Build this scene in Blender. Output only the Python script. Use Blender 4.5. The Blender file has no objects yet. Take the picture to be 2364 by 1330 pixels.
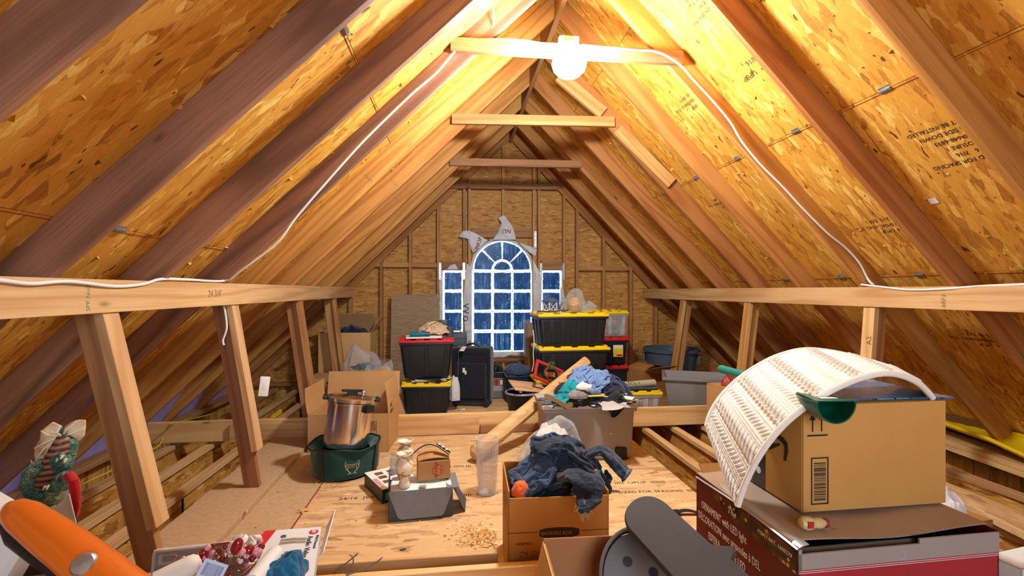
import bpy, bmesh, math, random
from mathutils import Vector, Matrix, Euler, noise
sc = bpy.context.scene
C = sc.collection
PI = math.pi
rnd = random.Random(7)

# ---------------------------------------------------------------- camera
CAM_Z, YAW, F, HOR, CX = 1.26, 0.121, 1100.0, 671.0, 1182.0
cd = bpy.data.cameras.new('camera')
cd.sensor_width = 36.0
cd.lens = 36.0 * F / 2364.0
cd.shift_y = (HOR - 665.0) / 2364.0
cd.clip_start = 0.02
cam = bpy.data.objects.new('camera', cd)
C.objects.link(cam)
cam.location = (0, 0, CAM_Z)
cam.rotation_euler = (PI / 2, 0, -YAW)
sc.camera = cam

# ---------------------------------------------------------------- world, rear fill, exposure
sc.view_settings.view_transform = 'Standard'
sc.view_settings.look = 'None'
sc.view_settings.gamma = 1.0
sc.view_settings.use_curve_mapping = False
sc.view_settings.exposure = 0.5
w = bpy.data.worlds.new('world')
sc.world = w
w.use_nodes = True
w.node_tree.nodes['Background'].inputs[0].default_value = (0.62, 0.78, 1.0, 1)
w.node_tree.nodes['Background'].inputs[1].default_value = 2.2
BULB_W = 130.0          # the bare bulb on the collar tie
REAR_FILL_W = 46.0   # soft fill lamp added out of view behind the camera


def area_fill(name, loc, rot, sx, sy, power, col):
    l = bpy.data.lights.new(name, 'AREA')
    l.shape = 'RECTANGLE'
    l.size, l.size_y = sx, sy
    l.energy = power
    l.color = col
    o = bpy.data.objects.new(name, l)
    C.objects.link(o)
    o.location = loc
    o.rotation_euler = rot
    return o


area_fill('rear_fill', (0.66, -2.35, 1.75), (PI / 2, 0, 0), 1.7, 1.9, REAR_FILL_W, (0.80, 0.87, 1.0))  # unseen area lamp, added to brighten camera-facing sides


sc.cycles.max_bounces = 5
sc.cycles.diffuse_bounces = 3
sc.cycles.transparent_max_bounces = 12
sc.cycles.adaptive_threshold = 0.03
sc.cycles.caustics_reflective = False
sc.cycles.caustics_refractive = False


# ---------------------------------------------------------------- helpers
def at(u, v, Y=None, Z=None, X=None):
    """world point seen at photo pixel (u, v) on the plane Y=, Z= or X="""
    lx, lz = (u - CX) / F, (HOR - v) / F
    d = Vector((lx * math.cos(YAW) + math.sin(YAW), -lx * math.sin(YAW) + math.cos(YAW), lz))
    if Y is not None:
        t = Y / d.y
    elif X is not None:
        t = X / d.x
    else:
        t = (Z - CAM_Z) / d.z
    return Vector((0, 0, CAM_Z)) + d * t


def atd(u, v, d):
    """world point at photo pixel (u, v), d metres in front of the lens plane"""
    lx, lz = (u - CX) / F * d, (HOR - v) / F * d
    return Vector((lx * math.cos(YAW) + d * math.sin(YAW), -lx * math.sin(YAW) + d * math.cos(YAW), CAM_Z + lz))


class MB:
    def __init__(self):
        self.v, self.f, self.mi, self.m = [], [], [], 0

    def add(self, vs, fs):
        o = len(self.v)
        self.v += [tuple(p) for p in vs]
        self.f += [tuple(i + o for i in f) for f in fs]
        self.mi += [self.m] * len(fs)
        return self

    def box(self, x0, x1, y0, y1, z0, z1, M=None):
        vs = [Vector(p) for p in ((x0, y0, z0), (x1, y0, z0), (x1, y1, z0), (x0, y1, z0), (x0, y0, z1), (x1, y0, z1), (x1, y1, z1), (x0, y1, z1))]
        if M is not None:
            vs = [M @ p for p in vs]
        return self.add(vs, [(0, 3, 2, 1), (4, 5, 6, 7), (0, 1, 5, 4), (1, 2, 6, 5), (2, 3, 7, 6), (3, 0, 4, 7)])

    def hexa(self, b, t):
        """b: four bottom corners, t: four top corners (same order, counter-clockwise from above)"""
        return self.add(list(b) + list(t), [(0, 3, 2, 1), (4, 5, 6, 7), (0, 1, 5, 4), (1, 2, 6, 5), (2, 3, 7, 6), (3, 0, 4, 7)])

    def prism(self, pts, h0, h1, axis='z'):
        n = len(pts)

        def P(a, b, h):
            return {'z': (a, b, h), 'y': (a, h, b), 'x': (h, a, b)}[axis]
        vs = [P(a, b, h0) for a, b in pts] + [P(a, b, h1) for a, b in pts]
        fs = [tuple(range(n))[::-1], tuple(range(n, 2 * n))] + [(i, (i + 1) % n, n + (i + 1) % n, n + i) for i in range(n)]
        return self.add(vs, fs)

    def lathe(self, prof, n=24, M=None, a0=0, a1=2 * PI, cap=True):
        full = abs(a1 - a0 - 2 * PI) < 1e-6
        k = n if full else n + 1
        vs = []
        for r, z in prof:
            for i in range(k):
                a = a0 + (a1 - a0) * i / n
                vs.append(Vector((r * math.cos(a), r * math.sin(a), z)))
        fs = []
        for j in range(len(prof) - 1):
            for i in range(n):
                i2 = (i + 1) % k if full else i + 1
                fs.append((j * k + i, j * k + i2, (j + 1) * k + i2, (j + 1) * k + i))
        if cap and full:
            if prof[0][0] > 1e-6:
                fs.append(tuple(range(k))[::-1])
            if prof[-1][0] > 1e-6:
                fs.append(tuple(range((len(prof) - 1) * k, len(prof) * k)))
        if M is not None:
            vs = [M @ p for p in vs]
        return self.add(vs, fs)

    def tube(self, path, r, n=8, r2=None, flat=1.0):
        P = [Vector(p) for p in path]
        k = len(P)
        rs = r if isinstance(r, (list, tuple)) else [r + ((r2 if r2 is not None else r) - r) * i / max(1, k - 1) for i in range(k)]
        T0 = (P[1] - P[0]).normalized()
        up = Vector((0, 0, 1)) if abs(T0.z) < 0.9 else Vector((1, 0, 0))
        vs = []
        Nn = (up - T0 * up.dot(T0)).normalized()
        for i in range(k):
            T = (P[min(i + 1, k - 1)] - P[max(i - 1, 0)])
            T = T.normalized() if T.length > 1e-9 else T0
            Nn = Nn - T * Nn.dot(T)
            if Nn.length < 1e-6:
                Nn = T.orthogonal()
            Nn.normalize()
            Bn = T.cross(Nn)
            for j in range(n):
                a = 2 * PI * j / n
                vs.append(P[i] + (Nn * math.cos(a) * flat + Bn * math.sin(a)) * rs[i])
        fs = [(i * n + j, i * n + (j + 1) % n, (i + 1) * n + (j + 1) % n, (i + 1) * n + j) for i in range(k - 1) for j in range(n)]
        fs += [tuple(range(n))[::-1], tuple(range((k - 1) * n, k * n))]
        return self.add(vs, fs)

    def grid(self, fn, nu, nv, cu=False, cv=False):
        ku, kv = (nu if cu else nu + 1), (nv if cv else nv + 1)
        vs = [fn(i / nu, j / nv) for i in range(ku) for j in range(kv)]
        fs = [(i * kv + j, ((i + 1) % ku) * kv + j, ((i + 1) % ku) * kv + (j + 1) % kv, i * kv + (j + 1) % kv) for i in range(nu) for j in range(nv)]
        return self.add(vs, fs)

    def sheet(self, fn, nu, nv, th):
        """a thin solid sheet: fn(u, v) -> point; th thickness along the local normal"""
        e = 1e-3

        def nrm(u, v):
            a = Vector(fn(min(u + e, 1), v)) - Vector(fn(max(u - e, 0), v))
            b = Vector(fn(u, min(v + e, 1))) - Vector(fn(u, max(v - e, 0)))
            c = a.cross(b)
            return c.normalized() if c.length > 1e-12 else Vector((0, 0, 1))
        ku, kv = nu + 1, nv + 1
        top, bot = [], []
        for i in range(ku):
            for j in range(kv):
                p, q = Vector(fn(i / nu, j / nv)), nrm(i / nu, j / nv) * th * 0.5
                top.append(p + q)
                bot.append(p - q)
        o = ku * kv
        fs = []
        for i in range(nu):
            for j in range(nv):
                a, b, c, d = i * kv + j, (i + 1) * kv + j, (i + 1) * kv + j + 1, i * kv + j + 1
                fs += [(a, b, c, d), (o + a, o + d, o + c, o + b)]
        for i in range(nu):
            a, b = i * kv, (i + 1) * kv
            fs.append((a, o + a, o + b, b))
            a, b = i * kv + nv, (i + 1) * kv + nv
            fs.append((a, b, o + b, o + a))
        for j in range(nv):
            fs.append((j, j + 1, o + j + 1, o + j))
            a = nu * kv + j
            fs.append((a, o + a, o + a + 1, a + 1))
        return self.add(top + bot, fs)

    def mesh(self, name, mats, smooth=False, bevel=0.0, seg=2, angle=35):
        me = bpy.data.meshes.new(name)
        me.from_pydata(self.v, [], self.f)
        for m in (mats if isinstance(mats, (list, tuple)) else [mats]):
            me.materials.append(m)
        me.polygons.foreach_set('material_index', self.mi)
        bm = bmesh.new()
        bm.from_mesh(me)
        bmesh.ops.recalc_face_normals(bm, faces=bm.faces[:])
        if bevel:
            es = [e for e in bm.edges if len(e.link_faces) == 2 and e.calc_face_angle(0) > math.radians(25)]
            bmesh.ops.bevel(bm, geom=es, offset=bevel, segments=seg, affect='EDGES', profile=0.6, clamp_overlap=True)
        for e in bm.edges:
            e.smooth = not (len(e.link_faces) == 2 and e.calc_face_angle(0) > math.radians(angle))
        for f in bm.faces:
            f.smooth = bool(smooth or bevel)
        bm.to_mesh(me)
        bm.free()
        return me

    def build(self, name, mats, parent=None, loc=(0, 0, 0), rot=(0, 0, 0), **kw):
        return link(name, self.mesh(name, mats, **kw), parent, loc, rot)


def link(name, me, parent=None, loc=(0, 0, 0), rot=(0, 0, 0)):
    o = bpy.data.objects.new(name, me)
    C.objects.link(o)
    o.location = loc
    o.rotation_euler = rot
    o.parent = parent
    return o


def tag(o, label, cat, group=None, kind=None):
    o['label'] = label
    if cat:
        o['category'] = cat
    if group:
        o['group'] = group
    if kind:
        o['kind'] = kind
    return o


def thing(name, label, cat, loc=(0, 0, 0), rz=0.0, group=None, rot=None):
    o = link(name, None, None, loc, rot if rot else (0, 0, rz))
    o.empty_display_size = 0.05
    return tag(o, label, cat, group)


def struct(name, label, loc=(0, 0, 0)):
    o = link(name, None, None, loc)
    o['label'] = label
    o['kind'] = 'structure'
    return o


def copy_tree(o, parent=None):
    c = o.copy()
    C.objects.link(c)
    c.parent = parent
    for ch in o.children:
        copy_tree(ch, c)
    return c


_fc = {}


def text(name, s, size, mat, parent, loc, rot, depth=0.0004, align='LEFT', sx=1.0, shear=0.0):
    key = (s, size, mat.name, align, sx, shear)
    if key not in _fc:
        cu = bpy.data.curves.new('t', 'FONT')
        cu.body = s
        cu.size = size
        cu.extrude = depth
        cu.resolution_u = 2
        cu.align_x = align
        cu.shear = shear
        o = bpy.data.objects.new('t', cu)
        me = bpy.data.meshes.new_from_object(o)
        bpy.data.objects.remove(o)
        bpy.data.curves.remove(cu)
        me.name = name
        if sx != 1.0:
            for q in me.vertices:
                q.co.x *= sx
        me.materials.clear()
        me.materials.append(mat)
        _fc[key] = me
    return link(name, _fc[key], parent, loc, rot)


def R3(x=0, y=0, z=0):
    return Euler((x, y, z)).to_matrix().to_4x4()


def T(x, y, z):
    return Matrix.Translation((x, y, z))


def fbm(p, o=3):
    s, a = 0.0, 1.0
    p = Vector(p)
    for i in range(o):
        s += a * noise.noise(p)
        p = p * 2.03 + Vector((3.1, 1.7, 5.2))
        a *= 0.5
    return s


# ---------------------------------------------------------------- materials
class NT:
    def __init__(self, name):
        self.mat = bpy.data.materials.new(name)
        self.mat.use_nodes = True
        self.nt = self.mat.node_tree
        self.b = self.nt.nodes['Principled BSDF']
        self.out = self.nt.nodes['Material Output']

    def n(self, typ, _set=None, **inp):
        nd = self.nt.nodes.new(typ)
        for k, v in (_set or {}).items():
            setattr(nd, k, v)
        for k, v in inp.items():
            key = int(k[1:]) if k[0] == 'i' and k[1:].isdigit() else k.replace('_', ' ')
            self.put(nd.inputs[key], v)
        return nd

    def put(self, sock, v):
        if isinstance(v, bpy.types.NodeSocket):
            self.nt.links.new(v, sock)
        elif hasattr(v, '__len__') and sock.type == 'RGBA' and len(v) == 3:
            sock.default_value = (*v, 1)
        else:
            sock.default_value = v

    def math(self, op, a, b=0.0, c=0.0, clamp=False):
        nd = self.n('ShaderNodeMath', {'operation': op, 'use_clamp': clamp}, i0=a, i1=b, i2=c)
        return nd.outputs[0]

    def mix(self, fac, a, b, blend='MIX'):
        nd = self.nt.nodes.new('ShaderNodeMix')
        nd.data_type = 'RGBA'
        nd.blend_type = blend
        self.put(nd.inputs[0], fac)
        self.put(nd.inputs[6], a)
        self.put(nd.inputs[7], b)
        return nd.outputs[2]

    def ramp(self, fac, stops, interp='LINEAR'):
        nd = self.nt.nodes.new('ShaderNodeValToRGB')
        r = nd.color_ramp
        r.interpolation = interp
        while len(r.elements) < len(stops):
            r.elements.new(0.5)
        for e, (p, c) in zip(r.elements, stops):
            e.position = p
            e.color = (*c, 1) if len(c) == 3 else c
        self.put(nd.inputs[0], fac)
        return nd.outputs[0]

    def coord(self, scale=(1, 1, 1), rot=(0, 0, 0), which='Object', rand=True, src=None):
        if src is None:
            src = self.n('ShaderNodeTexCoord').outputs[which]
            if rand:
                ri = self.n('ShaderNodeObjectInfo').outputs['Random']
                off = self.n('ShaderNodeCombineXYZ', X=self.math('MULTIPLY', ri, 37.0), Y=self.math('MULTIPLY', ri, 91.0), Z=self.math('MULTIPLY', ri, 13.0)).outputs[0]
                src = self.n('ShaderNodeVectorMath', {'operation': 'ADD'}, i0=src, i1=off).outputs[0]
        return self.n('ShaderNodeMapping', None, Vector=src, Rotation=rot, Scale=scale).outputs[0]

    def bump(self, h, strength=0.3, dist=0.01):
        nd = self.n('ShaderNodeBump', None, Strength=strength, Distance=dist, Height=h)
        self.put(self.b.inputs['Normal'], nd.outputs[0])

    def set(self, **kw):
        for k, v in kw.items():
            self.put(self.b.inputs[k.replace('_', ' ')], v)
        return self.mat


def lin(r, g, b):
    def f(c):
        c /= 255.0
        return c / 12.92 if c <= 0.04045 else ((c + 0.055) / 1.055) ** 2.4
    return (f(r), f(g), f(b))


_mats = {}


def plain(name, rgb, rough=0.5, metal=0.0, spec=0.5, bump=0.0, bscale=60.0, var=0.0, vscale=6.0, coat=0.0, sheen=0.0):
    if name in _mats:
        return _mats[name]
    m = NT(name)
    c = lin(*rgb)
    col = c
    if var:
        nz = m.n('ShaderNodeTexNoise', None, Vector=m.coord(), Scale=vscale, Detail=4.0).outputs[0]
        col = m.ramp(nz, [(0.3, tuple(x * (1 - var) for x in c)), (0.7, tuple(min(1, x * (1 + var)) for x in c))])
    m.set(Base_Color=col, Roughness=rough, Metallic=metal)
    m.b.inputs['Specular IOR Level'].default_value = spec
    m.b.inputs['Coat Weight'].default_value = coat
    m.b.inputs['Sheen Weight'].default_value = sheen
    if bump:
        nz = m.n('ShaderNodeTexNoise', None, Vector=m.coord(), Scale=bscale, Detail=3.0).outputs[0]
        m.bump(nz, bump, 0.004)
    _mats[name] = m.mat
    return m.mat


def osb(name, dark, mid, light, size=1.0, rough=0.62, bstr=0.35, spread=1.0, pits=0.74):
    m = NT(name)
    base = m.coord()
    wn = m.n('ShaderNodeTexNoise', None, Vector=base, Scale=9.0, Detail=1.0)
    warp = m.n('ShaderNodeVectorMath', {'operation': 'SCALE'}, i0=wn.outputs[1], Scale=0.02).outputs[0]
    src = m.n('ShaderNodeVectorMath', {'operation': 'ADD'}, i0=base, i1=warp).outputs[0]
    best = tone = None
    for i, (ang, a, b) in enumerate([(0.2 * spread, 8, 34), (1.35 * spread, 8, 30), (-0.9 * spread, 8, 36), (2.2 * spread, 11, 44)]):
        vec = m.coord(scale=(a / size, b / size, 1), rot=(0, 0, ang), src=src)
        vo = m.n('ShaderNodeTexVoronoi', {'voronoi_dimensions': '2D'}, Vector=vec, Scale=1.0)
        sep = m.n('ShaderNodeSeparateColor', None, Color=vo.outputs['Color'])
        pr, tn = sep.outputs[0], sep.outputs[1]
        if best is None:
            best, tone = pr, tn
        else:
            g = m.math('GREATER_THAN', pr, best)
            nt = m.n('ShaderNodeMix', {'data_type': 'FLOAT'})
            m.put(nt.inputs[0], g)
            m.put(nt.inputs[2], tone)
            m.put(nt.inputs[3], tn)
            tone = nt.outputs[0]
            best = m.math('MAXIMUM', pr, best)
    fine = m.n('ShaderNodeTexNoise', None, Vector=m.coord(scale=(30, 190, 30), rot=(0, 0, 0.3), src=src), Scale=1.0, Detail=2.0).outputs[0]
    big = m.n('ShaderNodeTexNoise', None, Vector=base, Scale=2.2, Detail=1.0).outputs[0]
    t = m.math('ADD', m.math('MULTIPLY', tone, 0.62), m.math('MULTIPLY', fine, 0.42))
    t = m.math('ADD', t, m.math('MULTIPLY', m.math('SUBTRACT', big, 0.5), 0.30))
    col = m.ramp(t, [(0.12, tuple(x * 0.6 for x in dark)), (0.27, dark), (0.42, mid), (0.68, mid), (0.86, light), (1.0, tuple(min(1, x * 1.08) for x in light))])
    # dark pits between strands
    pit = m.n('ShaderNodeTexNoise', None, Vector=m.coord(scale=(9, 24, 9), rot=(0, 0, 0.6), src=src), Scale=1.6, Detail=1.0).outputs[0]
    pm = m.math('GREATER_THAN', pit, pits)
    col = m.mix(pm, col, tuple(x * 0.28 for x in dark))
    m.set(Base_Color=col, Roughness=rough)
    m.b.inputs['Specular IOR Level'].default_value = 0.35
    h = m.math('ADD', m.math('MULTIPLY', best, 0.8), m.math('MULTIPLY', fine, 0.4))
    m.bump(h, bstr, 0.006)
    return m.mat


def lumber(name, a, b, dark, knots=True, rough=0.6, ring=30.0):
    """board grain along the object's local X"""
    m = NT(name)
    src = m.coord()
    v1 = m.coord(scale=(0.55, 7.0, 7.0), src=src)
    n1 = m.n('ShaderNodeTexNoise', None, Vector=v1, Scale=1.0, Detail=1.5, Roughness=0.4).outputs[0]
    s = m.math('SINE', m.math('MULTIPLY', n1, ring))
    s = m.math('MULTIPLY_ADD', s, 0.5, 0.5)
    s = m.math('POWER', s, 2.2)
    v2 = m.coord(scale=(4, 160, 160), src=src)
    n2 = m.n('ShaderNodeTexNoise', None, Vector=v2, Scale=1.0, Detail=2.0).outputs[0]
    n3 = m.n('ShaderNodeTexNoise', None, Vector=m.coord(scale=(1.2, 3, 3), src=src), Scale=1.0, Detail=1.0).outputs[0]
    col = m.mix(m.math('MULTIPLY', s, 0.8), a, b)
    col = m.mix(m.ramp(n2, [(0.45, (0, 0, 0)), (0.75, (0.55, 0.55, 0.55))]), col, b)
    col = m.mix(m.ramp(n3, [(0.5, (0, 0, 0)), (0.8, (0.45, 0.45, 0.45))]), col, dark)
    if knots:
        vk = m.coord(scale=(1.7, 5.0, 5.0), src=src)
        vo = m.n('ShaderNodeTexVoronoi', None, Vector=vk, Scale=1.0)
        k = m.ramp(vo.outputs['Distance'], [(0.03, (0.9, 0.9, 0.9)), (0.055, (0.35, 0.35, 0.35)), (0.085, (0, 0, 0))])
        col = m.mix(k, col, tuple(x * 0.42 for x in dark))
    ri = m.n('ShaderNodeObjectInfo').outputs['Random']
    hs = m.n('ShaderNodeHueSaturation', None, Hue=m.math('MULTIPLY_ADD', ri, 0.016, 0.492), Value=m.math('MULTIPLY_ADD', ri, 0.34, 0.82), Color=col).outputs[0]
    m.set(Base_Color=hs, Roughness=rough)
    m.b.inputs['Specular IOR Level'].default_value = 0.3
    m.bump(m.math('ADD', n2, m.math('MULTIPLY', s, 0.4)), 0.25, 0.002)
    return m.mat


def cardboard(name, rgb, var=0.08, flute=0.0):
    m = NT(name)
    c = lin(*rgb)
    nz = m.n('ShaderNodeTexNoise', None, Vector=m.coord(), Scale=5.0, Detail=5.0).outputs[0]
    fn = m.n('ShaderNodeTexNoise', None, Vector=m.coord(), Scale=260.0, Detail=2.0).outputs[0]
    t = m.math('ADD', m.math('MULTIPLY', nz, 0.7), m.math('MULTIPLY', fn, 0.3))
    m.set(Base_Color=m.ramp(t, [(0.3, tuple(x * (1 - var) for x in c)), (0.7, tuple(x * (1 + var) for x in c))]), Roughness=0.75)
    m.b.inputs['Specular IOR Level'].default_value = 0.25
    if flute:
        wv = m.n('ShaderNodeTexWave', {'bands_direction': 'X'}, Vector=m.coord(), Scale=flute).outputs[1]
        m.bump(wv, 0.12, 0.002)
    return m.mat


def fabric(name, rgb, var=0.25, weave=700.0, rough=0.9, bscale=14.0, bstr=0.5):
    m = NT(name)
    c = lin(*rgb)
    nz = m.n('ShaderNodeTexNoise', None, Vector=m.coord(), Scale=9.0, Detail=5.0).outputs[0]
    fn = m.n('ShaderNodeTexNoise', None, Vector=m.coord(), Scale=weave, Detail=1.0).outputs[0]
    t = m.math('ADD', m.math('MULTIPLY', nz, 0.7), m.math('MULTIPLY', fn, 0.3))
    m.set(Base_Color=m.ramp(t, [(0.3, tuple(x * (1 - var) for x in c)), (0.7, tuple(min(1, x * (1 + var)) for x in c))]), Roughness=rough)
    m.b.inputs['Sheen Weight'].default_value = 0.25
    m.b.inputs['Specular IOR Level'].default_value = 0.2
    bn = m.n('ShaderNodeTexNoise', None, Vector=m.coord(), Scale=bscale, Detail=3.0).outputs[0]
    m.bump(m.math('ADD', bn, m.math('MULTIPLY', fn, 0.06)), bstr, 0.02)
    return m.mat


def clearfilm(name, tint=(0.95, 0.97, 1.0), clear=0.7, rough=0.15, wr=0.5, bscale=18.0):
    """thin clear plastic: mostly see-through with a glossy wrinkled skin"""
    m = NT(name)
    tr = m.n('ShaderNodeBsdfTransparent', None, Color=tint)
    nz = m.n('ShaderNodeTexNoise', None, Vector=m.coord(), Scale=bscale, Detail=4.0, Distortion=1.2).outputs[0]
    m.set(Base_Color=(0.85, 0.87, 0.9), Roughness=rough)
    m.bump(nz, wr, 0.03)
    mx = m.n('ShaderNodeMixShader')
    lw = m.n('ShaderNodeLayerWeight', None, Blend=0.35).outputs['Facing']
    fac = m.math('MULTIPLY_ADD', lw, 0.55, 1.0 - clear, clamp=True)
    m.put(mx.inputs[0], fac)
    m.put(mx.inputs[1], tr.outputs[0])
    m.put(mx.inputs[2], m.b.outputs[0])
    m.put(m.out.inputs[0], mx.outputs[0])
    return m.mat


M_ROOF = osb('roof_osb', lin(196, 130, 46), lin(222, 160, 62), lin(248, 206, 112))
M_WALLOSB = osb('wall_osb', lin(182, 122, 54), lin(206, 148, 72), lin(228, 176, 100), bstr=0.15, size=.7, pits=.77)
M_FLOOROSB = osb('floor_osb', lin(196, 154, 108), lin(216, 176, 128), lin(232, 200, 152), bstr=0.08, spread=.45, size=1.2, pits=.8)
M_WEB = osb('web_osb', lin(176, 112, 46), lin(214, 152, 70), lin(238, 192, 108), bstr=0.2)
M_RAFTER = lumber('rafter_wood', lin(202, 140, 72), lin(166, 102, 44), lin(148, 90, 42))
M_RAFTER_DARK = lumber('dark_rafter_wood', lin(168, 120, 92), lin(112, 76, 60), lin(98, 68, 58), ring=24)  # darker, redder wood tone for the near left rafters
M_PINE = lumber('pine_wood', lin(226, 186, 132), lin(200, 150, 96), lin(188, 138, 86))
M_STUD = lumber('stud_wood', lin(206, 152, 92), lin(176, 118, 64), lin(152, 98, 52), knots=False)
M_BROWN = lumber('brown_wood', lin(180, 128, 84), lin(146, 96, 60), lin(128, 80, 50))
M_CEDAR = lumber('cedar_wood', lin(234, 196, 138), lin(212, 164, 104), lin(196, 138, 78), ring=44)
M_PARTICLE = plain('particle_board', (196, 162, 124), 0.8, var=0.10, vscale=40, bump=0.2, bscale=180)
M_INK = plain('print_black', (48, 42, 36), 0.8)
M_INKRED = plain('print_red', (176, 46, 44), 0.7)
M_CHALK = plain('chalk_red', (150, 52, 30), 0.9)
M_GREEN_INK = plain('print_green', (46, 120, 84), 0.8)
M_METAL = plain('galvanised_steel', (190, 194, 198), 0.35, metal=0.9, var=0.2, vscale=40)
M_WHITE = plain('white_plastic', (238, 238, 236), 0.45)
M_BLACK = plain('black_plastic', (26, 27, 30), 0.42, var=0.15, vscale=20)
M_YELLOW = plain('yellow_plastic', (242, 208, 24), 0.38)
M_RED = plain('red_plastic', (204, 38, 42), 0.38)
M_GREY = plain('grey_plastic', (128, 126, 122), 0.5, bump=0.05, bscale=300)
M_DKGREY = plain('dark_grey_plastic', (70, 74, 80), 0.5)
M_PAPER = plain('white_paper', (232, 230, 226), 0.75)
# ---------------------------------------------------------------- small cloth solver for the crumpled garments
import numpy as np


class Pile:
    """height field the garments fall on, in world x, y"""

    def __init__(self, x0, x1, y0, y1, base, cell=.012):
        self.x0, self.y0, self.c = x0, y0, cell
        xs = np.arange(x0, x1, cell)
        ys = np.arange(y0, y1, cell)
        self.H = np.array([[base(x, y) for y in ys] for x in xs], dtype=float)

    def idx(self, P):
        i = np.clip(((P[:, 0] - self.x0) / self.c).astype(int), 0, self.H.shape[0] - 1)
        j = np.clip(((P[:, 1] - self.y0) / self.c).astype(int), 0, self.H.shape[1] - 1)
        return i, j

    def at(self, P):
        i, j = self.idx(P)
        return self.H[i, j]

    def add(self, G):
        Q = [G]
        for a in (0, .33, .67):
            for b in (0, .33, .67):
                Q.append(((G[:-1, :-1] * (1 - a) + G[1:, :-1] * a) * (1 - b) + (G[:-1, 1:] * (1 - a) + G[1:, 1:] * a) * b))
        for q in Q:
            q = q.reshape(-1, 3)
            i, j = self.idx(q)
            np.maximum.at(self.H, (i, j), q[:, 2] + .004)


def crumple(pile, cx, cy, w, d, n, m, comp, z0, seed, rot=0.0, R=None, steps=70, its=7, lift=.05, grav=2.2):
    rs = np.random.RandomState(seed)
    U, V = np.meshgrid(np.linspace(-.5, .5, n), np.linspace(-.5, .5, m), indexing='ij')
    dx, dy = w / (n - 1), d / (m - 1)
    x, y = U * w * comp, V * d * comp
    z = np.zeros_like(x)
    for k in range(9):
        a, f, p = rs.uniform(0, PI), rs.uniform(3, 11), rs.uniform(0, 6.28)
        g = np.sin((U * math.cos(a) + V * math.sin(a)) * f + p)
        z += g * lift / (1 + .15 * f)
        x += .12 * w * comp * np.sin((U * math.sin(a) - V * math.cos(a)) * f * .6 + p) / (1 + .4 * f)
        y += .12 * d * comp * np.cos((U * math.cos(a * 2) + V * math.sin(a)) * f * .6 + p) / (1 + .4 * f)
    c, s = math.cos(rot), math.sin(rot)
    G = np.stack([cx + x * c - y * s, cy + x * s + y * c, z + z0], axis=2)
    hmin = (pile.at(G.reshape(-1, 3)) - G[:, :, 2].reshape(-1)).max()
    G[:, :, 2] += max(0, hmin) * .6
    O = G.copy()
    dt = 1 / 45

    def proj(A, B, L, k):
        D = B - A
        l = np.sqrt((D * D).sum(-1, keepdims=True)) + 1e-9
        q = D * ((l - L) / l * .5 * k)
        A += q
        B -= q
    dg = math.hypot(dx, dy)
    for st in range(steps):
        Vl = (G - O) * .96
        O = G.copy()
        G = G + Vl
        G[:, :, 2] -= grav * dt * dt * 3
        for it in range(its):
            for o in (0, 1):
                k_ = (n - o) // 2 * 2
                proj(G[o:o + k_:2], G[o + 1:o + k_:2], dx, .95)
                k_ = (m - o) // 2 * 2
                proj(G[:, o:o + k_:2], G[:, o + 1:o + k_:2], dy, .95)
                k_ = (n - o) // 2 * 2
                proj(G[o:o + k_:2, :-1], G[o + 1:o + k_:2, 1:], dg, .35)
                proj(G[o:o + k_:2, 1:], G[o + 1:o + k_:2, :-1], dg, .35)
            for o in range(4):
                if n - o > 2:
                    A, B = G[o:n - 2:4], G[o + 2:n:4]
                    q = min(len(A), len(B))
                    proj(A[:q], B[:q], dx * 2, .10)
                if m - o > 2:
                    A, B = G[:, o:m - 2:4], G[:, o + 2:m:4]
                    q = min(A.shape[1], B.shape[1])
                    proj(A[:, :q], B[:, :q], dy * 2, .10)
            if R:
                ex, ey = (G[:, :, 0] - cx) / R[0], (G[:, :, 1] - cy) / R[1]
                r = np.sqrt(ex * ex + ey * ey) + 1e-9
                k_ = np.where(r > 1, (1 / r - 1) * .12, 0)
                G[:, :, 0] += ex * R[0] * k_
                G[:, :, 1] += ey * R[1] * k_
            F_ = G.reshape(-1, 3)
            h = pile.at(F_)
            hit = F_[:, 2] < h + .003
            F_[hit, 2] = h[hit] + .003
            Of = O.reshape(-1, 3)
            F_[hit, :2] = F_[hit, :2] * .4 + Of[hit, :2] * .6
            G = F_.reshape(n, m, 3)
    pile.add(G)
    return G


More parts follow.
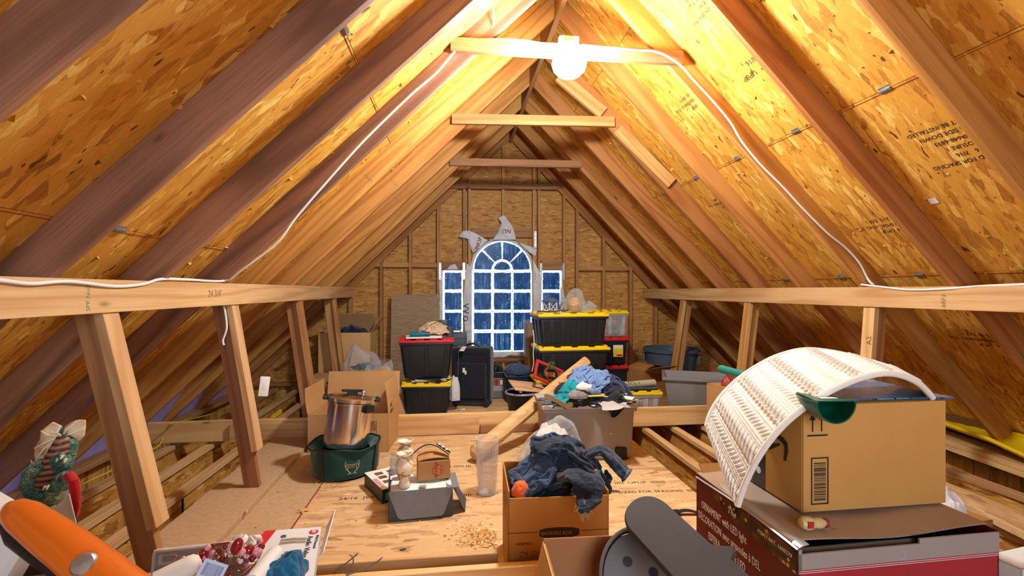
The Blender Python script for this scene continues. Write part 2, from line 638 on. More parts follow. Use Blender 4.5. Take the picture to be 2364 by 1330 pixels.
def garment(name, label, mat, G, th=.005, cat='clothes', hems=(), hem_mat=None):
    """thin two-sided cloth from a simulated grid; hems: which edges get a stitched hem"""
    n, m = G.shape[:2]
    a = np.gradient(G, axis=0)
    b = np.gradient(G, axis=1)
    N = np.cross(a, b)
    N /= (np.linalg.norm(N, axis=2, keepdims=True) + 1e-9)
    N = np.where(N[:, :, 2:3] < 0, -N, N) if False else N
    o0 = G.reshape(-1, 3).mean(0)
    o0[2] = G[:, :, 2].min()
    top = (G + N * th / 2 - o0).reshape(-1, 3)
    bot = (G - N * th / 2 - o0).reshape(-1, 3)
    k = n * m
    fs = []
    for i in range(n - 1):
        for j in range(m - 1):
            p = (i * m + j, (i + 1) * m + j, (i + 1) * m + j + 1, i * m + j + 1)
            fs += [p, tuple(k + q for q in p[::-1])]
    for i in range(n - 1):
        for j in (0, m - 1):
            p, q = i * m + j, (i + 1) * m + j
            fs.append((p, q, k + q, k + p))
    for j in range(m - 1):
        for i in (0, n - 1):
            p, q = i * m + j, i * m + j + 1
            fs.append((p, q, k + q, k + p))
    t = thing(name, label, cat, tuple(o0))
    o = MB().add(top.tolist() + bot.tolist(), fs).build('cloth', mat, t, smooth=True, angle=180)
    sm = o.modifiers.new('subdivide', 'SUBSURF')
    sm.levels = sm.render_levels = 1
    ed = {'a': G[0], 'b': G[-1], 'c': G[:, 0], 'd': G[:, -1], 'e': G[1], 'f': G[-2]}
    for h in hems:
        MB().tube([Vector(p) for p in (ed[h] - o0)], th * .85, 6).build('hem', hem_mat or mat, t, smooth=True)
    return t


# ================================================================ STRUCTURE
RX, RZ, RD = 0.785, 3.375, 0.14            # ridge x, height of the rafters' underside at the ridge, rafter depth
Y_BACK = 6.69
RY = [1.765 + 0.6096 * k for k in range(-7, 8)]   # near faces of the rafters


PITCH = {'L': math.atan(.975), 'R': math.atan(1.028)}


def roof_z(x):
    a = PITCH['R' if x > RX else 'L']
    return RZ + RD / math.cos(a) - abs(x - RX) * math.tan(a)


def slope_dirs(sd):
    """unit vectors down the slope and outwards through the roof"""
    k, a = (1 if sd == 'R' else -1), PITCH[sd]
    return Vector((k * math.cos(a), 0, -math.sin(a))), Vector((k * math.sin(a), 0, math.cos(a)))


def board_mesh(name, L, wy, dz, mat, bevel=0.002):
    return MB().box(0, L, -wy / 2, wy / 2, 0, dz).mesh(name, mat, bevel=bevel, seg=1)


def board(name, p0, p1, wy, dz, mat, parent, side=(0, 0, 1), bevel=0.002):
    """board from p0 to p1 (centre line of its lower-left edge frame); local X along the board, dz measured along `side`"""
    p0, p1 = Vector(p0), Vector(p1)
    x = (p1 - p0).normalized()
    z = Vector(side)
    z = (z - x * z.dot(x)).normalized()
    y = z.cross(x)
    M = Matrix((x, y, z)).transposed().to_4x4()
    me = MB().box(0, (p1 - p0).length, -wy / 2, wy / 2, -dz / 2, dz / 2).mesh(name, mat, bevel=bevel, seg=1)
    o = link(name, me, parent, p0, M.to_euler())
    return o


# ---- ceiling: sheathing panels, rafters, ridge board, collar ties
ceil = struct('ceiling', 'steep gable roof of bare rafters and strand board sheathing')
SIDE = {'L': (0, PITCH['L'], PI), 'R': (0, PITCH['R'], 0)}
raft = MB()
L0, L1 = 0.027, 5.25
raft.add([(L0, 0, 0), (L1, 0, 0), (L1, .038, 0), (L0, .038, 0), (L0 - RD, 0, RD), (L1, 0, RD), (L1, .038, RD), (L0 - RD, .038, RD)],
         [(0, 3, 2, 1), (4, 5, 6, 7), (0, 1, 5, 4), (1, 2, 6, 5), (2, 3, 7, 6), (3, 0, 4, 7)])
raft_me = raft.mesh('rafter', M_RAFTER, bevel=0.0025, seg=1)
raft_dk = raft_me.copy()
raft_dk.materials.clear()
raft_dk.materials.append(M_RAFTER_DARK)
for y in RY + [6.60]:
    link('rafter', raft_me, ceil, (RX, y, RZ), SIDE['R'])
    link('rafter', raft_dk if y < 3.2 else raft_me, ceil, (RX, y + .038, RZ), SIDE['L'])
# short board nailed beside a right rafter
for (ua, va, ub, vb) in ((1290, 176, 1392, 262), (1425, 300, 1550, 424)):
    board('rafter_sister', at(ua, va, Y=RY[11] - .0195), at(ub, vb, Y=RY[11] - .0195), .038, .11, M_STUD, ceil, side=(1, 0, 1))
MB().box(0, 9.2, -.019, .019, 0, .24).build('ridge_board', M_BROWN, ceil, (RX, -2.5, RZ - .035), (0, 0, PI / 2))
panels = {}
for sd, rows in (('L', [0, .52, 1.74, 2.96, 4.18, 5.40]), ('R', [0, .64, 1.86, 3.08, 4.30, 5.45])):
    for r in range(5):
        a, b = rows[r], rows[r + 1]
        y = -2.5 - (1.22 if r % 2 else 0.0)
        while y < 6.7:
            y0, y1 = max(y, -2.5), min(y + 2.438, 6.72)
            y += 2.438
            if y1 - y0 < .05:
                continue
            key = (round(b - a, 3), round(y1 - y0, 3))
            if key not in panels:
                panels[key] = MB().box(.0015, b - a - .0015, -(y1 - y0) / 2 + .0015, (y1 - y0) / 2 - .0015, 0, .0115).mesh('osb_panel', M_ROOF)
            d, nrm = slope_dirs(sd)
            p = Vector((RX, (y0 + y1) / 2, RZ)) + nrm * RD + d * (a - RD)
            link('osb_panel', panels[key], ceil, p, SIDE[sd])


def roof_pt(sd, s, y, h=0.0):
    """point on the underside of the sheathing, s metres down from the ridge, h below it"""
    d, n = slope_dirs(sd)
    return Vector((RX, y, RZ)) + n * (RD - h) + d * (s - RD)


for sd in 'LR':
    MB().box(-.16, 5.3, -4.62, 4.62, .0, .004).build('underlay', plain('felt_underlay', (40, 36, 32), .9), ceil, roof_pt(sd, .14, 2.1, -.0125), SIDE[sd])
clip_me = MB().box(-.018, .018, -.03, .03, -.0015, .0).box(-.004, .004, -.03, .03, -.012, 0).mesh('h_clip', M_METAL)
for sd, rows in (('L', [1.74, 2.96]), ('R', [1.86, 3.08])):
    for s in rows:
        for i in range(6, 14):
            yy = RY[i] + .32
            link('h_clip', clip_me, ceil, roof_pt(sd, s, yy), SIDE[sd])
        MB().box(0, 8.4, -.003, .003, -.0006, .0004).build('chalk_line', M_CHALK, ceil, roof_pt(sd, s + .012, -1.8), (0, 0, 0)).rotation_euler = Euler((-PITCH['R'] if sd == 'R' else PITCH['L'], 0, PI / 2))

# splinters raised by the roofing nails
for sd in 'LR':
    mb = MB()
    rr = random.Random(3 if sd == 'L' else 4)
    d, n = slope_dirs(sd)
    n = -n
    for i in range(520):
        s = .3 + .14 * rr.randint(0, 30) + rr.uniform(-.02, .02)
        y = rr.uniform(.9, 6.6)
        p = roof_pt(sd, s, y)
        e = rr.uniform(.006, .018)
        a = rr.uniform(0, 6.28)
        t1 = (d * math.cos(a) + Vector((0, math.sin(a), 0))) * e
        t2 = (d * -math.sin(a) + Vector((0, math.cos(a), 0))) * e * .45
        mb.add([p - t1 - t2, p + t1 - t2 * .3, p + t2, p - t1 * .2 + n * e * .9 + t1 * .6], [(0, 1, 3), (1, 2, 3), (2, 0, 3)])
    o = mb.build('splinters', M_ROOF, ceil)
    o['kind'] = 'stuff'

# collar ties
for y, (ua, va), (ub, vb), dz in ((RY[9] - .02, (1040, 104), (1575, 135), .086), (RY[11] - .02, (1043, 275), (1418, 282), .089), (RY[13] - .02, (1038, 374), (1341, 380), .084), (6.575, (1037, 429), (1285, 432), .075)):
    board('collar_tie', at(ua, va, Y=y), at(ub, vb, Y=y), .038, dz, M_STUD if 3.5 < y < 5 else M_BROWN, ceil)


# printed stamps on the sheathing
def stamp(sd, s, y, lines, size, flip=1, mat=M_INK):
    z = -slope_dirs(sd)[1]
    x = Vector((0, 1, 0)) * flip
    yv = z.cross(x)
    E = Matrix((x, yv, z)).transposed().to_euler()
    for i, ln in enumerate(lines):
        p = roof_pt(sd, s, y, .001) + yv * (-i * size * 1.35)
        text('stamp_print', ln, size, mat, ceil, p, E)


SG1 = ['SIZED FOR SPACING', '24/16   7/16', 'EXPOSURE 1', '1-800-648-6893', 'THIS SIDE DOWN', 'MUST BE INSTALLED', 'IN ACCORDANCE WITH', 'APA RECOMMENDATIONS']
SG2 = ['III  24/16  UPUP', 'RATED SHEATHING  7/16', '000  PS 2-10  EXP 1']
stamp('L', 1.02, RY[8] + .10, SG1, .028, -1)
stamp('L', .95, RY[9] + .08, SG2, .035, 1)
stamp('R', .95, RY[8] + .10, SG1[:5], .032, 1)
stamp('R', 1.40, RY[8] + .16, ['LP   UPUP', '24/16'], .05, 1)
stamp('R', 1.35, RY[9] + .10, SG2, .036, 1)
stamp('R', 2.35, RY[7] + .10, SG1[:6], .032, 1)
stamp('R', 2.7, RY[8] + .1, SG2, .034, 1)
stamp('R', 2.2, RY[10] + .1, SG2, .034, 1)
stamp('R', 3.7, RY[8] + .1, SG2, .034, 1)
stamp('R', 1.9, RY[11] + .1, ['24/16', 'EXP 1'], .04, 1)
tagm = MB().box(-.018, .018, -.022, .022, -.001, .001)
tagm.build('paper_label', M_PAPER, ceil, roof_pt('R', 2.55, RY[8] - .1, .003), SIDE['R'])
# green grade stamps on rafters
for sd, k, s in (('L', 10, 1.9), ('L', 11, 1.75), ('L', 12, 1.8), ('R', 7, .9)):
    d, x = slope_dirs(sd)
    p = Vector((RX, RY[k] - .0006, RZ)) + d * s + x * .02
    E = Matrix((x, Vector((0, -1, 0)).cross(x), Vector((0, -1, 0)))).transposed().to_euler()
    text('grade_stamp', 'S-P-F 2', .026, M_GREEN_INK, ceil, p, E)

# eave baffles letting a little daylight through
mbf = NT('eave_baffle')
tl = mbf.n('ShaderNodeBsdfTranslucent', None, Color=(0.30, 0.32, 0.66, 1))
df = mbf.n('ShaderNodeBsdfDiffuse', None, Color=(*lin(176, 172, 214), 1))
ad = mbf.n('ShaderNodeAddShader')
mbf.put(ad.inputs[0], tl.outputs[0])
mbf.put(ad.inputs[1], df.outputs[0])
mbf.put(mbf.out.inputs[0], ad.outputs[0])
M_BAFFLE = mbf.mat
M_BAFFLE_R = plain('brown_baffle', (120, 84, 52), .9)
for i in range(len(RY) - 1):
    y0, y1 = RY[i] + .042, RY[i + 1] - .004
    for sd, k in (('L', -1), ('R', 1)):
        a, b = roof_pt(sd, 4.62, y0, .012), roof_pt(sd, 5.05, y0, .10)
        m_ = MB().sheet(lambda u, v, a=a, b=b, y0=y0, y1=y1: a.lerp(b, u) + Vector((0, (y1 - y0) * v, -.02 * math.sin(v * PI * 5) ** 2)), 3, 10, .004)
        m_.build('eave_baffle', M_BAFFLE if sd == 'L' else M_BAFFLE_R, ceil, smooth=True)

# ---- floor
floor = struct('floor', 'strand board attic deck laid over wooden joists')


def deck(x0, x1, y0, y1, z1, th, mat, name='osb_panel'):
    MB().box(0, x1 - x0 - .003, 0, y1 - y0 - .003, -th, 0).build(name, mat, floor, (x0, y0, z1), bevel=0.0015, seg=1)


deck(-.855, 1.50, 2.07, 3.26, 0, .02, M_FLOOROSB)
deck(-.855, 1.50, 3.26, 4.20, 0, .02, M_FLOOROSB)
deck(-1.49, -1.155, 1.60, 4.20, .032, .05, M_PARTICLE, 'particle_board_strip')
deck(-1.155, -.858, 1.60, 4.20, .0, .02, M_PARTICLE, 'particle_board_strip')
deck(-1.0, .66, 4.30, 5.5, 0, .02, M_FLOOROSB)
deck(.66, 2.0, 4.30, 5.5, 0, .02, M_FLOOROSB)
deck(-1.6, .66, 5.5, 6.69, 0, .02, M_FLOOROSB)
deck(.66, 2.9, 5.5, 6.69, 0, .02, M_FLOOROSB)
deck(-.9, .35, -2.4, 1.90, 0, .02, M_FLOOROSB)
deck(.35, 1.60, -2.4, 1.90, 0, .02, M_FLOOROSB)
deck(2.05, 2.55, 4.30, 5.5, .02, .02, M_BROWN, 'plank')
deck(2.7, 3.1, 4.30, 5.5, .02, .02, M_BROWN, 'plank')
jw = 9.0
web_me = MB().box(0, jw, -.28, -.06, -.006, .006).mesh('web', M_WEB)
fl_me = MB().box(0, jw, -.032, .032, -.019, .019).mesh('flange', M_PINE, bevel=.002, seg=1)
for x in (-2.33, -2.03, -1.745, -1.46, 1.49, 1.775, 2.06, 2.36, 2.66, 2.96, 3.24, 3.55):
    j = link('floor_joist', None, floor, (x, -2.4, -.022), (0, 0, PI / 2))
    link('web', web_me, j, (0, 0, 0), (PI / 2, 0, 0))
    link('flange', fl_me, j, (0, 0, -.019))
    link('flange', fl_me, j, (0, 0, -.30))
# dark block seams between joist lengths
for x, y in ((-1.735, 2.5), (-2.02, 2.35), (-1.735, 3.3), (-1.45, 2.4)):
    MB().box(-.003, .004, -.006, .006, -.28, -.06).build('web_joint', M_BLACK, floor, (x + .001, y, -.022))
MB().box(-3.2, 4.6, -2.5, 6.7, -.40, -.345).build('lower_ceiling', plain('gypsum_back', (150, 128, 100), 0.9, var=.2), floor)
# eave plates along both sides
board('eave_plate', (-2.66, -2.4, -.005), (-2.66, 6.68, -.005), .14, .04, M_BROWN, floor)
board('eave_plate', (3.98, -2.4, -.005), (3.98, 6.68, -.005), .14, .04, M_BROWN, floor)
MB().box(-2.74, -2.72, -2.4, 6.7, -.345, .0).build('rim_board', M_WEB, floor)
MB().box(4.05, 4.07, -2.4, 6.7, -.345, .0).build('rim_board', M_WEB, floor)
for yy in (6.70, -2.47):
    MB().box(-2.74, 4.07, yy, yy + .02, -.345, 0).build('rim_board', M_WEB, floor)
# printed marks on the deck


def floor_print(s, u, v, size, rz=0.0, mat=M_INK):
    p = at(u, v, Z=.0005)
    text('stamp_print', s, size, mat, floor, (p.x, p.y, .0006), (0, 0, rz))


floor_print('IIIIII  SIZED FOR SPACING  IIIIIIIII  24/16  IIIIIII', 1395, 1140, .045, -.06)
floor_print('IIIII  UPUP  IIIIIIII', 1420, 1118, .05, -.06)
floor_print('III IIIIII III  IIIII', 1030, 1080, .05, .02)
floor_print('24/16  [EXP 1]  IIIIIIIIIIIII', 780, 1155, .05, .02)
floor_print('IIII  IIIII IIIII', 1070, 1146, .05, .02)
floor_print('IIIIIII  IIIII  LP', 1170, 1067, .04, .02)
ch = at(679, 1211, Z=0)
MB().box(-.004, .004, -.55, 1.55, .0005, .002).build('chalk_line', M_CHALK, floor, (-.853, 2.6, 0))

# ---- cross beams standing on the deck
def cross(name, label, x0, x1, y, h, mat, th=.038):
    MBo = MB().box(0, x1 - x0, -th / 2, th / 2, 0, h)
    o = MBo.build(name, mat, None, (x0, y, 0), bevel=.0025, seg=1)
    o['label'] = label
    o['kind'] = 'structure'
    return o


cross('trim_1', 'long cross beam on edge at the far side of the bare deck', -2.5, 3.4, 4.262, .172, M_PINE)
cross('trim_2', 'short pine board nailed before the far cross beam, behind the pot and boxes', -1.85, .22, 4.222, .150, M_PINE)
cross('trim_3', 'pine cross beam on edge at the near side of the bare deck', -1.25, .185, 2.045, .14, M_PINE)
cross('trim_4', 'front pine cross beam at the lower edge of the picture', -2.4, 1.2, 1.935, .14, M_PINE)
cross('trim_5', 'low board laid at the foot of the far cross beam beside the log', .23, 1.35, 4.222, .07, M_BROWN)

# ---- knee walls: purlin plate on leaning struts
def knee(name, label, x0, x1, z0, z1, struts, k):
    wl = struct(name, label)
    M_ = MB().box(0, 9.0, -.019, .019, 0, z1 - z0)
    dx = x1 - x0
    M_.build('purlin', M_PINE, wl, (x0, -2.4, z0), (0, 0, PI / 2 - math.atan2(dx, 9.0)), bevel=.002, seg=1)
    for (y, xb, zb, zc) in struts:
        xt = x0 + dx * (y + 2.4) / 9.0
        top = Vector((xt + k * .035, y, z0 + .02))
        bot = Vector((xb, y, zb))
        d = (top - bot).normalized()
        off = Vector((k * .050, .02, 0))
        back = (top + off + d * .1, bot + off)
        board('strut', back[1], back[0], .038, .089, M_BROWN if y < 3.2 and k < 0 else M_STUD, wl, side=(1, 0, 0))
        f0 = bot + d * zc + Vector((-k * .020, .005, 0))
        f1 = top - d * .02 + Vector((-k * .020, .005, 0))
        board('strut_stiffener', f0, f1, .089, .038, M_PINE if y < 3.2 else M_STUD, wl, side=(1, 0, 0))
    return wl


# the purlin faces the middle of the room; struts lean inwards at the foot
kl = knee('wall_left', 'low knee wall of a pine plate on leaning struts, left side', -1.362, -1.352, 1.1735, 1.303,
          [(2.06, -1.13, .03, .30), (3.14, -1.20, .03, .24), (4.42, -1.22, 0, .2), (5.66, -1.25, 0, .2), (.8, -1.13, .03, .3)], -1)
kr = knee('wall_right', 'low knee wall of a pine plate on leaning struts, right side', 2.93, 2.74, 1.150, 1.284,
          [(5.5, 2.62, .0, .12), (4.25, 2.68, .0, .12), (2.93, 2.76, 0, .10), (.9, 2.8, 0, .1)], 1)
text('grade_stamp', 'SPF No2', .028, M_GREEN_INK, kl, (-1.3385, 1.94, 1.183), (PI / 2, -PI / 2, PI / 2))
text('pencil_note', "24 3/4'", .055, plain('pencil', (150, 110, 80), .9), kl, (-1.3365, 2.79, 1.225), (PI / 2, 0, PI / 2))
text('grade_stamp', 'S-P-F 2', .026, M_GREEN_INK, kr, (2.80, 2.42, 1.165), (PI / 2, -PI / 2, -PI / 2))
text('pencil_note', 'A2', .05, plain('pencil', (150, 110, 80), .9), kr, (2.742, 2.845, .9), (PI / 2, -PI / 2, 0))

# ---- gable wall at the far end
wb = struct('wall_back', 'gable end wall of strand board panels between wooden studs')
YS = 6.60                                 # front edge of the studs
studs_px = [808, 880, 947, 1012, 1072, 1084, 1162, 1233, 1245, 1303, 1333, 1394, 1457, 1515]
stx = [at(u, 600, Y=YS).x for u in studs_px]


def clip_col(xa, xb, z0, z1=None):
    """wall piece between xa and xb, from z0 to z1 or to the roof line"""
    if z1 is not None:
        return [(xa, z0), (xb, z0), (xb, z1), (xa, z1)]
    p = [(xa, z0), (xb, z0), (xb, roof_z(xb))]
    if xa < RX < xb:
        p.append((RX, roof_z(RX)))
    return p + [(xa, roof_z(xa))]


wz = {k: at(1160, v, Y=Y_BACK).z for k, v in dict(cb=822, sb=770, st=624, ct=540, spring=624, arch=558).items()}
cols = [-2.72] + [stx[0], stx[1], stx[2], stx[3], (stx[4] + stx[5]) / 2, stx[6], (stx[7] + stx[8]) / 2, stx[9], stx[10], stx[11], stx[12], stx[13]] + [3.3, 4.0]
for i in range(len(cols) - 1):
    a, b = cols[i], cols[i + 1]
    pcs = [clip_col(a, b, 0)]
    if i == 4 or i == 7:
        pcs = [clip_col(a, b, 0, wz['sb']), clip_col(a, b, wz['st'])]
    if i in (5, 6):
        pcs = [clip_col(a, b, 0, wz['cb']), clip_col(a, b, wz['ct'])]
    for pc in pcs:
        o = MB().prism(pc, 0, .012, 'y').build('osb_panel', M_WALLOSB, wb, (0, Y_BACK, 0))
        # strand texture lies in the wall plane
        me = o.data
        me.transform(Matrix.Rotation(-PI / 2, 4, 'X'))
        o.rotation_euler = (PI / 2, 0, 0)
        c0 = Vector((pc[0][0], Y_BACK, pc[0][1]))
for i, x in enumerate(stx):
    z0 = .038
    z1 = roof_z(x) - RD / math.cos(.79) + .02
    if studs_px[i] == 1162:
        for (a, b) in ((.038, wz['cb'] - .05), (wz['ct'] + .09, z1)):
            board('stud', (x, YS + .045, a), (x, YS + .045, b), .089, .038, M_STUD, wb, side=(1, 0, 0))
        continue
    board('stud', (x, YS + .045, z0), (x, YS + .045, z1), .089, .038, M_STUD, wb, side=(1, 0, 0))
board('sole_plate', (-2.6, YS + .045, .019), (3.9, YS + .045, .019), .089, .038, M_STUD, wb)
# blocking rows
zb = at(1160, 613, Y=YS).z
for a, b in ((0, 1), (1, 2), (2, 3)):
    z_ = zb
    board('blocking', (stx[a] + .02, YS + .045, z_), (stx[b] - .02, YS + .045, z_), .089, .06, M_STUD, wb)
zb2 = at(1400, 620, Y=YS).z
for a, b in ((10, 11), (11, 12)):
    board('blocking', (stx[a] + .02, YS + .045, zb2), (stx[b] - .02, YS + .045, zb2), .089, .06, M_STUD, wb)
for ua, ub, v in ((1013, 1073, 612), (1086, 1232, 538), (1246, 1302, 612)):
    pa, pb = at(ua + 3, v, Y=YS), at(ub - 3, v, Y=YS)
    board('window_header', pa + Vector((0, .03, 0)), pb + Vector((0, .03, 0)), .05, .12, M_BROWN, wb)
pa, pb = at(1030, 832, Y=YS), at(1300, 832, Y=YS)
board('window_sill', pa + Vector((0, .02, 0)), pb + Vector((0, .02, 0)), .10, .038, M_BROWN, wb)
strap = MB().box(-.016, .016, -.002, .002, -.115, .115)
for k in range(5):
    strap.m = 1
    strap.box(-.004, .004, -.0025, -.002, -.1 + .05 * k - .004, -.1 + .05 * k + .004)
sm = strap.mesh('strap_tie', [M_METAL, M_BLACK])
for u, v in ((1016, 626), (1071, 626), (1236, 553), (1249, 627), (1301, 627)):
    link('strap_tie', sm, wb, at(u, v, Y=YS - .004))
text('stamp_print', '\n'.join(['RATED SHEATHING', '24/16 7/16 IN', 'SIZED FOR SPACING', 'EXPOSURE 1', 'THICKNESS 0.418', 'PS 2-10 SHEATHING', '000 HUD-UM-40C', 'STRENGTH AXIS', 'THIS DIRECTION']), .0145, M_INK, wb, at(984, 628, Y=Y_BACK - .002), (PI / 2, 0, 0))

# side of the room behind the camera, with an opening added for the rear fill
wf = struct('wall_front', 'plain strand board gable wall behind the camera')
for pc in ([(-2.72, 0), (-.3, 0), (-.3, 2.50), (-2.72, .15)], [(1.62, 0), (4.0, 0), (4.0, .26), (1.62, 2.70)], [(-.3, 0), (1.62, 0), (1.62, .7), (-.3, .7)], [(-.3, 2.50), (1.62, 2.50), (RX, 3.57)]):
    MB().prism(pc, -.012, 0, 'y').build('osb_panel', M_WALLOSB, wf, (0, -2.45, 0))

# ---- windows: painted-over panes with daylight leaking round the edges
mp = NT('painted_pane')
tc = mp.n('ShaderNodeTexCoord')
gen = tc.outputs['UV']
sp = mp.n('ShaderNodeSeparateXYZ', None, Vector=gen)
ob = mp.coord(which='Object')
ex = mp.math('MINIMUM', sp.outputs[0], mp.math('SUBTRACT', 1.0, sp.outputs[0]))
ez = mp.math('MINIMUM', sp.outputs[1], mp.math('SUBTRACT', 1.0, sp.outputs[1]))
edge = mp.math('MINIMUM', ex, ez)
nz1 = mp.n('ShaderNodeTexNoise', None, Vector=ob, Scale=22.0, Detail=4.0).outputs[0]
edge = mp.math('ADD', edge, mp.math('MULTIPLY', mp.math('SUBTRACT', nz1, 0.5), 0.10))
em = mp.ramp(edge, [(0.0, (1, 1, 1)), (0.012, (0.5, 0.5, 0.5)), (0.05, (0.0, 0.0, 0.0))])
vo = mp.n('ShaderNodeTexVoronoi', None, Vector=ob, Scale=42.0)
sel = mp.n('ShaderNodeSeparateColor', None, Color=vo.outputs['Color']).outputs[0]
spk = mp.math('MULTIPLY', mp.math('LESS_THAN', vo.outputs['Distance'], 0.17), mp.math('GREATER_THAN', sel, 0.86))
strk = mp.n('ShaderNodeTexNoise', None, Vector=mp.coord(scale=(55, 55, 4), which='Object'), Scale=1.0, Detail=4.0).outputs[0]
big = mp.n('ShaderNodeTexNoise', None, Vector=ob, Scale=7.0, Detail=2.0).outputs[0]
base = mp.math('MULTIPLY', mp.ramp(strk, [(0.4, (0, 0, 0)), (0.72, (1, 1, 1))]), mp.ramp(big, [(0.35, (0.02, 0.02, 0.02)), (0.75, (0.42, 0.42, 0.42))]))
leak = mp.math('MAXIMUM', mp.math('MAXIMUM', em, spk), base, clamp=True)
trn = mp.n('ShaderNodeBsdfTransparent', None, Color=mp.mix(leak, (0.08, 0.17, 0.28), (1, 1, 1)))
mp.set(Base_Color=(0.004, 0.008, 0.014), Roughness=0.25)
ms = mp.n('ShaderNodeMixShader')
mp.put(ms.inputs[0], mp.math('SUBTRACT', 0.25, mp.math('MULTIPLY', leak, 0.25)))
mp.put(ms.inputs[1], trn.outputs[0])
mp.put(ms.inputs[2], mp.b.outputs[0])
mp.put(mp.out.inputs[0], ms.outputs[0])
M_PANE = mp.mat
M_FRAME = plain('window_frame_white', (206, 214, 224), 0.5)
YW = 6.665


def pane(parent, poly, box=None):
    """flat pane from (x, z) outline, with 0..1 UV over its box"""
    mb = MB().prism(poly, 0, .004, 'y')
    o = mb.build('pane', M_PANE, parent, (0, YW, 0))
    xs, zs = [p[0] for p in poly], [p[1] for p in poly]
    x0, x1, z0, z1 = (min(xs), max(xs), min(zs), max(zs)) if box is None else box
    uv = o.data.uv_layers.new(name='UVMap')
    for lp in o.data.loops:
        c = o.data.vertices[lp.vertex_index].co
        uv.data[lp.index].uv = ((c.x - x0) / (x1 - x0), (c.z - z0) / (z1 - z0))
    return o


def fanpane(parent, cx, cz, r0, r1, a0, a1, n=14):
    mb = MB()
    vs, fs, uvs = [], [], []
    for i in range(n + 1):
        a = a0 + (a1 - a0) * i / n
        for j, r in enumerate((r0, r1)):
            vs.append((cx + r * math.cos(a), 0, cz + r * math.sin(a)))
            uvs.append((i / n, j))
    for i in range(n):
        fs.append((2 * i, 2 * i + 1, 2 * i + 3, 2 * i + 2))
    k = len(vs)
    vs += [(x, .004, z) for x, y, z in vs]
    fs += [tuple(k + q for q in f[::-1]) for f in fs]
    mb.add(vs, fs)
    me = mb.mesh('pane', M_PANE)
    o = link('pane', me, parent, (0, YW, 0))
    uv = me.uv_layers.new(name='UVMap')
    uu = uvs + uvs
    for lp in me.loops:
        uv.data[lp.index].uv = uu[lp.vertex_index]
    return o


def wbox(u0, u1, v0, v1):
    a, b = at(u0, v1, Y=YW), at(u1, v0, Y=YW)
    return a.x, b.x, a.z, b.z


def bar(parent, x0, x1, z0, z1, name='muntin', y0=YW + .004, y1=YW + .016):
    MB().box(x0, x1, y0, y1, z0, z1).build(name, M_FRAME, parent)


rows_px = [(629, 669), (675, 716), (721, 762), (768, 810)]
w1 = struct('window_1', 'arched centre window with black painted panes and light leaking at the edges')
for (u0, u1) in ((1093.5, 1134.5), (1139.5, 1180.5), (1185, 1225.5)):
    for (v0, v1) in rows_px:
        x0, x1, z0, z1 = wbox(u0, u1, v0, v1)
        pane(w1, [(x0, z0), (x1, z0), (x1, z1), (x0, z1)])
cxw, czw = at(1159.5, 624, Y=YW).x, at(1159.5, 624, Y=YW).z
sc_px = F / (6.665 * math.cos(YAW) + .08)
r_out, r_in, r_hub = 65.5 / sc_px, 24.5 / sc_px, 20 / sc_px
g = .05
for k in range(4):
    a0, a1 = k * PI / 4, (k + 1) * PI / 4
    fanpane(w1, cxw, czw, r_in, r_out, a0 + g * .5, a1 - g * .5)
fanpane(w1, cxw, czw, .003, r_hub, .06, PI - .06)
xL, xR, zB, zT = wbox(1089.5, 1229, 624, 813)[0], wbox(1089.5, 1229, 624, 813)[1], at(1160, 813, Y=YW).z, czw
for u in (1137, 1182.8):
    x = at(u, 700, Y=YW).x
    bar(w1, x - .003, x + .003, zB, zT)
for v in (626.5, 672, 718.5, 765):
    z = at(1160, v, Y=YW).z
    bar(w1, xL, xR, z - .003, z + .003)
for k in (1, 2, 3):
    a = k * PI / 4
    d = Vector((math.cos(a), 0, math.sin(a)))
    c = Vector((cxw, YW + .008, czw))
    MB().tube([c + d * r_hub, c + d * r_out], .003, 4).build('muntin', M_FRAME, w1)
# frame: jambs, sill and arch
for x0, x1 in ((xL - .03, xL), (xR, xR + .03)):
    bar(w1, x0, x1, zB - .03, zT, 'jamb', YW - .012, YW + .02)
bar(w1, xL - .03, xR + .03, zB - .05, zB - .004, 'sill', YW - .03, YW + .02)
ro = r_out + .014
for (ra, rb, nm, yy) in ((ro, ro + .032, 'arch_frame', (YW - .012, YW + .02)),):
    vs, fs = [], []
    n = 36
    for i in range(n + 1):
        a = PI * i / n
        for r, y in ((ra, yy[0]), (rb, yy[0]), (rb, yy[1]), (ra, yy[1])):
            vs.append((cxw + r * math.cos(a), y, czw + r * math.sin(a)))
    for i in range(n):
        for q in range(4):
            fs.append((i * 4 + q, i * 4 + (q + 1) % 4, (i + 1) * 4 + (q + 1) % 4, (i + 1) * 4 + q))
    MB().add(vs, fs).build(nm, M_FRAME, w1, smooth=True)
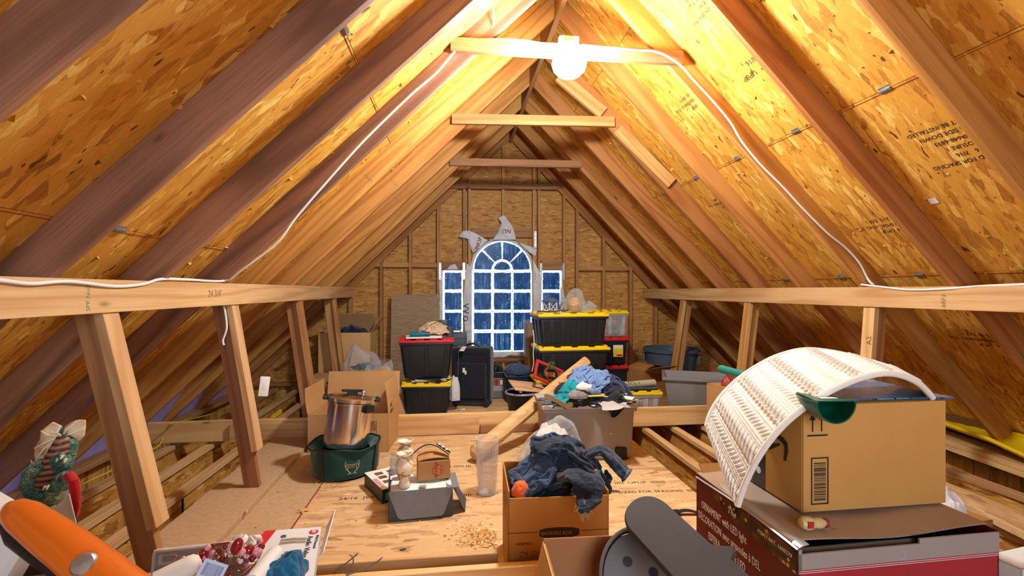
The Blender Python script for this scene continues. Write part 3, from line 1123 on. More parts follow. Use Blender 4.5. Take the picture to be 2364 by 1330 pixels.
# wall board left and right of the arch
n = 18
for k in (0, 1):
    vs, fs = [], []
    xe = cxw + (.52 if k == 0 else -.52)
    for i in range(n + 1):
        a = PI / 2 * i / n if k == 0 else PI - PI / 2 * i / n
        ca, sa = math.cos(a), math.sin(a)
        rb = ro + .025
        q = min(.52 / max(abs(ca), 1e-6), (wz['ct'] + .02 - czw) / max(sa, 1e-6))
        for r in (rb, max(q, rb)):
            for y in (0, .01):
                vs.append((cxw + r * ca, YW + .012 + y, czw + r * sa))
    for i in range(n):
        b0, b1 = i * 4, (i + 1) * 4
        fs += [(b0, b0 + 2, b1 + 2, b1), (b0 + 1, b1 + 1, b1 + 3, b0 + 3)]
    MB().add(vs, fs).build('osb_panel', M_WALLOSB, wb)
for nm, lab, (u0, u1) in (('window_2', 'narrow side window left of the arched one, black painted panes', (1026, 1066)), ('window_3', 'narrow side window right of the arched one, behind the lantern', (1252.5, 1292.5))):
    w2 = struct(nm, lab)
    for (v0, v1) in rows_px[:3]:
        x0, x1, z0, z1 = wbox(u0, u1, v0, v1)
        pane(w2, [(x0, z0), (x1, z0), (x1, z1), (x0, z1)])
    x0, x1, z0, z1 = wbox(u0 - 4, u1 + 4, 625, 766)
    for v in (672, 718.5):
        z = at(1160, v, Y=YW).z
        bar(w2, x0, x1, z - .003, z + .003)
    for a, b in ((x0 - .022, x0), (x1, x1 + .022)):
        bar(w2, a, b, z0 - .03, z1 + .03, 'jamb', YW - .012, YW + .02)
    bar(w2, x0 - .02, x1 + .02, z0 - .04, z0 - .002, 'sill', YW - .02, YW + .02)
    bar(w2, x0 - .02, x1 + .02, z1 + .003, z1 + .03, 'head', YW - .012, YW + .02)
# ================================================================ LAMP AND CABLES
M_BULB = NT('lit_bulb')
em_ = M_BULB.n('ShaderNodeEmission', None, Color=(0.87, 0.955, 1.0, 1), Strength=1.06 * BULB_W / (PI * 4 * PI * .088 ** 2))
M_BULB.put(M_BULB.out.inputs[0], em_.outputs[0])
M_BULB = M_BULB.mat


def lamp(label, loc):
    t = thing('ceiling_lamp', label, 'lamp', loc)
    MB().box(-.06, .06, -.005, .045, .08, .165).build('junction_box', M_WHITE, t, bevel=.008)
    MB().lathe([(.045, .115), (.05, .10), (.044, .075), (.036, .06)], 20).build('socket', M_WHITE, t, smooth=True)
    MB().lathe([(0, -.085), (.03, -.082), (.066, -.070), (.094, -.040), (.104, -.005), (.100, .015), (.080, .038), (.05, .058), (.036, .068), (0, .07)], 28).build('bulb', M_BULB, t, smooth=True)
    return t


LP = atd(1314, 146, 2.85)
lamp('bare white lit bulb hanging from the nearest collar tie', LP)


def cable(name, label, pts, r=.0055, mat=M_WHITE, flat=1.0):
    # smooth the polyline with Catmull-Rom
    P = [Vector(p) for p in pts]
    out = []
    for i in range(len(P) - 1):
        p0, p1, p2, p3 = P[max(i - 1, 0)], P[i], P[i + 1], P[min(i + 2, len(P) - 1)]
        for k in range(6):
            t = k / 6
            out.append(.5 * ((2 * p1) + (p2 - p0) * t + (2 * p0 - 5 * p1 + 4 * p2 - p3) * t * t + (3 * p1 - p0 - 3 * p2 + p3) * t ** 3))
    out.append(P[-1])
    o = MB().tube(out, r, 8, flat=flat).build(name, mat, None, smooth=True)
    return tag(o, label, 'cable')


yl = RY[9] - .008
cable('electric_cable', 'white cable lying along the left plate and up a rafter to the lamp',
      [at(-60, 642, X=-1.331), at(0, 647, X=-1.331), at(74, 655, X=-1.331), at(160, 650, X=-1.329), at(264, 661, X=-1.331), at(330, 656, X=-1.331), at(372, 644.5, X=-1.331), at(430, 645.5, X=-1.331), at(520, 648, X=-1.331)]
      + [at(u, v, Y=yl - .02) for u, v in ((560, 622), (640, 560), (683, 503), (750, 425), (842, 323), (950, 218), (1008, 168), (1060, 108), (1092, 94), (1127, 91), (1200, 93), (1270, 103))], .0065)
cable('electric_cable', 'white cable running from the lamp down a right rafter onto the right plate',
      [at(u, v, Y=yl - .05) for u, v in ((1345, 104), (1400, 110), (1470, 116), (1512, 119), (1545, 133), (1575, 155), (1602, 186))] + [at(u, v, Y=yl - .01) for u, v in ((1641, 228), (1685, 281), (1712, 326), (1755, 379), (1808, 432), (1849, 477), (1910, 538), (1951, 571), (1983, 606), (2004, 645))] + [at(2016, 657, X=2.81)], .0065)
cable('electric_cable', 'white cable draped along the face of the right plate',
      [at(1988, 657, X=2.80), at(2040, 663, X=2.80), at(2100, 669, X=2.80), at(2180, 667, X=2.805), at(2260, 661, X=2.82), at(2364, 656.5, X=2.83), at(2450, 654, X=2.84)], .0065)
cable('electric_cable', 'thin white cable dropping from the ridge to the left end of the nearest tie',
      [at(1137, -30, Y=2.95), at(1139, 20, Y=2.96), at(1138, 55, Y=2.98), at(1128, 80, Y=3.0), at(1126, 94, Y=3.0)], .004)
cable('electric_cable', 'short white cable hanging against the second left strut',
      [at(517, 706, Y=3.075), at(522, 735, Y=3.075), at(523, 760, Y=3.075), at(515, 785, Y=3.075), at(517, 797, Y=3.075)], .006)
M_YWIRE = plain('yellow_wire', (224, 196, 60), .4)
cable('electric_cable', 'yellow cable crossing the joists at the left eave',
      [at(176, 1126, Z=.004), at(215, 1106, Z=.004), at(262, 1084, Z=.004), at(330, 1045, Z=.004), at(366, 1030, Z=.006), at(380, 1000, Z=.08), at(388, 985, Z=.17), at(398, 978, Z=.195), at(420, 972, Z=.05), at(480, 958, Z=.004), at(530, 940, Z=.004), at(590, 915, Z=.004)], .005, M_YWIRE)
o = thing('cover_plate', 'white cover plate leaning beside the second left strut', 'cover', at(607, 915, Y=3.19), 0, rot=(0, .12, .3))
MB().box(-.028, .028, -.004, .004, 0, .125).build('plate', M_WHITE, o, bevel=.003)
MB().box(-.006, .006, -.006, -.003, .045, .075).build('switch', M_PAPER, o)
a, b = at(617, 971, Z=.01), at(650, 949, Z=.01)
tag(board('ruler', a, b, .004, .05, M_YELLOW, None, side=(0, 0, 1)), 'short yellow strip standing between the left joists', 'ruler')

# ================================================================ GENERIC BUILDERS
def tote(name, label, loc, rz, L, W, H, mb, ml, group=None, lidh=.03, taper=.10, ribs=5, sides=3, bumps=True, handle=False):
    """storage tote; footprint L (local x) by W (local y) at the rim, H overall"""
    t = thing(name, label, 'tote', loc, rz, group)
    hb = H - lidh * .6
    l0, w0, l1, w1 = L / 2 * (1 - taper) - .012, W / 2 * (1 - taper) - .012, L / 2 - .018, W / 2 - .018
    th = .004
    m = MB()
    m.hexa([(-l0, -w0, 0), (l0, -w0, 0), (l0, w0, 0), (-l0, w0, 0)], [(-l1, -w1, hb), (l1, -w1, hb), (l1, w1, hb), (-l1, w1, hb)])
    body = m.build('body', mb, t, bevel=min(.03, W * .08), seg=3)
    r = MB()
    for i in range(ribs):
        f = -.8 + 1.6 * i / max(1, ribs - 1)
        for s in (-1, 1):
            xw = L * .035
            r.hexa([(f * l0 - xw, s * w0 - .006, .03), (f * l0 + xw, s * w0 - .006, .03), (f * l0 + xw, s * w0 + .006, .03), (f * l0 - xw, s * w0 + .006, .03)],
                   [(f * l1 - xw * 1.25, s * w1 - .006, hb - .05), (f * l1 + xw * 1.25, s * w1 - .006, hb - .05), (f * l1 + xw * 1.25, s * w1 + .006, hb - .05), (f * l1 - xw * 1.25, s * w1 + .006, hb - .05)])
    for i in range(sides):
        f = -.7 + 1.4 * i / max(1, sides - 1)
        for s in (-1, 1):
            yw = W * .05
            r.hexa([(s * l0 - .006, f * w0 - yw, .03), (s * l0 + .006, f * w0 - yw, .03), (s * l0 + .006, f * w0 + yw, .03), (s * l0 - .006, f * w0 + yw, .03)],
                   [(s * l1 - .006, f * w1 - yw, hb - .05), (s * l1 + .006, f * w1 - yw, hb - .05), (s * l1 + .006, f * w1 + yw, hb - .05), (s * l1 - .006, f * w1 + yw, hb - .05)])
    r.build('ribs', mb, t, bevel=.002, seg=1)
    MB().box(-L / 2 + .006, L / 2 - .006, -W / 2 + .006, W / 2 - .006, hb - .035, hb - .012).build('rim', mb, t, bevel=.008)
    if ml:
        lid = MB().box(-L / 2, L / 2, -W / 2, W / 2, hb - .012, H).build('lid', ml, t, bevel=.012, seg=3)
        if bumps:
            ra = MB().box(-L * .075, L * .075, -.02, .02, -.004, .014).mesh('lid_ridge', ml, bevel=.004, seg=1)
            rb_ = MB().box(-.02, .02, -W * .1, W * .1, -.004, .014).mesh('lid_ridge', ml, bevel=.004, seg=1)
            for s in (-1, 1):
                for i in range(4):
                    link('lid_ridge', ra, lid, ((-.72 + .48 * i) * L / 2, s * W / 2 * .88, H))
                for f in (-.5, .5):
                    link('lid_ridge', rb_, lid, (s * L / 2 * .92, f * W / 2, H))
    return t


def carton(name, label, loc, rz, L, W, H, mat, flaps=(), inside=None, group=None, cat='box', top=False, rot=None, th=.004):
    """cardboard box, base centred at loc; flaps: (side, angle) with side in x+ x- y+ y-, angle 0 = upright, + = outwards"""
    t = thing(name, label, cat, loc, rz, group, rot)
    a, b = L / 2, W / 2
    m = MB()
    m.box(-a, a, -b, -b + th, 0, H).box(-a, a, b - th, b, 0, H).box(-a, -a + th, -b, b, 0, H).box(a - th, a, -b, b, 0, H).box(-a, a, -b, b, 0, th)
    if top:
        m.box(-a, a, -b, b, H - th, H)
    m.build('body', mat, t, bevel=.0012, seg=1)
    for (s, ang, ln) in flaps:
        w = (L if s[0] == 'y' else W) / 2 - .002
        f = MB().sheet(lambda u, v: (-w + 2 * w * u, -.006 * math.sin(v * PI), v * ln), 2, 4, th)
        k = {'y-': 0, 'x+': PI / 2, 'y+': PI, 'x-': -PI / 2}[s]
        p = {'y-': (0, -b, H), 'y+': (0, b, H), 'x+': (a, 0, H), 'x-': (-a, 0, H)}[s]
        o = f.build('flap', mat, t, p)
        o.rotation_euler = (R3(0, 0, k) @ R3(ang, 0, 0)).to_euler()
    return t


def heap_mb(rx, ry, rz, seed, fold=.16, freq=2.4, nu=96, nv=40, flat=0.0, twist=1.0, base=1.0):
    """rumpled mound of cloth, flat underneath"""
    S = Vector((seed * 7.3, seed * 3.1, seed * 5.7))
    rm = (rx + ry) / 2
    k1, k2 = .42 * freq / rm, .85 * freq / rm
    amp = fold * .7 * min(rx, ry, rz * 1.2)

    def fn(u, v):
        a, r = 2 * PI * u, 1 - v
        ca, sa = math.cos(a), math.sin(a)
        lobe = base + .20 * noise.noise(Vector((ca * 1.1, sa * 1.1, 0)) + S) + .09 * noise.noise(Vector((ca * 2.6, sa * 2.6, 4)) + S)
        x, y = rx * ca * lobe * min(1, r * 1.12) , ry * sa * lobe * min(1, r * 1.12)
        prof = max(0.0, 1 - r ** 2.6) ** .8
        q = Vector((x, y, 0))
        w = Vector((noise.noise(q * k1 + S), noise.noise(q * k1 + S + Vector((5, 5, 5))), 0)) * .45 * rm
        q2 = q + w
        n1 = noise.noise(Vector((q2.x * k1 * 1.5, q2.y * k1 * .9, 2)) + S)
        n2 = noise.noise(Vector((q2.x * k2 * 1.2, q2.y * k2 * .7, 7)) + S)
        n3 = noise.noise(Vector((q2.x * k2 * 1.9, q2.y * k2 * 1.9, 9)) + S)
        bil = math.sqrt(n2 * n2 + .004) * 2.2 + .8 * math.sqrt(n3 * n3 + .004) - .75
        z = rz * prof * (1 + .38 * n1) + amp * bil * min(1, prof * 1.5)
        if flat:
            z = min(z, rz * flat)
        x += amp * .8 * bil * ca * r * r
        y += amp * .8 * bil * sa * r * r
        return (x, y, max(0, z))
    return MB().grid(fn, nu, nv, cu=True)


def heap(name, label, cat, mat, loc, rx, ry, rz, seed, rot=0.0, group=None, **kw):
    o = heap_mb(rx, ry, rz, seed, **kw).build(name, mat, None, loc, (0, 0, rot), smooth=True, angle=80)
    return tag(o, label, cat, group) if label else o


def drape_mb(w, d, zf, seed, amp=.02, freq=6.0, th=.005, nu=48, nv=40, edge=.06):
    """cloth sheet w x d over the height function zf(x, y), wrinkled, edges wavy"""
    S = Vector((seed * 3.7, seed * 9.1, seed * 2.3))

    def fn(u, v):
        x, y = (u - .5) * w, (v - .5) * d
        q = Vector((x * freq, y * freq, 0)) + S
        x += edge * fbm(q * .5, 2)
        y += edge * fbm(q * .5 + Vector((9, 4, 2)), 2)
        r = 1 - abs(math.sin((x * .9 + y * .6) * freq * 1.6 + 2.2 * fbm(q * .7, 2)))
        return (x, y, zf(x, y) + th + amp * (r ** 1.5) + amp * .8 * fbm(q, 3))
    return MB().sheet(fn, nu, nv, th)


M_CARD = cardboard('cardboard', (196, 150, 98), flute=30)
M_CARD2 = cardboard('cardboard_light', (214, 170, 112), flute=30)
M_CARD3 = cardboard('cardboard_dark', (168, 118, 66))
M_CARD4 = cardboard('cardboard_amber', (208, 156, 84))
M_STEEL = plain('polished_steel', (222, 218, 214), .16, metal=1.0)
M_DENIM = fabric('denim', (34, 46, 66), var=.55, bscale=30, bstr=1.0)
M_DENIM2 = fabric('denim_light', (54, 74, 104), var=.5, bscale=22, bstr=.9)
M_KNIT = fabric('cream_knit', (250, 245, 234), var=.03, bscale=60, bstr=.15)
M_FILM = clearfilm('clear_film', clear=.9)
M_FILM2 = clearfilm('clear_tote', clear=.80, rough=.3, wr=.08)
M_BLUEGREY = plain('blue_grey_plastic', (84, 96, 110), .5)


def decal(parent, x0, x1, z0, z1, y, mat, name='print', th=.0006, axis='y'):
    """flat printed patch on a face"""
    m = MB()
    if axis == 'y':
        m.box(x0, x1, y - th, y + th, z0, z1)
    elif axis == 'x':
        m.box(y - th, y + th, x0, x1, z0, z1)
    else:
        m.box(x0, x1, z0, z1, y - th, y + th)
    return m.build(name, mat, parent)


# ================================================================ FAR LEFT: boards, cartons, totes, suitcase
YG = 6.56
a = at(903, 850, Y=6.50)
b = at(1015, 680, Y=6.50)
m = NT('tan_hardboard')
nz = m.n('ShaderNodeTexNoise', None, Vector=m.coord(scale=(2, 2, 14)), Scale=3.0, Detail=4.0, Distortion=1.5).outputs[0]
m.set(Base_Color=m.ramp(nz, [(.35, lin(150, 124, 88)), (.7, lin(182, 154, 112))]), Roughness=.6)
M_TAN = m.mat
t = thing('leaning_board', 'tan hardboard sheet leaning on the gable wall left of the windows', 'board', ((a.x + b.x) / 2, 6.40, 0), 0, rot=(-.1, 0, 0))
wd = (b.x - a.x) / 2
MB().box(-wd, wd, -.006, .006, 0, b.z + .01).build('sheet', M_TAN, t, bevel=.002, seg=1)
MB().box(-wd, wd, -.009, -.006, b.z - .05, b.z + .008).build('top_batten', M_TAN, t)

# open carton on the far left with a raised flap
p = at(800, 880, Y=5.95)
t = carton('cardboard_box', 'open cardboard box with a lettered flap standing by the gable wall, far left', (p.x, 6.05, 0), 0, .60, .42, .76, M_CARD2, [('x+', .5, .22), ('y+', -.75, .30), ('x-', 1.9, .16)])
text('print', 'FRAGILE', .045, M_INK, t, (.05, .16, .965), (PI / 2 - .75 + .75, .35, 0))
heap('garment', 'dark blue cloth inside the far left cardboard box', 'cloth', fabric('dark_blue_cloth', (24, 30, 60)), (p.x, 6.05, .70), .24, .17, .12, 3)
p = at(752, 905, Y=5.6)
carton('cardboard_box', 'plain tan carton standing behind the third left strut', (p.x - .02, 5.62, 0), .1, .24, .34, .30, M_CARD2, top=True)
# grey lidded tote with clear bag on it
p = atd(823, 925, 4.72)
gt = tote('storage_tote', 'black tote with a worn grey lid beside the far cross beam', (p.x, p.y + .2, 0), -.06, .56, .44, .40, M_BLACK, plain('worn_grey_lid', (136, 138, 134), .6, var=.2, vscale=20), lidh=.05, bumps=False)
MB().box(-.2, .22, -.21, -.15, .401, .409).build('tape', plain('brown_tape', (186, 140, 80), .4), gt)
MB().box(-.12, .08, -.232, -.220, .385, .40).build('lid_catch', M_DKGREY, gt)
t = thing('plastic_bag', 'clear plastic bag of dark cords lying on the grey tote lid', 'bag', (p.x + .02, p.y + .22, .416))
heap_mb(.21, .16, .26, 11, fold=.25, freq=1.5, nu=72, nv=30).build('film', M_FILM, t, smooth=True)
rc = random.Random(5)
for k in range(5):
    q = [Vector((rc.uniform(-.12, .12), rc.uniform(-.09, .09), rc.uniform(.02, .09))) for _ in range(9)]
    MB().tube([q[0]] + [q[i].lerp(q[i + 1], .5) for i in range(8)], .011, 6).build('cord', plain('dark_cord', (60, 52, 46), .5), t, smooth=True)
# tall leaning carton wrapped in film
p = atd(890, 900, 4.55)
t = thing('tall_carton', 'narrow tall cardboard carton in clear film leaning left of the red lidded tote', 'box', (p.x + .08, p.y + .1, .03), 0, rot=(.05, -.33, .35))
MB().box(-.09, .09, -.07, .07, 0, .50).build('body', [M_CARD], t, bevel=.003, seg=1)
MB().box(.091, .095, -.075, .078, -.0, .36).build('blue_panel', plain('slate_blue_card', (74, 92, 124), .35, var=.15), t)
m = MB().grid(lambda u, v: Vector((.100 * math.cos(2 * PI * u) * (1.25 + .15 * math.sin(6 * u * PI + v * 9)), .085 * math.sin(2 * PI * u) * (1.2 + .12 * math.sin(8 * u * PI)), .20 + v * .36)), 28, 10, cu=True)
m.build('film', M_FILM, t, smooth=True)

# the big open moving carton behind the pot
p = atd(815, 1034, 3.72)
bc = carton('cardboard_box', 'large open moving box with raised flaps behind the steel pot', (p.x - .02, p.y + .20, 0), -.08, .62, .42, .30, M_CARD, [('x-', .10, .20), ('y+', .25, .26), ('x+', -.12, .24)])
bc.children[0].name = 'body'
for i in range(5):
    decal(bc, -.02, .12, .05 + i * .035, .0515 + i * .035, -.2125, M_INK)
decal(bc, .12, .1215, .03, .24, -.2125, M_INK)
decal(bc, .22, .2215, .03, .24, -.2125, M_INK)
decal(bc, .12, .22, .238, .24, -.2125, M_INK)
text('print', 'KITCHEN\nBEDROOM\nDINING RM\nLIVING RM\nBATH\nGARAGE\nFAMILY RM\nOFFICE\nBASEMENT', .0165, M_INK, bc, (.135, -.2125, .222), (PI / 2, 0, 0))
text('print', 'A/C\n80/15', .05, M_INK, bc, (.3125, -.14, .33), (PI / 2, 0, PI / 2))
p2_ = atd(735, 905, 3.9)
p3_ = atd(870, 900, 4.1)
carton('cardboard_box', 'small carton with open flaps between the moving box and the grey lidded tote', (p3_.x - .20, 4.46, 0), .05, .42, .16, .40, M_CARD2, [('y-', .5, .1), ('x+', .3, .1)])
carton('cardboard_box', 'flat torn carton lying on the joists left of the moving box', (p2_.x - .02, p2_.y + .35, 0), .3, .3, .2, .07, M_CARD3, [('x-', 1.0, .1)])

# yellow-lid tote, red-lid tote on it, paper and things on top
yb = atd(985, 957, 4.80)
tote('storage_tote', 'black tote with a yellow lid standing under the red lidded tote', (yb.x, yb.y + .26, 0), -.04, .50, .46, .31, M_BLACK, M_YELLOW, ribs=4)
t = thing('paper_stack', 'loose white papers between the yellow lid and the red lidded tote', 'papers', (yb.x + .02, yb.y + .24, .326))
rp = random.Random(2)
for i in range(7):
    MB().box(-.15, .15, -.11, .11, 0, .003).build('sheet', M_PAPER if i % 3 else plain('dark_folder', (60, 56, 52), .6), t, (rp.uniform(-.06, .06), rp.uniform(-.1, -.04), .001 + .0042 * i), (0, 0, rp.uniform(-.5, .5)))
rb = tote('storage_tote', 'black tote with a red lid stacked on the yellow lidded one', (yb.x - .01, yb.y + .28, .358), .03, .56, .50, .40, M_BLACK, M_RED, ribs=3, taper=.16)
MB().box(-.2, .16, -.14, .1, 0, .018).build('book', M_PAPER, None, (yb.x - .02, yb.y + .16, .775), (0, 0, .1), bevel=.003)
tag(bpy.context.scene.objects['book'], 'white flat book lying on the red tote lid', 'book')
tb = thing('travel_tube', 'teal cylinder lying on the book on the red tote lid', 'tube', (yb.x - .17, yb.y + .02, .818), 0, rot=(0, PI / 2, .08))
MB().lathe([(0, 0), (.022, 0), (.024, .005), (.024, .19), (.020, .195), (0, .195)], 18).build('body', plain('teal_plastic', (20, 120, 142), .35), tb, smooth=True)
MB().lathe([(.025, .15), (.025, .20), (0, .20)], 18).build('cap', plain('teal_dark', (14, 90, 108), .4), tb, smooth=True)
M_KRAFT = fabric('kraft_paper', (224, 192, 156), var=.08, bscale=9, bstr=.6)
PK = Pile(yb.x - .5, yb.x + .5, yb.y - .3, yb.y + .8, lambda x, y: .772 + .13 * max(0, 1 - ((x - yb.x - .08) / .17) ** 2 - ((y - yb.y - .26) / .14) ** 2) ** .6)
garment('packing_paper', 'crumpled beige packing paper heaped on the red tote lid', M_KRAFT, crumple(PK, yb.x + .08, yb.y + .26, .85, .7, 46, 40, .34, .84, 71, .3, (.17, .14), lift=.16, its=5), th=.0015, cat='paper')
garment('packing_paper', 'stiff beige paper sheet sticking out left above the teal cylinder', M_KRAFT, crumple(PK, yb.x - .06, yb.y + .26, .42, .3, 24, 20, .72, .90, 72, .2, (.22, .13), lift=.10, its=4, steps=30), th=.0015, cat='paper')
o = MB().box(-.045, .045, -.012, .012, 0, .17).build('phone_case', M_BLACK, None, (yb.x + .16, yb.y + .34, .775), (-.1, 0, .1), bevel=.01)
tag(o, 'black upright case behind the crumpled paper', 'case')
o = MB().lathe([(.0, 0), (.04, 0), (.04, .09), (.032, .1), (0, .1)], 18).build('canister', M_DKGREY, None, (yb.x + .23, yb.y + .22, .775), smooth=True)
tag(o, 'small dark canister at the right end of the red tote lid', 'canister')
# clear bag hanging at the right of the yellow lid
t = thing('plastic_bag', 'white translucent bag stuffed between the yellow tote and the suitcase', 'bag', (yb.x + .285, yb.y + .16, .12))
heap_mb(.05, .07, .24, 8, fold=.3, freq=1.8, nu=64, nv=26).build('film', clearfilm('milky_film', clear=.35), t, smooth=True)

# suitcase
sp_ = atd(1083, 944, 5.02)
sk = thing('suitcase', 'black soft upright suitcase on wheels beside the black totes', 'suitcase', (sp_.x + .05, sp_.y + .24, 0), -.25)
M_NYLON = fabric('black_nylon', (26, 30, 38), var=.25, weave=900, bstr=.15)
MB().box(-.215, .215, -.13, .13, .045, .64).build('body', M_NYLON, sk, bevel=.045, seg=4)
MB().box(-.17, .17, -.155, -.12, .10, .48).build('front_pocket', M_NYLON, sk, bevel=.02, seg=3)
q = []
for i in range(33):
    a_ = i / 32
    x = -.2 + .4 * min(1, max(0, a_ * 3 - 1))
    z = .08 + .5 * min(1, a_ * 3) - .5 * max(0, a_ * 3 - 2)
    q.append((x, -.132, z))
MB().tube(q, .005, 6).build('zip', M_BLACK, sk)
for s in (-1, 1):
    wv = thing('x', 'x', 'x')
    bpy.data.objects.remove(wv)
    MB().lathe([(0, -.012), (.034, -.012), (.036, 0), (.034, .012), (0, .012)], 16, M=T(s * .17, -.10, .036) @ R3(0, PI / 2, 0)).build('wheel', M_BLACK, sk, smooth=True)
    MB().box(s * .17 - .03, s * .17 + .03, -.14, -.06, .03, .10).build('wheel_housing', M_BLACK, sk, bevel=.012)
    MB().box(s * .17 - .02, s * .17 + .02, .06, .12, 0, .05).build('foot', M_BLACK, sk, bevel=.006)
MB().tube([(-.07, 0, .635), (-.06, 0, .665), (0, 0, .675), (.06, 0, .665), (.07, 0, .635)], .012, 8).build('handle', M_BLACK, sk, smooth=True)
tg = MB().sheet(lambda u, v: (-.10 + .05 * u, -.06 - .16 * v, .648 - .03 * v * v), 2, 6, .001).build('paper_tag', M_PAPER, sk)
MB().box(-.08, -.055, -.157, -.1555, .38, .43).box(-.058, -.038, -.157, -.1555, .36, .40).build('sticker', M_PAPER, sk, rot=(0, 0, 0))
MB().tube([(-.12, -.10, .65), (-.125, -.16, .6), (-.13, -.165, .4), (-.125, -.165, .2), (-.12, -.165, .16)], .004, 6).build('strap', plain('grey_strap', (92, 88, 86), .6), sk)
MB().box(-.135, -.105, -.17, -.16, .08, .17).build('strap_end', plain('rose_tag', (190, 140, 120), .5), sk, bevel=.003, seg=1)
# grey case behind, on a carton
p = at(1048, 800, Y=6.1)
carton('cardboard_box', 'carton under the grey case behind the suitcase', (p.x, 6.2, 0), 0, .36, .3, p.z - .002, M_CARD3, top=True)
t = thing('equipment_case', 'grey plastic case standing before the left side window', 'case', (p.x, 6.2, p.z), -.1)
MB().box(-.165, .165, -.11, .11, 0, .17).build('shell', plain('slate_case', (92, 104, 108), .45), t, bevel=.03, seg=3)
MB().tube([(-.09, 0, .165), (-.08, 0, .20), (.08, 0, .20), (.09, 0, .165)], .009, 8).build('handle', M_BLACK, t, smooth=True)
MB().box(-.165, .165, -.112, .112, .10, .105).build('seam', M_BLACK, t)
# printed appliance box
p = atd(1147, 921, 5.55)
t = carton('appliance_box', 'grey and black printed appliance box right of the suitcase', (p.x, p.y + .14, 0), .1, .20, .26, .30, plain('printed_grey_card', (168, 168, 172), .5), [], top=True)
decal(t, -.10, .10, .0, .012, -.1312, M_BLACK)
decal(t, .088, .10, .0, .30, -.1312, M_BLACK)
decal(t, -.10, .10, .24, .30, -.1312, M_BLACK)
decal(t, -.06, .07, .15, .235, -.1316, plain('photo_print', (150, 90, 80), .5, var=.6, vscale=30))
decal(t, -.03, -.005, .16, .225, -.132, plain('red_print', (180, 30, 36), .4))
decal(t, .025, .06, .16, .215, -.132, M_PAPER)
decal(t, -.09, .09, .02, .09, -.1316, plain('grey_print', (120, 122, 128), .5))
o = heap_mb(.09, .12, .09, 14, fold=.25).build('lid_clutter', M_BLACK, None, (p.x, p.y + .14, .302), smooth=True)
tag(o, 'black cloth bundle on top of the printed appliance box', 'cloth')

# ================================================================ HOUSE WRAP round the windows
mw = NT('house_wrap')
nz = mw.n('ShaderNodeTexNoise', None, Vector=mw.coord(), Scale=10.0, Detail=4.0, Distortion=.8).outputs[0]
mw.set(Base_Color=mw.ramp(nz, [(.3, lin(214, 216, 222)), (.7, lin(244, 244, 244))]), Roughness=.6)
mw.bump(nz, .4, .02)
M_WRAP = mw.mat


def wrap(label, pts, y, n=1, bulge=.02, prints=()):
    """torn sheet with an outline of photo points on the wall plane"""
    P = [at(u, v, Y=y) for u, v in pts]
    c = sum(P, Vector()) / len(P)
    k = len(P)
    vs = [p + Vector((0, .012 * fbm(p * 6), 0)) for p in P] + [c.lerp(p, .5) + Vector((0, -bulge + .02 * fbm(p * 5), 0)) for p in P] + [c + Vector((0, -bulge * 1.3, 0))]
    fs = [(i, (i + 1) % k, k + (i + 1) % k, k + i) for i in range(k)] + [(k + i, k + (i + 1) % k, 2 * k) for i in range(k)]
    # give the sheet a little thickness
    vs2 = [p + Vector((0, .0015, 0)) for p in vs]
    m = len(vs)
    fs2 = fs + [tuple(m + q for q in f[::-1]) for f in fs] + [(i, m + i, m + (i + 1) % k, (i + 1) % k) for i in range(k)]
    t = thing('house_wrap_flap', label, 'house wrap', c, 0)
    MB().add([p - c for p in vs + vs2], fs2).build('sheet', M_WRAP, t, smooth=True, angle=60)
    for (s, u, v, size, mat, roll) in prints:
        text('print', s, size, mat, t, at(u, v, Y=y - bulge * 1.3 - .012) - c, (PI / 2, roll, 0), depth=.0006)
    return t


yw_ = 6.595
wrap('torn white house wrap point rising above the arched window', [(1137, 554), (1148, 538), (1158, 512), (1150, 503), (1163, 497), (1176, 513), (1185, 527), (1191, 553)], yw_, prints=[('NU', 1180, 529, .085, M_INKRED, PI)])
wrap('torn house wrap flap bent out left of the arch', [(1092, 585), (1085, 570), (1078, 550), (1062, 548), (1059, 546), (1070, 532), (1086, 533), (1100, 540), (1126, 555), (1104, 575)], yw_, prints=[('INOP', 1104, 577, .075, M_INKRED, -1.25)])
wrap('torn house wrap flap right of the arch', [(1194, 556), (1210, 563), (1240, 575), (1236, 591), (1222, 583), (1206, 570)], yw_)
wrap('white house wrap strip left of the arched window', [(1077, 610), (1090, 608), (1089, 700), (1088, 795), (1074, 796), (1069, 700)], 6.60, bulge=.008, prints=[('O', 1068, 741, .10, M_INK, 0), ('VV', 1069, 700, .12, plain('wrap_blue', (74, 80, 104), .7), 1.57), ('Cut I', 1068, 768, .05, M_INK, 0)])
wrap('white house wrap strip right of the arched window', [(1231, 600), (1242, 622), (1251, 640), (1250, 700), (1248, 760), (1230, 762), (1231, 680)], 6.60, bulge=.008)
wrap('house wrap scrap over the left side window', [(1031, 622), (1040, 613), (1050, 609), (1058, 622)], 6.60, bulge=.006)
wrap('house wrap scrap bunched at the right side window', [(1294, 660), (1300, 672), (1306, 694), (1300, 712), (1292, 720)], 6.60, bulge=.01)
wrap('house wrap strip hanging left of the left side window', [(1013, 650), (1021, 640), (1021, 690), (1020, 760), (1014, 760), (1016, 700)], 6.60, bulge=.006)
wrap('ragged house wrap under the arched window sill', [(1124, 812), (1180, 812), (1212, 812), (1212, 822), (1185, 821), (1160, 826), (1130, 825)], 6.58, bulge=.006)
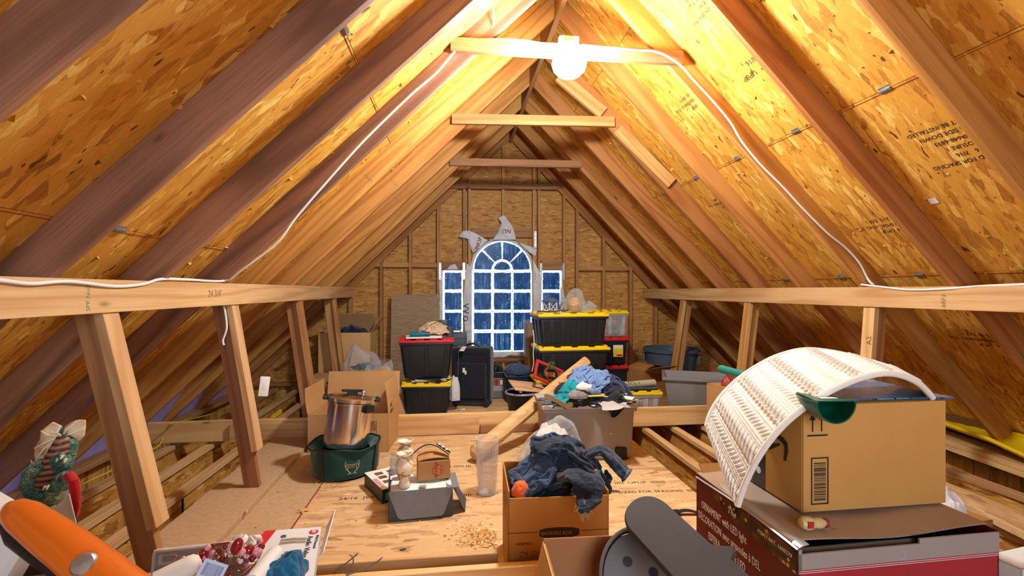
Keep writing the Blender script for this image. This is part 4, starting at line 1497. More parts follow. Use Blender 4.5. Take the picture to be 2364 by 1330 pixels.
# ================================================================ CENTRE BACK: tote stacks and what lies round them
sb_ = atd(1325, 957, 4.85)
for i, (z, lab) in enumerate(((0, 'bottom black tote of the yellow lidded stack of three, mostly hidden by the clothes'), (.345, 'middle black tote with a yellow lid in the stack of three'), (.690, 'topmost black tote with a yellow lid carrying the lantern'))):
    tote('storage_tote', lab, (sb_.x + (.015 if i == 1 else 0), sb_.y + .26, z), .015 * i, .75, .50, .33, M_BLACK, M_YELLOW, group='yellow lidded totes in the tall stack', ribs=6)
rt_ = atd(1415, 917, 5.62)
for z, h, mb_, ml_, lab in ((0, .36, M_BLACK, M_RED, 'lower black tote with a red lid behind the tall yellow lidded stack'), (.375, .32, M_BLACK, M_RED, 'upper black tote with a red lid and a yellow and white label'), (.71, .30, M_FILM2, M_YELLOW, 'clear tote with a yellow lid on top of the red lidded totes')):
    tt = tote('storage_tote', lab, (rt_.x - .02, rt_.y + .24, z), .0, .46, .44, h, mb_, ml_, ribs=3)
    if z == .375:
        decal(tt, .03, .15, .10, .24, -.222, M_PAPER)
        decal(tt, .035, .145, .12, .20, -.223, M_YELLOW)
        decal(tt, .07, .145, .105, .13, -.2235, M_RED)
tcol = [plain('toy_red', (196, 40, 48), .4), plain('toy_yellow', (236, 190, 40), .4), plain('toy_pink', (220, 150, 150), .5), plain('toy_green', (90, 130, 60), .5)]
rs = random.Random(9)
for k in range(8):
    o = MB().lathe([(0, 0), (.03, .004), (.042, .03), (.03, .058), (0, .062)], 12).build('ornament', tcol[k % 4], None, (rt_.x - .02 + rs.uniform(-.13, .13), rt_.y + .24 + rs.uniform(-.14, .10), .725 + .064 * (k // 4)), smooth=True)
    tag(o, ['red', 'yellow', 'pink', 'green'][k % 4] + [' ornament at the bottom of', ' ornament on the upper layer in'][k // 4] + ' the clear tote on the far tower', 'ornament', 'ornaments in the clear tote')
for k in range(2):
    cable('string_lights', ['pink string-light cord coiled low inside the far clear tote', 'pink string-light cord coiled at the back of the far clear tote'][k], [(rt_.x - .02 + .13 * math.cos(i * .9 + k), rt_.y + .2 + .11 * math.sin(i * .9 + k), .83 + .012 * i) for i in range(8)], .004, tcol[2])['group'] = 'string lights in the clear tote'

# on the top lid
zt_ = .690 + .33 + .016
lb = atd(1276, 722, 4.86)
ln = thing('candle_lantern', 'small white wooden lantern with crossed sides on the top yellow lid', 'lantern', (lb.x, sb_.y + .18, zt_), .5)
M_OFFW = plain('off_white_paint', (206, 198, 186), .6)
for sx in (-1, 1):
    for sy in (-1, 1):
        MB().box(sx * .05 - .006, sx * .05 + .006, sy * .05 - .006, sy * .05 + .006, 0, .11).build('post', M_OFFW, ln)
for k in range(4):
    M_ = R3(0, 0, k * PI / 2)
    MB().tube([M_ @ Vector((-.045, -.052, .012)), M_ @ Vector((.045, -.052, .10))], .004, 4).build('cross_bar', M_OFFW, ln)
    MB().tube([M_ @ Vector((.045, -.052, .012)), M_ @ Vector((-.045, -.052, .10))], .004, 4).build('cross_bar', M_OFFW, ln)
MB().box(-.065, .065, -.065, .065, 0, .012).build('base', M_OFFW, ln, bevel=.003, seg=1)
MB().hexa([(-.07, -.07, .11), (.07, -.07, .11), (.07, .07, .11), (-.07, .07, .11)], [(-.035, -.035, .145), (.035, -.035, .145), (.035, .035, .145), (-.035, .035, .145)]).build('roof', plain('slate_roof_paint', (88, 92, 112), .5), ln)
MB().tube([(-.02, 0, .145), (-.015, 0, .165), (.015, 0, .165), (.02, 0, .145)], .004, 6).build('ring', M_DKGREY, ln)
for k in range(3):
    o = MB().tube([(0, 0, 0), (.05, .01, .006), (.12, .02, .004), (.17, .04, .012)], .008, 6).build('bark_strip', plain('bark', (96, 72, 58), .9, var=.3), None, (lb.x - .16 + .09 * k, sb_.y + .05 + .015 * k, zt_ + .009), (0, 0, -.4 + .25 * k), smooth=True)
    tag(o, ['brown bark strip lying left of the lantern', 'brown bark strip lying right before the lantern', 'brown bark strip lying right of the lantern'][k], 'bark', 'bark strips by the lantern')
lbx = atd(1300, 722, 4.9)
tw = thing('dry_twigs', 'bundle of dry brown twigs between the lantern and the plastic bag', 'twigs', (lbx.x, sb_.y + .24, zt_))
for k in range(8):
    a_ = k * .8
    MB().tube([(0, 0, 0), (.015 * math.cos(a_), .015 * math.sin(a_), .05), (.05 * math.cos(a_ + .5), .04 * math.sin(a_), .11)], .002, 4).build('twig', plain('bark', (96, 72, 58), .9), tw)
pbx = atd(1345, 720, 4.85)
t = thing('plastic_bag', 'clear bag holding a straw ball on the top yellow lid', 'bag', (pbx.x - .03, sb_.y + .2, zt_))
heap_mb(.11, .09, .22, 17, fold=.2, freq=1.4, nu=64, nv=28).build('film', M_FILM, t, smooth=True)
m = MB().grid(lambda u, v: (.16 + .12 * math.cos(2 * PI * u) * math.sin(PI * v) * (1 - .4 * v), .02 + .07 * math.sin(2 * PI * u) * math.sin(PI * v), .10 * v * (1 + .2 * math.sin(9 * u))), 24, 10, cu=True)
m.build('bag_tail', M_FILM, t, smooth=True)
MB().lathe([(0, 0.01), (.05, .02), (.078, .07), (.07, .12), (.035, .15), (0, .155)], 20).build('straw_ball', plain('straw', (206, 152, 78), .8, var=.4, vscale=60, bump=.8, bscale=90), t, smooth=True)

# tall paper-wrapped parcel and cord left of the stack
p = atd(1228, 870, 5.80)
t = thing('wrapped_parcel', 'tall brown parcel wrapped in clear film left of the yellow stack', 'parcel', (p.x, p.y + .1, 0), .1)
MB().box(-.06, .06, -.10, .10, 0, .86).build('core', M_CARD3, t, bevel=.015)
m = MB().grid(lambda u, v: ((.075 + .008 * math.sin(9 * u * PI)) * (1 if math.cos(2 * PI * u) > 0 else -1) * abs(math.cos(2 * PI * u)) ** .5, (.115 + .006 * math.sin(14 * v)) * (1 if math.sin(2 * PI * u) > 0 else -1) * abs(math.sin(2 * PI * u)) ** .5, .45 + .45 * v), 28, 8, cu=True)
m.build('film', M_FILM, t, smooth=True)
cable('extension_cord', 'white cord hanging in front of the tall wrapped parcel', [atd(1231, 762, 4.82), atd(1233, 790, 4.80), atd(1231, 815, 4.80), atd(1232, 838, 4.80), atd(1228, 858, 4.8)], .004)

# blue-black bin with clothes, left of parcel
p = atd(1197, 905, 5.3)
tt = tote('storage_tote', 'dark blue open tote of folded clothes under the windows', (p.x, p.y + .2, 0), 0, .30, .40, .34, plain('navy_plastic', (26, 40, 62), .4), None, ribs=3)
heap('garment', 'pale blue clothes piled in the dark blue tote', 'clothes', M_DENIM2, (p.x + .01, p.y + .18, .325), .13, .17, .09, 31, fold=.3)
# second low bin, round basket with greenery, yellow small tote
p = atd(1206, 925, 4.42)
t = thing('round_basket', 'dark round basket with a lilac rim beside the log', 'basket', (p.x + .02, p.y + .18, 0))
MB().lathe([(.115, 0), (.15, .27), (.158, .275), (.148, .28), (.11, .02)], 28).build('bowl', M_BLACK, t, smooth=True)
MB().lathe([(.158, .27), (.168, .28), (.158, .292), (.148, .28), (.158, .27)], 28).build('rim', plain('lilac_rim', (138, 138, 170), .4), t, smooth=True)
M_LEAF = plain('evergreen', (92, 104, 48), .7, var=.4, vscale=50)


def greenery(name, label, loc, r, n, seed, cat='greenery'):
    """spray of fine needles on short stems"""
    rr = random.Random(seed)
    g_ = thing(name, label, cat, loc)
    for k in range(n):
        a_, e_ = rr.uniform(0, 6.28), rr.uniform(.1, 1.2)
        d_ = Vector((math.cos(a_) * math.cos(e_), math.sin(a_) * math.cos(e_), math.sin(e_)))
        m_ = MB()
        tip = d_ * r * rr.uniform(.7, 1.1)
        m_.tube([(0, 0, 0), tip * .5 + Vector((0, 0, .01)), tip], .0025, 4)
        for q in range(14):
            b_ = tip * (.2 + .8 * q / 14)
            s_ = Vector((rr.uniform(-1, 1), rr.uniform(-1, 1), rr.uniform(-.3, 1))).normalized() * r * .32
            m_.tube([b_, b_ + s_], .0022, 3, r2=.0006)
        m_.build('sprig', M_LEAF, g_)
    return g_


greenery('evergreen_spray', 'green evergreen spray in the round basket under the wooden sled', (p.x + .03, p.y + .16, .20), .16, 12, 4)
yq = atd(1212, 935, 4.55)
tote('storage_tote', 'small yellow tray tote behind the log', (yq.x + .20, yq.y + .02, 0), .7, .22, .15, .16, M_YELLOW, None, ribs=2)
# wooden slatted sled
p = atd(1222, 868, 4.45)
t = thing('wooden_sled', 'small slatted wooden sled resting on the round basket', 'sled', (p.x, p.y + .12, .315), 0, rot=(.25, .16, .25))
M_RAWPINE = lumber('raw_pine', lin(214, 176, 136), lin(190, 146, 104), lin(176, 130, 92), knots=False)
for k in range(5):
    MB().box(-.17, .17, -.105 + .044 * k, -.067 + .044 * k, .02, .032).build('slat', M_RAWPINE, t, bevel=.002, seg=1)
for s in (-1, 1):
    MB().box(s * .11 - .009, s * .11 + .009, -.11, .11, 0, .02).build('runner', M_RAWPINE, t)
MB().lathe([(0, 0), (.04, 0), (.04, .012), (0, .012)], 24, M=T(-.01, -.03, .033)).build('wood_disc', M_RAWPINE, t, smooth=True)
# red frame with wreath
p = atd(1262, 880, 4.42)
t = thing('wreath_picture', 'red wooden frame with a twig wreath leaning on the sled', 'frame', (p.x + .02, p.y + .1, .38), 0, rot=(-.55, .42, .15))
M_REDP = plain('red_paint', (184, 44, 48), .5)
for x0, x1, z0, z1 in ((-.15, .15, 0, .028), (-.15, .15, .172, .2), (-.15, -.122, .028, .172), (.122, .15, .028, .172)):
    MB().box(x0, x1, -.012, .012, z0, z1).build('frame_bar', M_REDP, t, bevel=.003, seg=1)
m = MB()
for k in range(6):
    m.tube([(.03 + (.075 + .008 * math.sin(5 * i * .26 + k * 2)) * math.cos(i * 2 * PI / 24), -.02 + .012 * math.sin(i * .9 + k), .10 + (.07 + .008 * math.cos(4 * i * .26 + k)) * math.sin(i * 2 * PI / 24)) for i in range(25)], .005, 5)
m.build('twig_wreath', plain('wreath_twig', (110, 74, 48), .8, var=.3), t, smooth=True)
MB().box(-.02, .08, -.04, -.034, .055, .10).build('orange_tag', plain('rust_tag', (178, 92, 40), .7), t, rot=(0, -.3, 0))
for k in range(7):
    MB().lathe([(0, -.009), (.009, 0), (0, .009)], 8, M=T(.03 + .075 * math.cos(k), -.035, .10 + .07 * math.sin(k))).build('berry', M_RED, t, smooth=True)
greenery('evergreen_spray', 'green sprig poking out of the twig wreath', (p.x + .03, p.y + .05, .52), .09, 7, 8)
o = heap_mb(.07, .05, .03, 77).build('net_bag', M_BLACK, None, (atd(1198, 930, 5.0).x - .03, 4.93, 0), smooth=True)
tag(o, 'small black net bag on the floor near the suitcase', 'bag')
for u, v, s_, lab in ((1063, 949, .03, 'white paper scrap lying on the floor before the suitcase'), (1192, 933, .035, 'crumpled white scrap beside the black net bag')):
    q = at(u, v, Z=0)
    o = MB().sheet(lambda a, b: ((a - .5) * .1, (b - .5) * .05, .004 + .004 * math.sin(a * 5 + b * 3)), 4, 3, .001).build('paper_scrap', M_PAPER, None, (q.x, q.y + .05, 0))
    tag(o, lab, 'paper')

# ================================================================ BIG GREY TOTE with the clothes pile
g0 = atd(1398, 1062, 3.54)
M_TAUPE = plain('taupe_plastic', (150, 140, 134), .5, bump=.06, bscale=240)
gx, gy, grz = g0.x - .115, g0.y + .19, -.035
gtt = tote('storage_tote', 'large taupe tote with a pale lid under the pile of clothes', (gx, gy, 0), grz, .72, .44, .42, M_TAUPE, plain('pale_taupe_lid', (186, 178, 172), .45), ribs=0, sides=0, bumps=False, lidh=.035, taper=.08)
MB().lathe([(0, 0), (.006, .001), (0, .003)], 10, M=T(.16, -.196, .2) @ R3(PI / 2, 0, 0)).build('paint_drop', M_PAPER, gtt)
zl = .422
rf = random.Random(12)


def pile(name, label, cat, mat, u, v, d, rx, ry, rz, z, seed, rot=0, **kw):
    q = atd(u, v, d)
    return heap(name, label, cat, mat, (q.x, q.y, z), rx, ry, rz, seed, rot, **kw)


# folders and papers lying first
t = thing('folder_stack', 'spread of white and yellow paper folders under the black trousers', 'papers', (gx + .03, gy - .03, zl), grz)
fcols = [plain('cream_folder', (232, 222, 200), .7), M_PAPER, plain('manila_folder', (232, 200, 96), .6), plain('dark_binder', (40, 40, 44), .5)]
for i in range(11):
    MB().box(-.17, .17, -.12, .12, 0, .005).build('folder', fcols[(i * 7) % 4 if i != 9 else 2], t, (rf.uniform(-.06, .12), rf.uniform(-.05, .05), .001 + i * .0062), (rf.uniform(-.01, .01), 0, rf.uniform(-.35, .35)), bevel=.001, seg=1)
o = drape_mb(.22, .20, lambda x, y: .01 + (-.5 * max(0, -y - .06)), 3, amp=.012, freq=8, th=.002, nu=22, nv=18).build('paper_bag', plain('grey_paper', (176, 172, 168), .7), None, (atd(1415, 925, 3.42).x, atd(1415, 925, 3.42).y, .425), (0, 0, -.3), smooth=True)
tag(o, 'grey paper bag drooping over the front edge of the taupe tote', 'bag')
bl = thing('belt', 'tan woven belt with a slot buckle at the front of the clothes pile', 'belt', atd(1292, 936, 3.40))
MB().sheet(lambda u, v: (-.10 + .16 * u, .05 - .09 * u + .03 * math.sin(u * 5), .03 + .025 * math.cos(u * PI) + (v - .5) * .035), 14, 2, .004).build('strap', plain('tan_webbing', (142, 118, 88), .8), bl)
MB().sheet(lambda u, v: (.06 + .03 * math.sin(PI * u), -.04 + .05 * u, .005 + (v - .5) * .034), 8, 2, .004).build('loop', plain('tan_webbing', (142, 118, 88), .8), bl)
M_BLKC = fabric('black_cloth', (38, 40, 44), var=.3)
M_GRYC = fabric('grey_cloth', (92, 90, 92), var=.25)
M_BLUEC = fabric('steel_blue_cloth', (104, 132, 178), var=.18)
M_TEALC = fabric('teal_cloth', (16, 140, 150), var=.15)
M_NAVYC = fabric('navy_cloth', (34, 44, 84), var=.3)
M_WHTC = fabric('white_cloth', (226, 218, 206), var=.08)
cg, sg0 = math.cos(grz), math.sin(grz)


def lid_base(x, y):
    lx, ly = (x - gx) * cg + (y - gy) * sg0, -(x - gx) * sg0 + (y - gy) * cg
    if abs(lx) < .36 and abs(ly) < .22:
        e = ((lx - .05) / .31) ** 2 + ((ly - .02) / .18) ** 2
        dome = .20 * max(0, 1 - e) ** .6
        return max(zl + dome, .49 if (abs(lx - .03) < .2 and abs(ly + .03) < .13) else zl)
    return 0.0


heap('garment', 'folded dark clothes buried at the core of the clothes pile', 'clothes', M_BLKC, (gx + .03 * cg, gy + .02, zl + .0), .25, .155, .15, 141, grz, fold=.1)
PL = Pile(gx - .6, gx + .6, gy - .5, gy + .5, lid_base)


def drop(lab, mat, u, v, d, w, dd, comp, seed, rot, R, n=40, m=34, nm='garment', lift=.06):
    q = atd(u, v, d)
    G = crumple(PL, q.x, q.y, w, dd, n, m, comp, PL.at(np.array([[q.x, q.y, 0]]))[0] + .05, seed, rot, R, lift=lift)
    return garment(nm, lab, mat, G)


drop('dark grey shirt slumped over the left end of the taupe tote lid', M_GRYC, 1268, 912, 3.60, .52, .46, .62, 41, .5, (.17, .15))
drop('navy blue sweater at the right side of the clothes pile', M_NAVYC, 1428, 890, 3.66, .72, .6, .44, 43, .3, (.16, .15), lift=.10)
drop('black trousers bunched across the middle of the clothes pile', M_BLKC, 1362, 905, 3.54, .95, .50, .60, 42, -.1, (.30, .15), n=56, m=30)
drop('black shirt pushed up behind the trousers in the clothes pile', M_BLKC, 1350, 900, 3.68, .6, .6, .42, 142, .4, (.2, .13), lift=.10)
drop('steel blue shirt topping the clothes pile', M_BLUEC, 1356, 865, 3.66, .75, .62, .42, 45, -.4, (.19, .13), n=50, m=40, lift=.10)
drop('teal shirt crumpled on the left of the clothes pile', M_TEALC, 1308, 872, 3.52, .56, .5, .40, 44, .2, (.11, .10), lift=.10)
pile('garment', 'white sock ball tucked below the teal shirt', 'clothes', M_WHTC, 1348, 882, 3.44, .055, .045, .04, zl + .13, 46, 0)
pile('garment', 'grey knit bundle in front of the black trousers', 'clothes', fabric('taupe_cloth', (128, 122, 120)), 1335, 915, 3.42, .07, .05, .06, zl + .07, 47, 0)
o = MB().tube([atd(1420, 910, 3.45), atd(1438, 912, 3.42), atd(1443, 922, 3.4), atd(1436, 930, 3.4)], .004, 6).build('glasses_cord', M_BLACK, None, smooth=True)
tag(o, 'thin black cord looped at the right end of the clothes pile', 'cord')
for k, (u, v) in enumerate(((1448, 918), (1462, 914), (1455, 925))):
    q = atd(u, v, 3.52)
    o = MB().sheet(lambda a, b: ((a - .5) * .12, (b - .5) * .08, .004 + .01 * math.sin(a * 4)), 6, 3, .003).build('paper_folder', fcols[0] if k else M_PAPER, None, (q.x, q.y, zl + .006 + .018 * k), (0, 0, .4 * k))
    tag(o, ['white paper sheet at the bottom of the papers on the right tote end', 'cream folder lying in the middle of the papers on the right tote end', 'uppermost cream folder at the right end of the taupe tote lid'][k], 'papers', 'papers at the right end of the tote lid')

# the log
A, B = atd(1092, 1052, 3.47), atd(1352, 836, 4.55)
lg = thing('log_post', 'long peeled cedar log leaning from the floor onto the clothes pile', 'log', A)
ax = (B - A)
m = MB()
M_ = ax.to_track_quat('Z', 'Y').to_matrix().to_4x4()
n = 20
prof = []
LL = ax.length
vs = []
for j in range(30):
    z = LL * j / 29
    for i in range(n):
        a_ = 2 * PI * i / n
        r = .060 * (1 - .12 * j / 29) * (1 + .07 * noise.noise(Vector((math.cos(a_) * 1.3, math.sin(a_) * 1.3, z * 1.5))) + (.05 if (i % 5 == 0) else 0))
        if j == 0:
            r *= .55
        if j == 1:
            z = .03
        vs.append(M_ @ Vector((r * math.cos(a_), r * math.sin(a_), z)))
fs = [(j * n + i, j * n + (i + 1) % n, (j + 1) * n + (i + 1) % n, (j + 1) * n + i) for j in range(29) for i in range(n)] + [tuple(range(n))[::-1], tuple(range(29 * n, 30 * n))]
lm = MB().add(vs, fs)
lo = lm.build('trunk', M_CEDAR, lg, smooth=True)
for k in range(5):
    j = 5 + k * 5
    a_ = k * 1.7 + 3.6
    c_ = M_ @ Vector((.058 * math.cos(a_), .058 * math.sin(a_), LL * j / 29))
    MB().lathe([(0, -.004), (.016, -.002), (.012, .006), (0, .007)], 10, M=T(*c_) @ (M_ @ Vector((math.cos(a_), math.sin(a_), 0))).to_track_quat('Z', 'Y').to_matrix().to_4x4()).build('knot', M_BROWN, lg, smooth=True)
lo2 = MB().tube([atd(1300, 880, 4.62) + Vector((0, .1, 0)), atd(1360, 838, 4.72) + Vector((0, .1, 0))], .030, 12).build('log_post', M_CEDAR, None, smooth=True)
tag(lo2, 'short thin cedar pole beside the upper end of the long log', 'log')

# bag of plush toys in front of the grey tote
p = atd(1287, 1046, 3.22)
t = thing('plastic_bag', 'clear plastic bag of plush seagull toys before the taupe tote', 'bag', (p.x, p.y + .12, 0), 0)
heap_mb(.235, .17, .35, 23, fold=.16, freq=1.6, nu=90, nv=40).build('film', clearfilm('bag_film', clear=.92, rough=.12, wr=.7), t, smooth=True)
heap_mb(.20, .14, .27, 24, fold=.42, freq=2.4).build('plush_bundle', fabric('cream_plush', (214, 206, 192), var=.12), t, smooth=True)
M_ORANGE = plain('orange_felt', (226, 112, 56), .7)
for (x, z, s) in ((-.155, .15, 1), (-.09, .085, 1.2), (-.17, .09, .9)):
    MB().lathe([(0, -.05), (.035, -.03), (.045, 0), (.03, .035), (0, .045)], 16, M=T(x, -.125, z)).build('plush_head', M_WHTC, t, smooth=True)
    MB().tube([(x - .01, -.155, z - .01), (x - .05 * s, -.185, z - .03)], .016, 8, r2=.003).build('beak', M_ORANGE, t, smooth=True)
    MB().lathe([(0, 0), (.011, .002), (0, .006)], 12, M=T(x + .015, -.168, z + .012) @ R3(PI / 2, 0, 0)).build('eye', M_BLACK, t, smooth=True)
text('print', 'mr. g', .11, M_INK, t, (-.11, -.165, .215), (PI / 2 - .75, .35, 0), shear=.3)
o = heap_mb(.12, .09, .07, 50).build('garment', fabric('camouflage', (70, 68, 52), var=.6), None, (p.x - .10, p.y - .03, 0), smooth=True)
tag(o, 'dark patterned cloth at the foot of the plush bag', 'clothes')
# black thing behind the jeans
q = at(1432, 1060, Z=0)
o = MB().box(-.05, .05, -.03, .03, 0, .10).build('speaker', M_BLACK, None, (q.x, q.y, 0), (0, 0, .2), bevel=.012)
tag(o, 'small black box on the floor at the corner of the taupe tote', 'box')

# ================================================================ RIGHT BACK: clear tote, bins, cartons
p = atd(1480, 942, 4.47)
tq = tote('storage_tote', 'clear tote with a yellow lid standing alone right of the clothes pile', (p.x - .03, p.y + .2, 0), -.03, .52, .36, .30, M_FILM2, M_YELLOW, ribs=5)
heap('garment', 'green cloth lying in the clear yellow lidded tote', 'clothes', fabric('moss_cloth', (118, 128, 92)), (p.x, p.y + .2, .012), .17, .11, .07, 61)
heap('garment', 'slate cloth stuffed at the back of the clear yellow lidded tote', 'clothes', fabric('slate_cloth', (84, 100, 104)), (p.x - .05, p.y + .26, .012), .16, .07, .20, 62)
zq = .316
rl = atd(1470, 868, 4.6)
t = thing('rolled_mat', 'rolled leaf printed mat lying on the clear tote lid', 'mat', (rl.x, rl.y, zq + .04), 0, rot=(0, PI / 2 - .03, .12))
MB().lathe([(0, -.19), (.026, -.19), (.034, -.188), (.034, .19), (.026, .19), (.022, .17), (0, .17)], 22).build('roll', plain('mat_beige', (176, 168, 144), .8, var=.1), t, smooth=True)
m = MB()
rr = random.Random(14)
for k in range(46):
    a_, z = rr.uniform(1.9, 4.6), rr.uniform(-.18, .02)
    c_ = Vector((.0345 * math.cos(a_), .0345 * math.sin(a_), z))
    tdir = Vector((-math.sin(a_), math.cos(a_), rr.uniform(-1.5, 1.5))).normalized() * .018
    s_ = tdir.cross(c_).normalized() * .006
    m.add([c_ - tdir, c_ + s_, c_ + tdir, c_ - s_], [(0, 1, 2, 3)])
lf = m.build('leaf_print', plain('leaf_green', (62, 84, 52), .8), t)
lf['kind'] = 'stuff'
o = drape_mb(.44, .26, lambda x, y: .006, 33, amp=.006, freq=5, th=.004, nu=20, nv=14, edge=.02).build('black_mat', M_BLKC, None, (rl.x - .03, rl.y + .02, zq), (0, 0, .1), smooth=True)
tag(o, 'flat black mat under the rolled mat on the clear tote lid', 'mat')
o = heap_mb(.10, .09, .09, 35).build('garment', fabric('brown_black_cloth', (46, 40, 34)), None, (rl.x - .24, rl.y + .1, zq + .012), smooth=True)
tag(o, 'dark cloth bundle at the left end of the rolled mat', 'clothes')
p = atd(1490, 880, 5.5)
carton('cardboard_box', 'brown carton with folded top in front of the round bin', (p.x + .09, p.y + .15, 0), .35, .38, .3, .34, M_CARD3, [('y-', 1.2, .15), ('x+', -1.25, .17), ('x-', -1.25, .17)])
# round bin by the gable
p = atd(1575, 885, 5.95)
t = thing('round_bin', 'large round grey bin with rope handles in the far right corner', 'bin', (p.x + .02, p.y + .35, 0))
MB().lathe([(0, 0), (.27, 0), (.33, .46), (.36, .465), (.365, .50), (.35, .505), (.335, .47), (.32, .45), (.26, .02), (0, .02)], 40).build('tub', M_BLUEGREY, t, smooth=True)
for s in (2.6, 5.74):
    MB().box(-.05, .05, -.02, .02, .30, .43).build('handle', M_BLUEGREY, t, (.345 * math.cos(s), .345 * math.sin(s), 0), (0, 0, s + PI / 2), bevel=.01)
# grey open bin
p = atd(1625, 944, 4.55)
t = thing('open_bin', 'open grey rectangular bin standing between the right struts', 'bin', (p.x + .05, p.y + .19, .02), -.42)
l0, w0, l1, w1, h = .27, .17, .33, .22, .40
for nm, za, zb_, oa in (('shell', 0, h, 0),):
    m = MB()
    ou = [[(-l0, -w0, 0), (l0, -w0, 0), (l0, w0, 0), (-l0, w0, 0)], [(-l1, -w1, h), (l1, -w1, h), (l1, w1, h), (-l1, w1, h)]]
    inn = [[(x * .96, y * .95, .012) for x, y, z in ou[0]], [(x * .975, y * .965, h) for x, y, z in ou[1]]]
    V_ = ou[0] + ou[1] + inn[0] + inn[1]
    F_ = [(3, 2, 1, 0)] + [(i, (i + 1) % 4, 4 + (i + 1) % 4, 4 + i) for i in range(4)] + [(8, 9, 10, 11)] + [(8 + i, 12 + i, 12 + (i + 1) % 4, 8 + (i + 1) % 4) for i in range(4)] + [(4 + i, 4 + (i + 1) % 4, 12 + (i + 1) % 4, 12 + i) for i in range(4)]
    m.add(V_, F_).build('shell', M_GREY, t, bevel=.012)
for (x0, x1, y0, y1) in ((-l1 - .02, l1 + .02, -w1 - .02, -w1 + .004), (-l1 - .02, l1 + .02, w1 - .004, w1 + .02), (-l1 - .02, -l1 + .004, -w1, w1), (l1 - .004, l1 + .02, -w1, w1)):
    MB().box(x0, x1, y0, y1, h - .03, h).build('rim', M_GREY, t, bevel=.006)
MB().lathe([(0, 0), (.012, .001), (0, .003)], 8, M=T(-.2, -.21, .34) @ R3(PI / 2, 0, 0)).build('green_sticker', plain('green_sticker', (60, 190, 70), .5), t)
# carton and red toy right of the bin
p = atd(1680, 940, 3.9)
carton('cardboard_box', 'brown carton behind the knitted arch', (p.x + .14, p.y + .15, 0), .1, .30, .3, .45, M_CARD, [], top=True)
o = heap_mb(.09, .06, .09, 91).build('wrapped_toy', plain('mixed_print', (150, 50, 52), .5, var=.9, vscale=40), None, (p.x + .12, p.y + .14, .452), smooth=True)
tag(o, 'red and green wrapped trinket on the carton behind the knitted arch', 'toy')
# ================================================================ MIDDLE FLOOR: canner pot, file box, tumbler, moving box
# green bag with the steel pot
p = atd(780, 1112, 3.12)
M_GREENC = fabric('bottle_green_nylon', (24, 66, 62), var=.2, weave=900, bstr=.2)
gb = thing('carry_bag', 'round dark green carry bag with a gold antler emblem under the steel pot', 'bag', (p.x, p.y + .20, 0))


def bagf(u, v):
    a_ = 2 * PI * u
    r = .215 + .010 * math.sin(3 * a_ + 1) + .018 * v + .006 * math.sin(5 * a_ + 5 * v) * v
    z = .205 * v + (.010 * math.sin(3 * a_ + .7) + .004 * math.sin(8 * a_)) * v
    if v < .12:
        r -= .03 * (1 - v / .12)
    return (r * math.cos(a_), r * .92 * math.sin(a_), max(0, z))


MB().grid(bagf, 64, 14, cu=True).lathe([(0, .003), (.19, .003)], 64).build('shell', M_GREENC, gb, smooth=True, angle=80)
MB().grid(lambda u, v: ((.236 - .07 * v) * math.cos(2 * PI * u) * (1 + .02 * math.sin(10 * PI * u)), (.217 - .065 * v) * math.sin(2 * PI * u), .205 + .010 * math.sin(6 * PI * u + .7) + .004 * math.sin(16 * PI * u) - .05 * v + .012 * math.sin(v * PI)), 64, 5, cu=True).build('top_cloth', M_GREENC, gb, smooth=True)
MB().tube([((.238) * math.cos(a_ * .1963), .219 * math.sin(a_ * .1963), .207 + .010 * math.sin(3 * a_ * .1963 + .7) + .004 * math.sin(8 * a_ * .1963)) for a_ in range(33)], .006, 6).build('piping', M_BLACK, gb, smooth=True)
for a_ in (-2.05, -.35):
    d_ = Vector((math.cos(a_), .92 * math.sin(a_), 0))
    s_ = Vector((-math.sin(a_), math.cos(a_), 0)) * .018
    MB().sheet(lambda u, v: d_ * (.222 + .022 * v + .004) + s_ * (2 * u - 1) + Vector((0, 0, .01 + .20 * v)), 2, 8, .004).build('strap', M_BLACK, gb)
M_GOLD = plain('gold_thread', (196, 168, 104), .5)
a_ = -1.18
ec = Vector((.238 * math.cos(a_), .22 * math.sin(a_), .10))
ex, ey = Vector((-math.sin(a_), math.cos(a_) * .9, 0)).normalized(), Vector((0, 0, 1))
en = ex.cross(ey)
em2 = MB()
for s in (-1, 1):
    em2.tube([ec + en * .006 + ex * (s * x) + ey * y for x, y in ((.004, -.04), (.02, -.025), (.038, -.005), (.045, .02), (.04, .045))], .0022, 5)
    for x, y, dx, dy in ((.03, -.014, -.004, .024), (.042, .008, -.012, .02), (.012, -.033, .016, -.008)):
        em2.tube([ec + en * .006 + ex * (s * x) + ey * y, ec + en * .006 + ex * (s * (x + dx)) + ey * (y + dy)], .002, 5)
em2.build('antler_emblem', M_GOLD, gb)
text('emblem_text', "Cabela's", .018, M_GOLD, gb, ec + en * .008 - ex * .034 + ey * .014, Matrix((ex, ey, en)).transposed().to_euler(), shear=.3)
text('emblem_text', 'OUTFITTERS', .0085, M_GOLD, gb, ec + en * .008 - ex * .032 + ey * .0, Matrix((ex, ey, en)).transposed().to_euler())

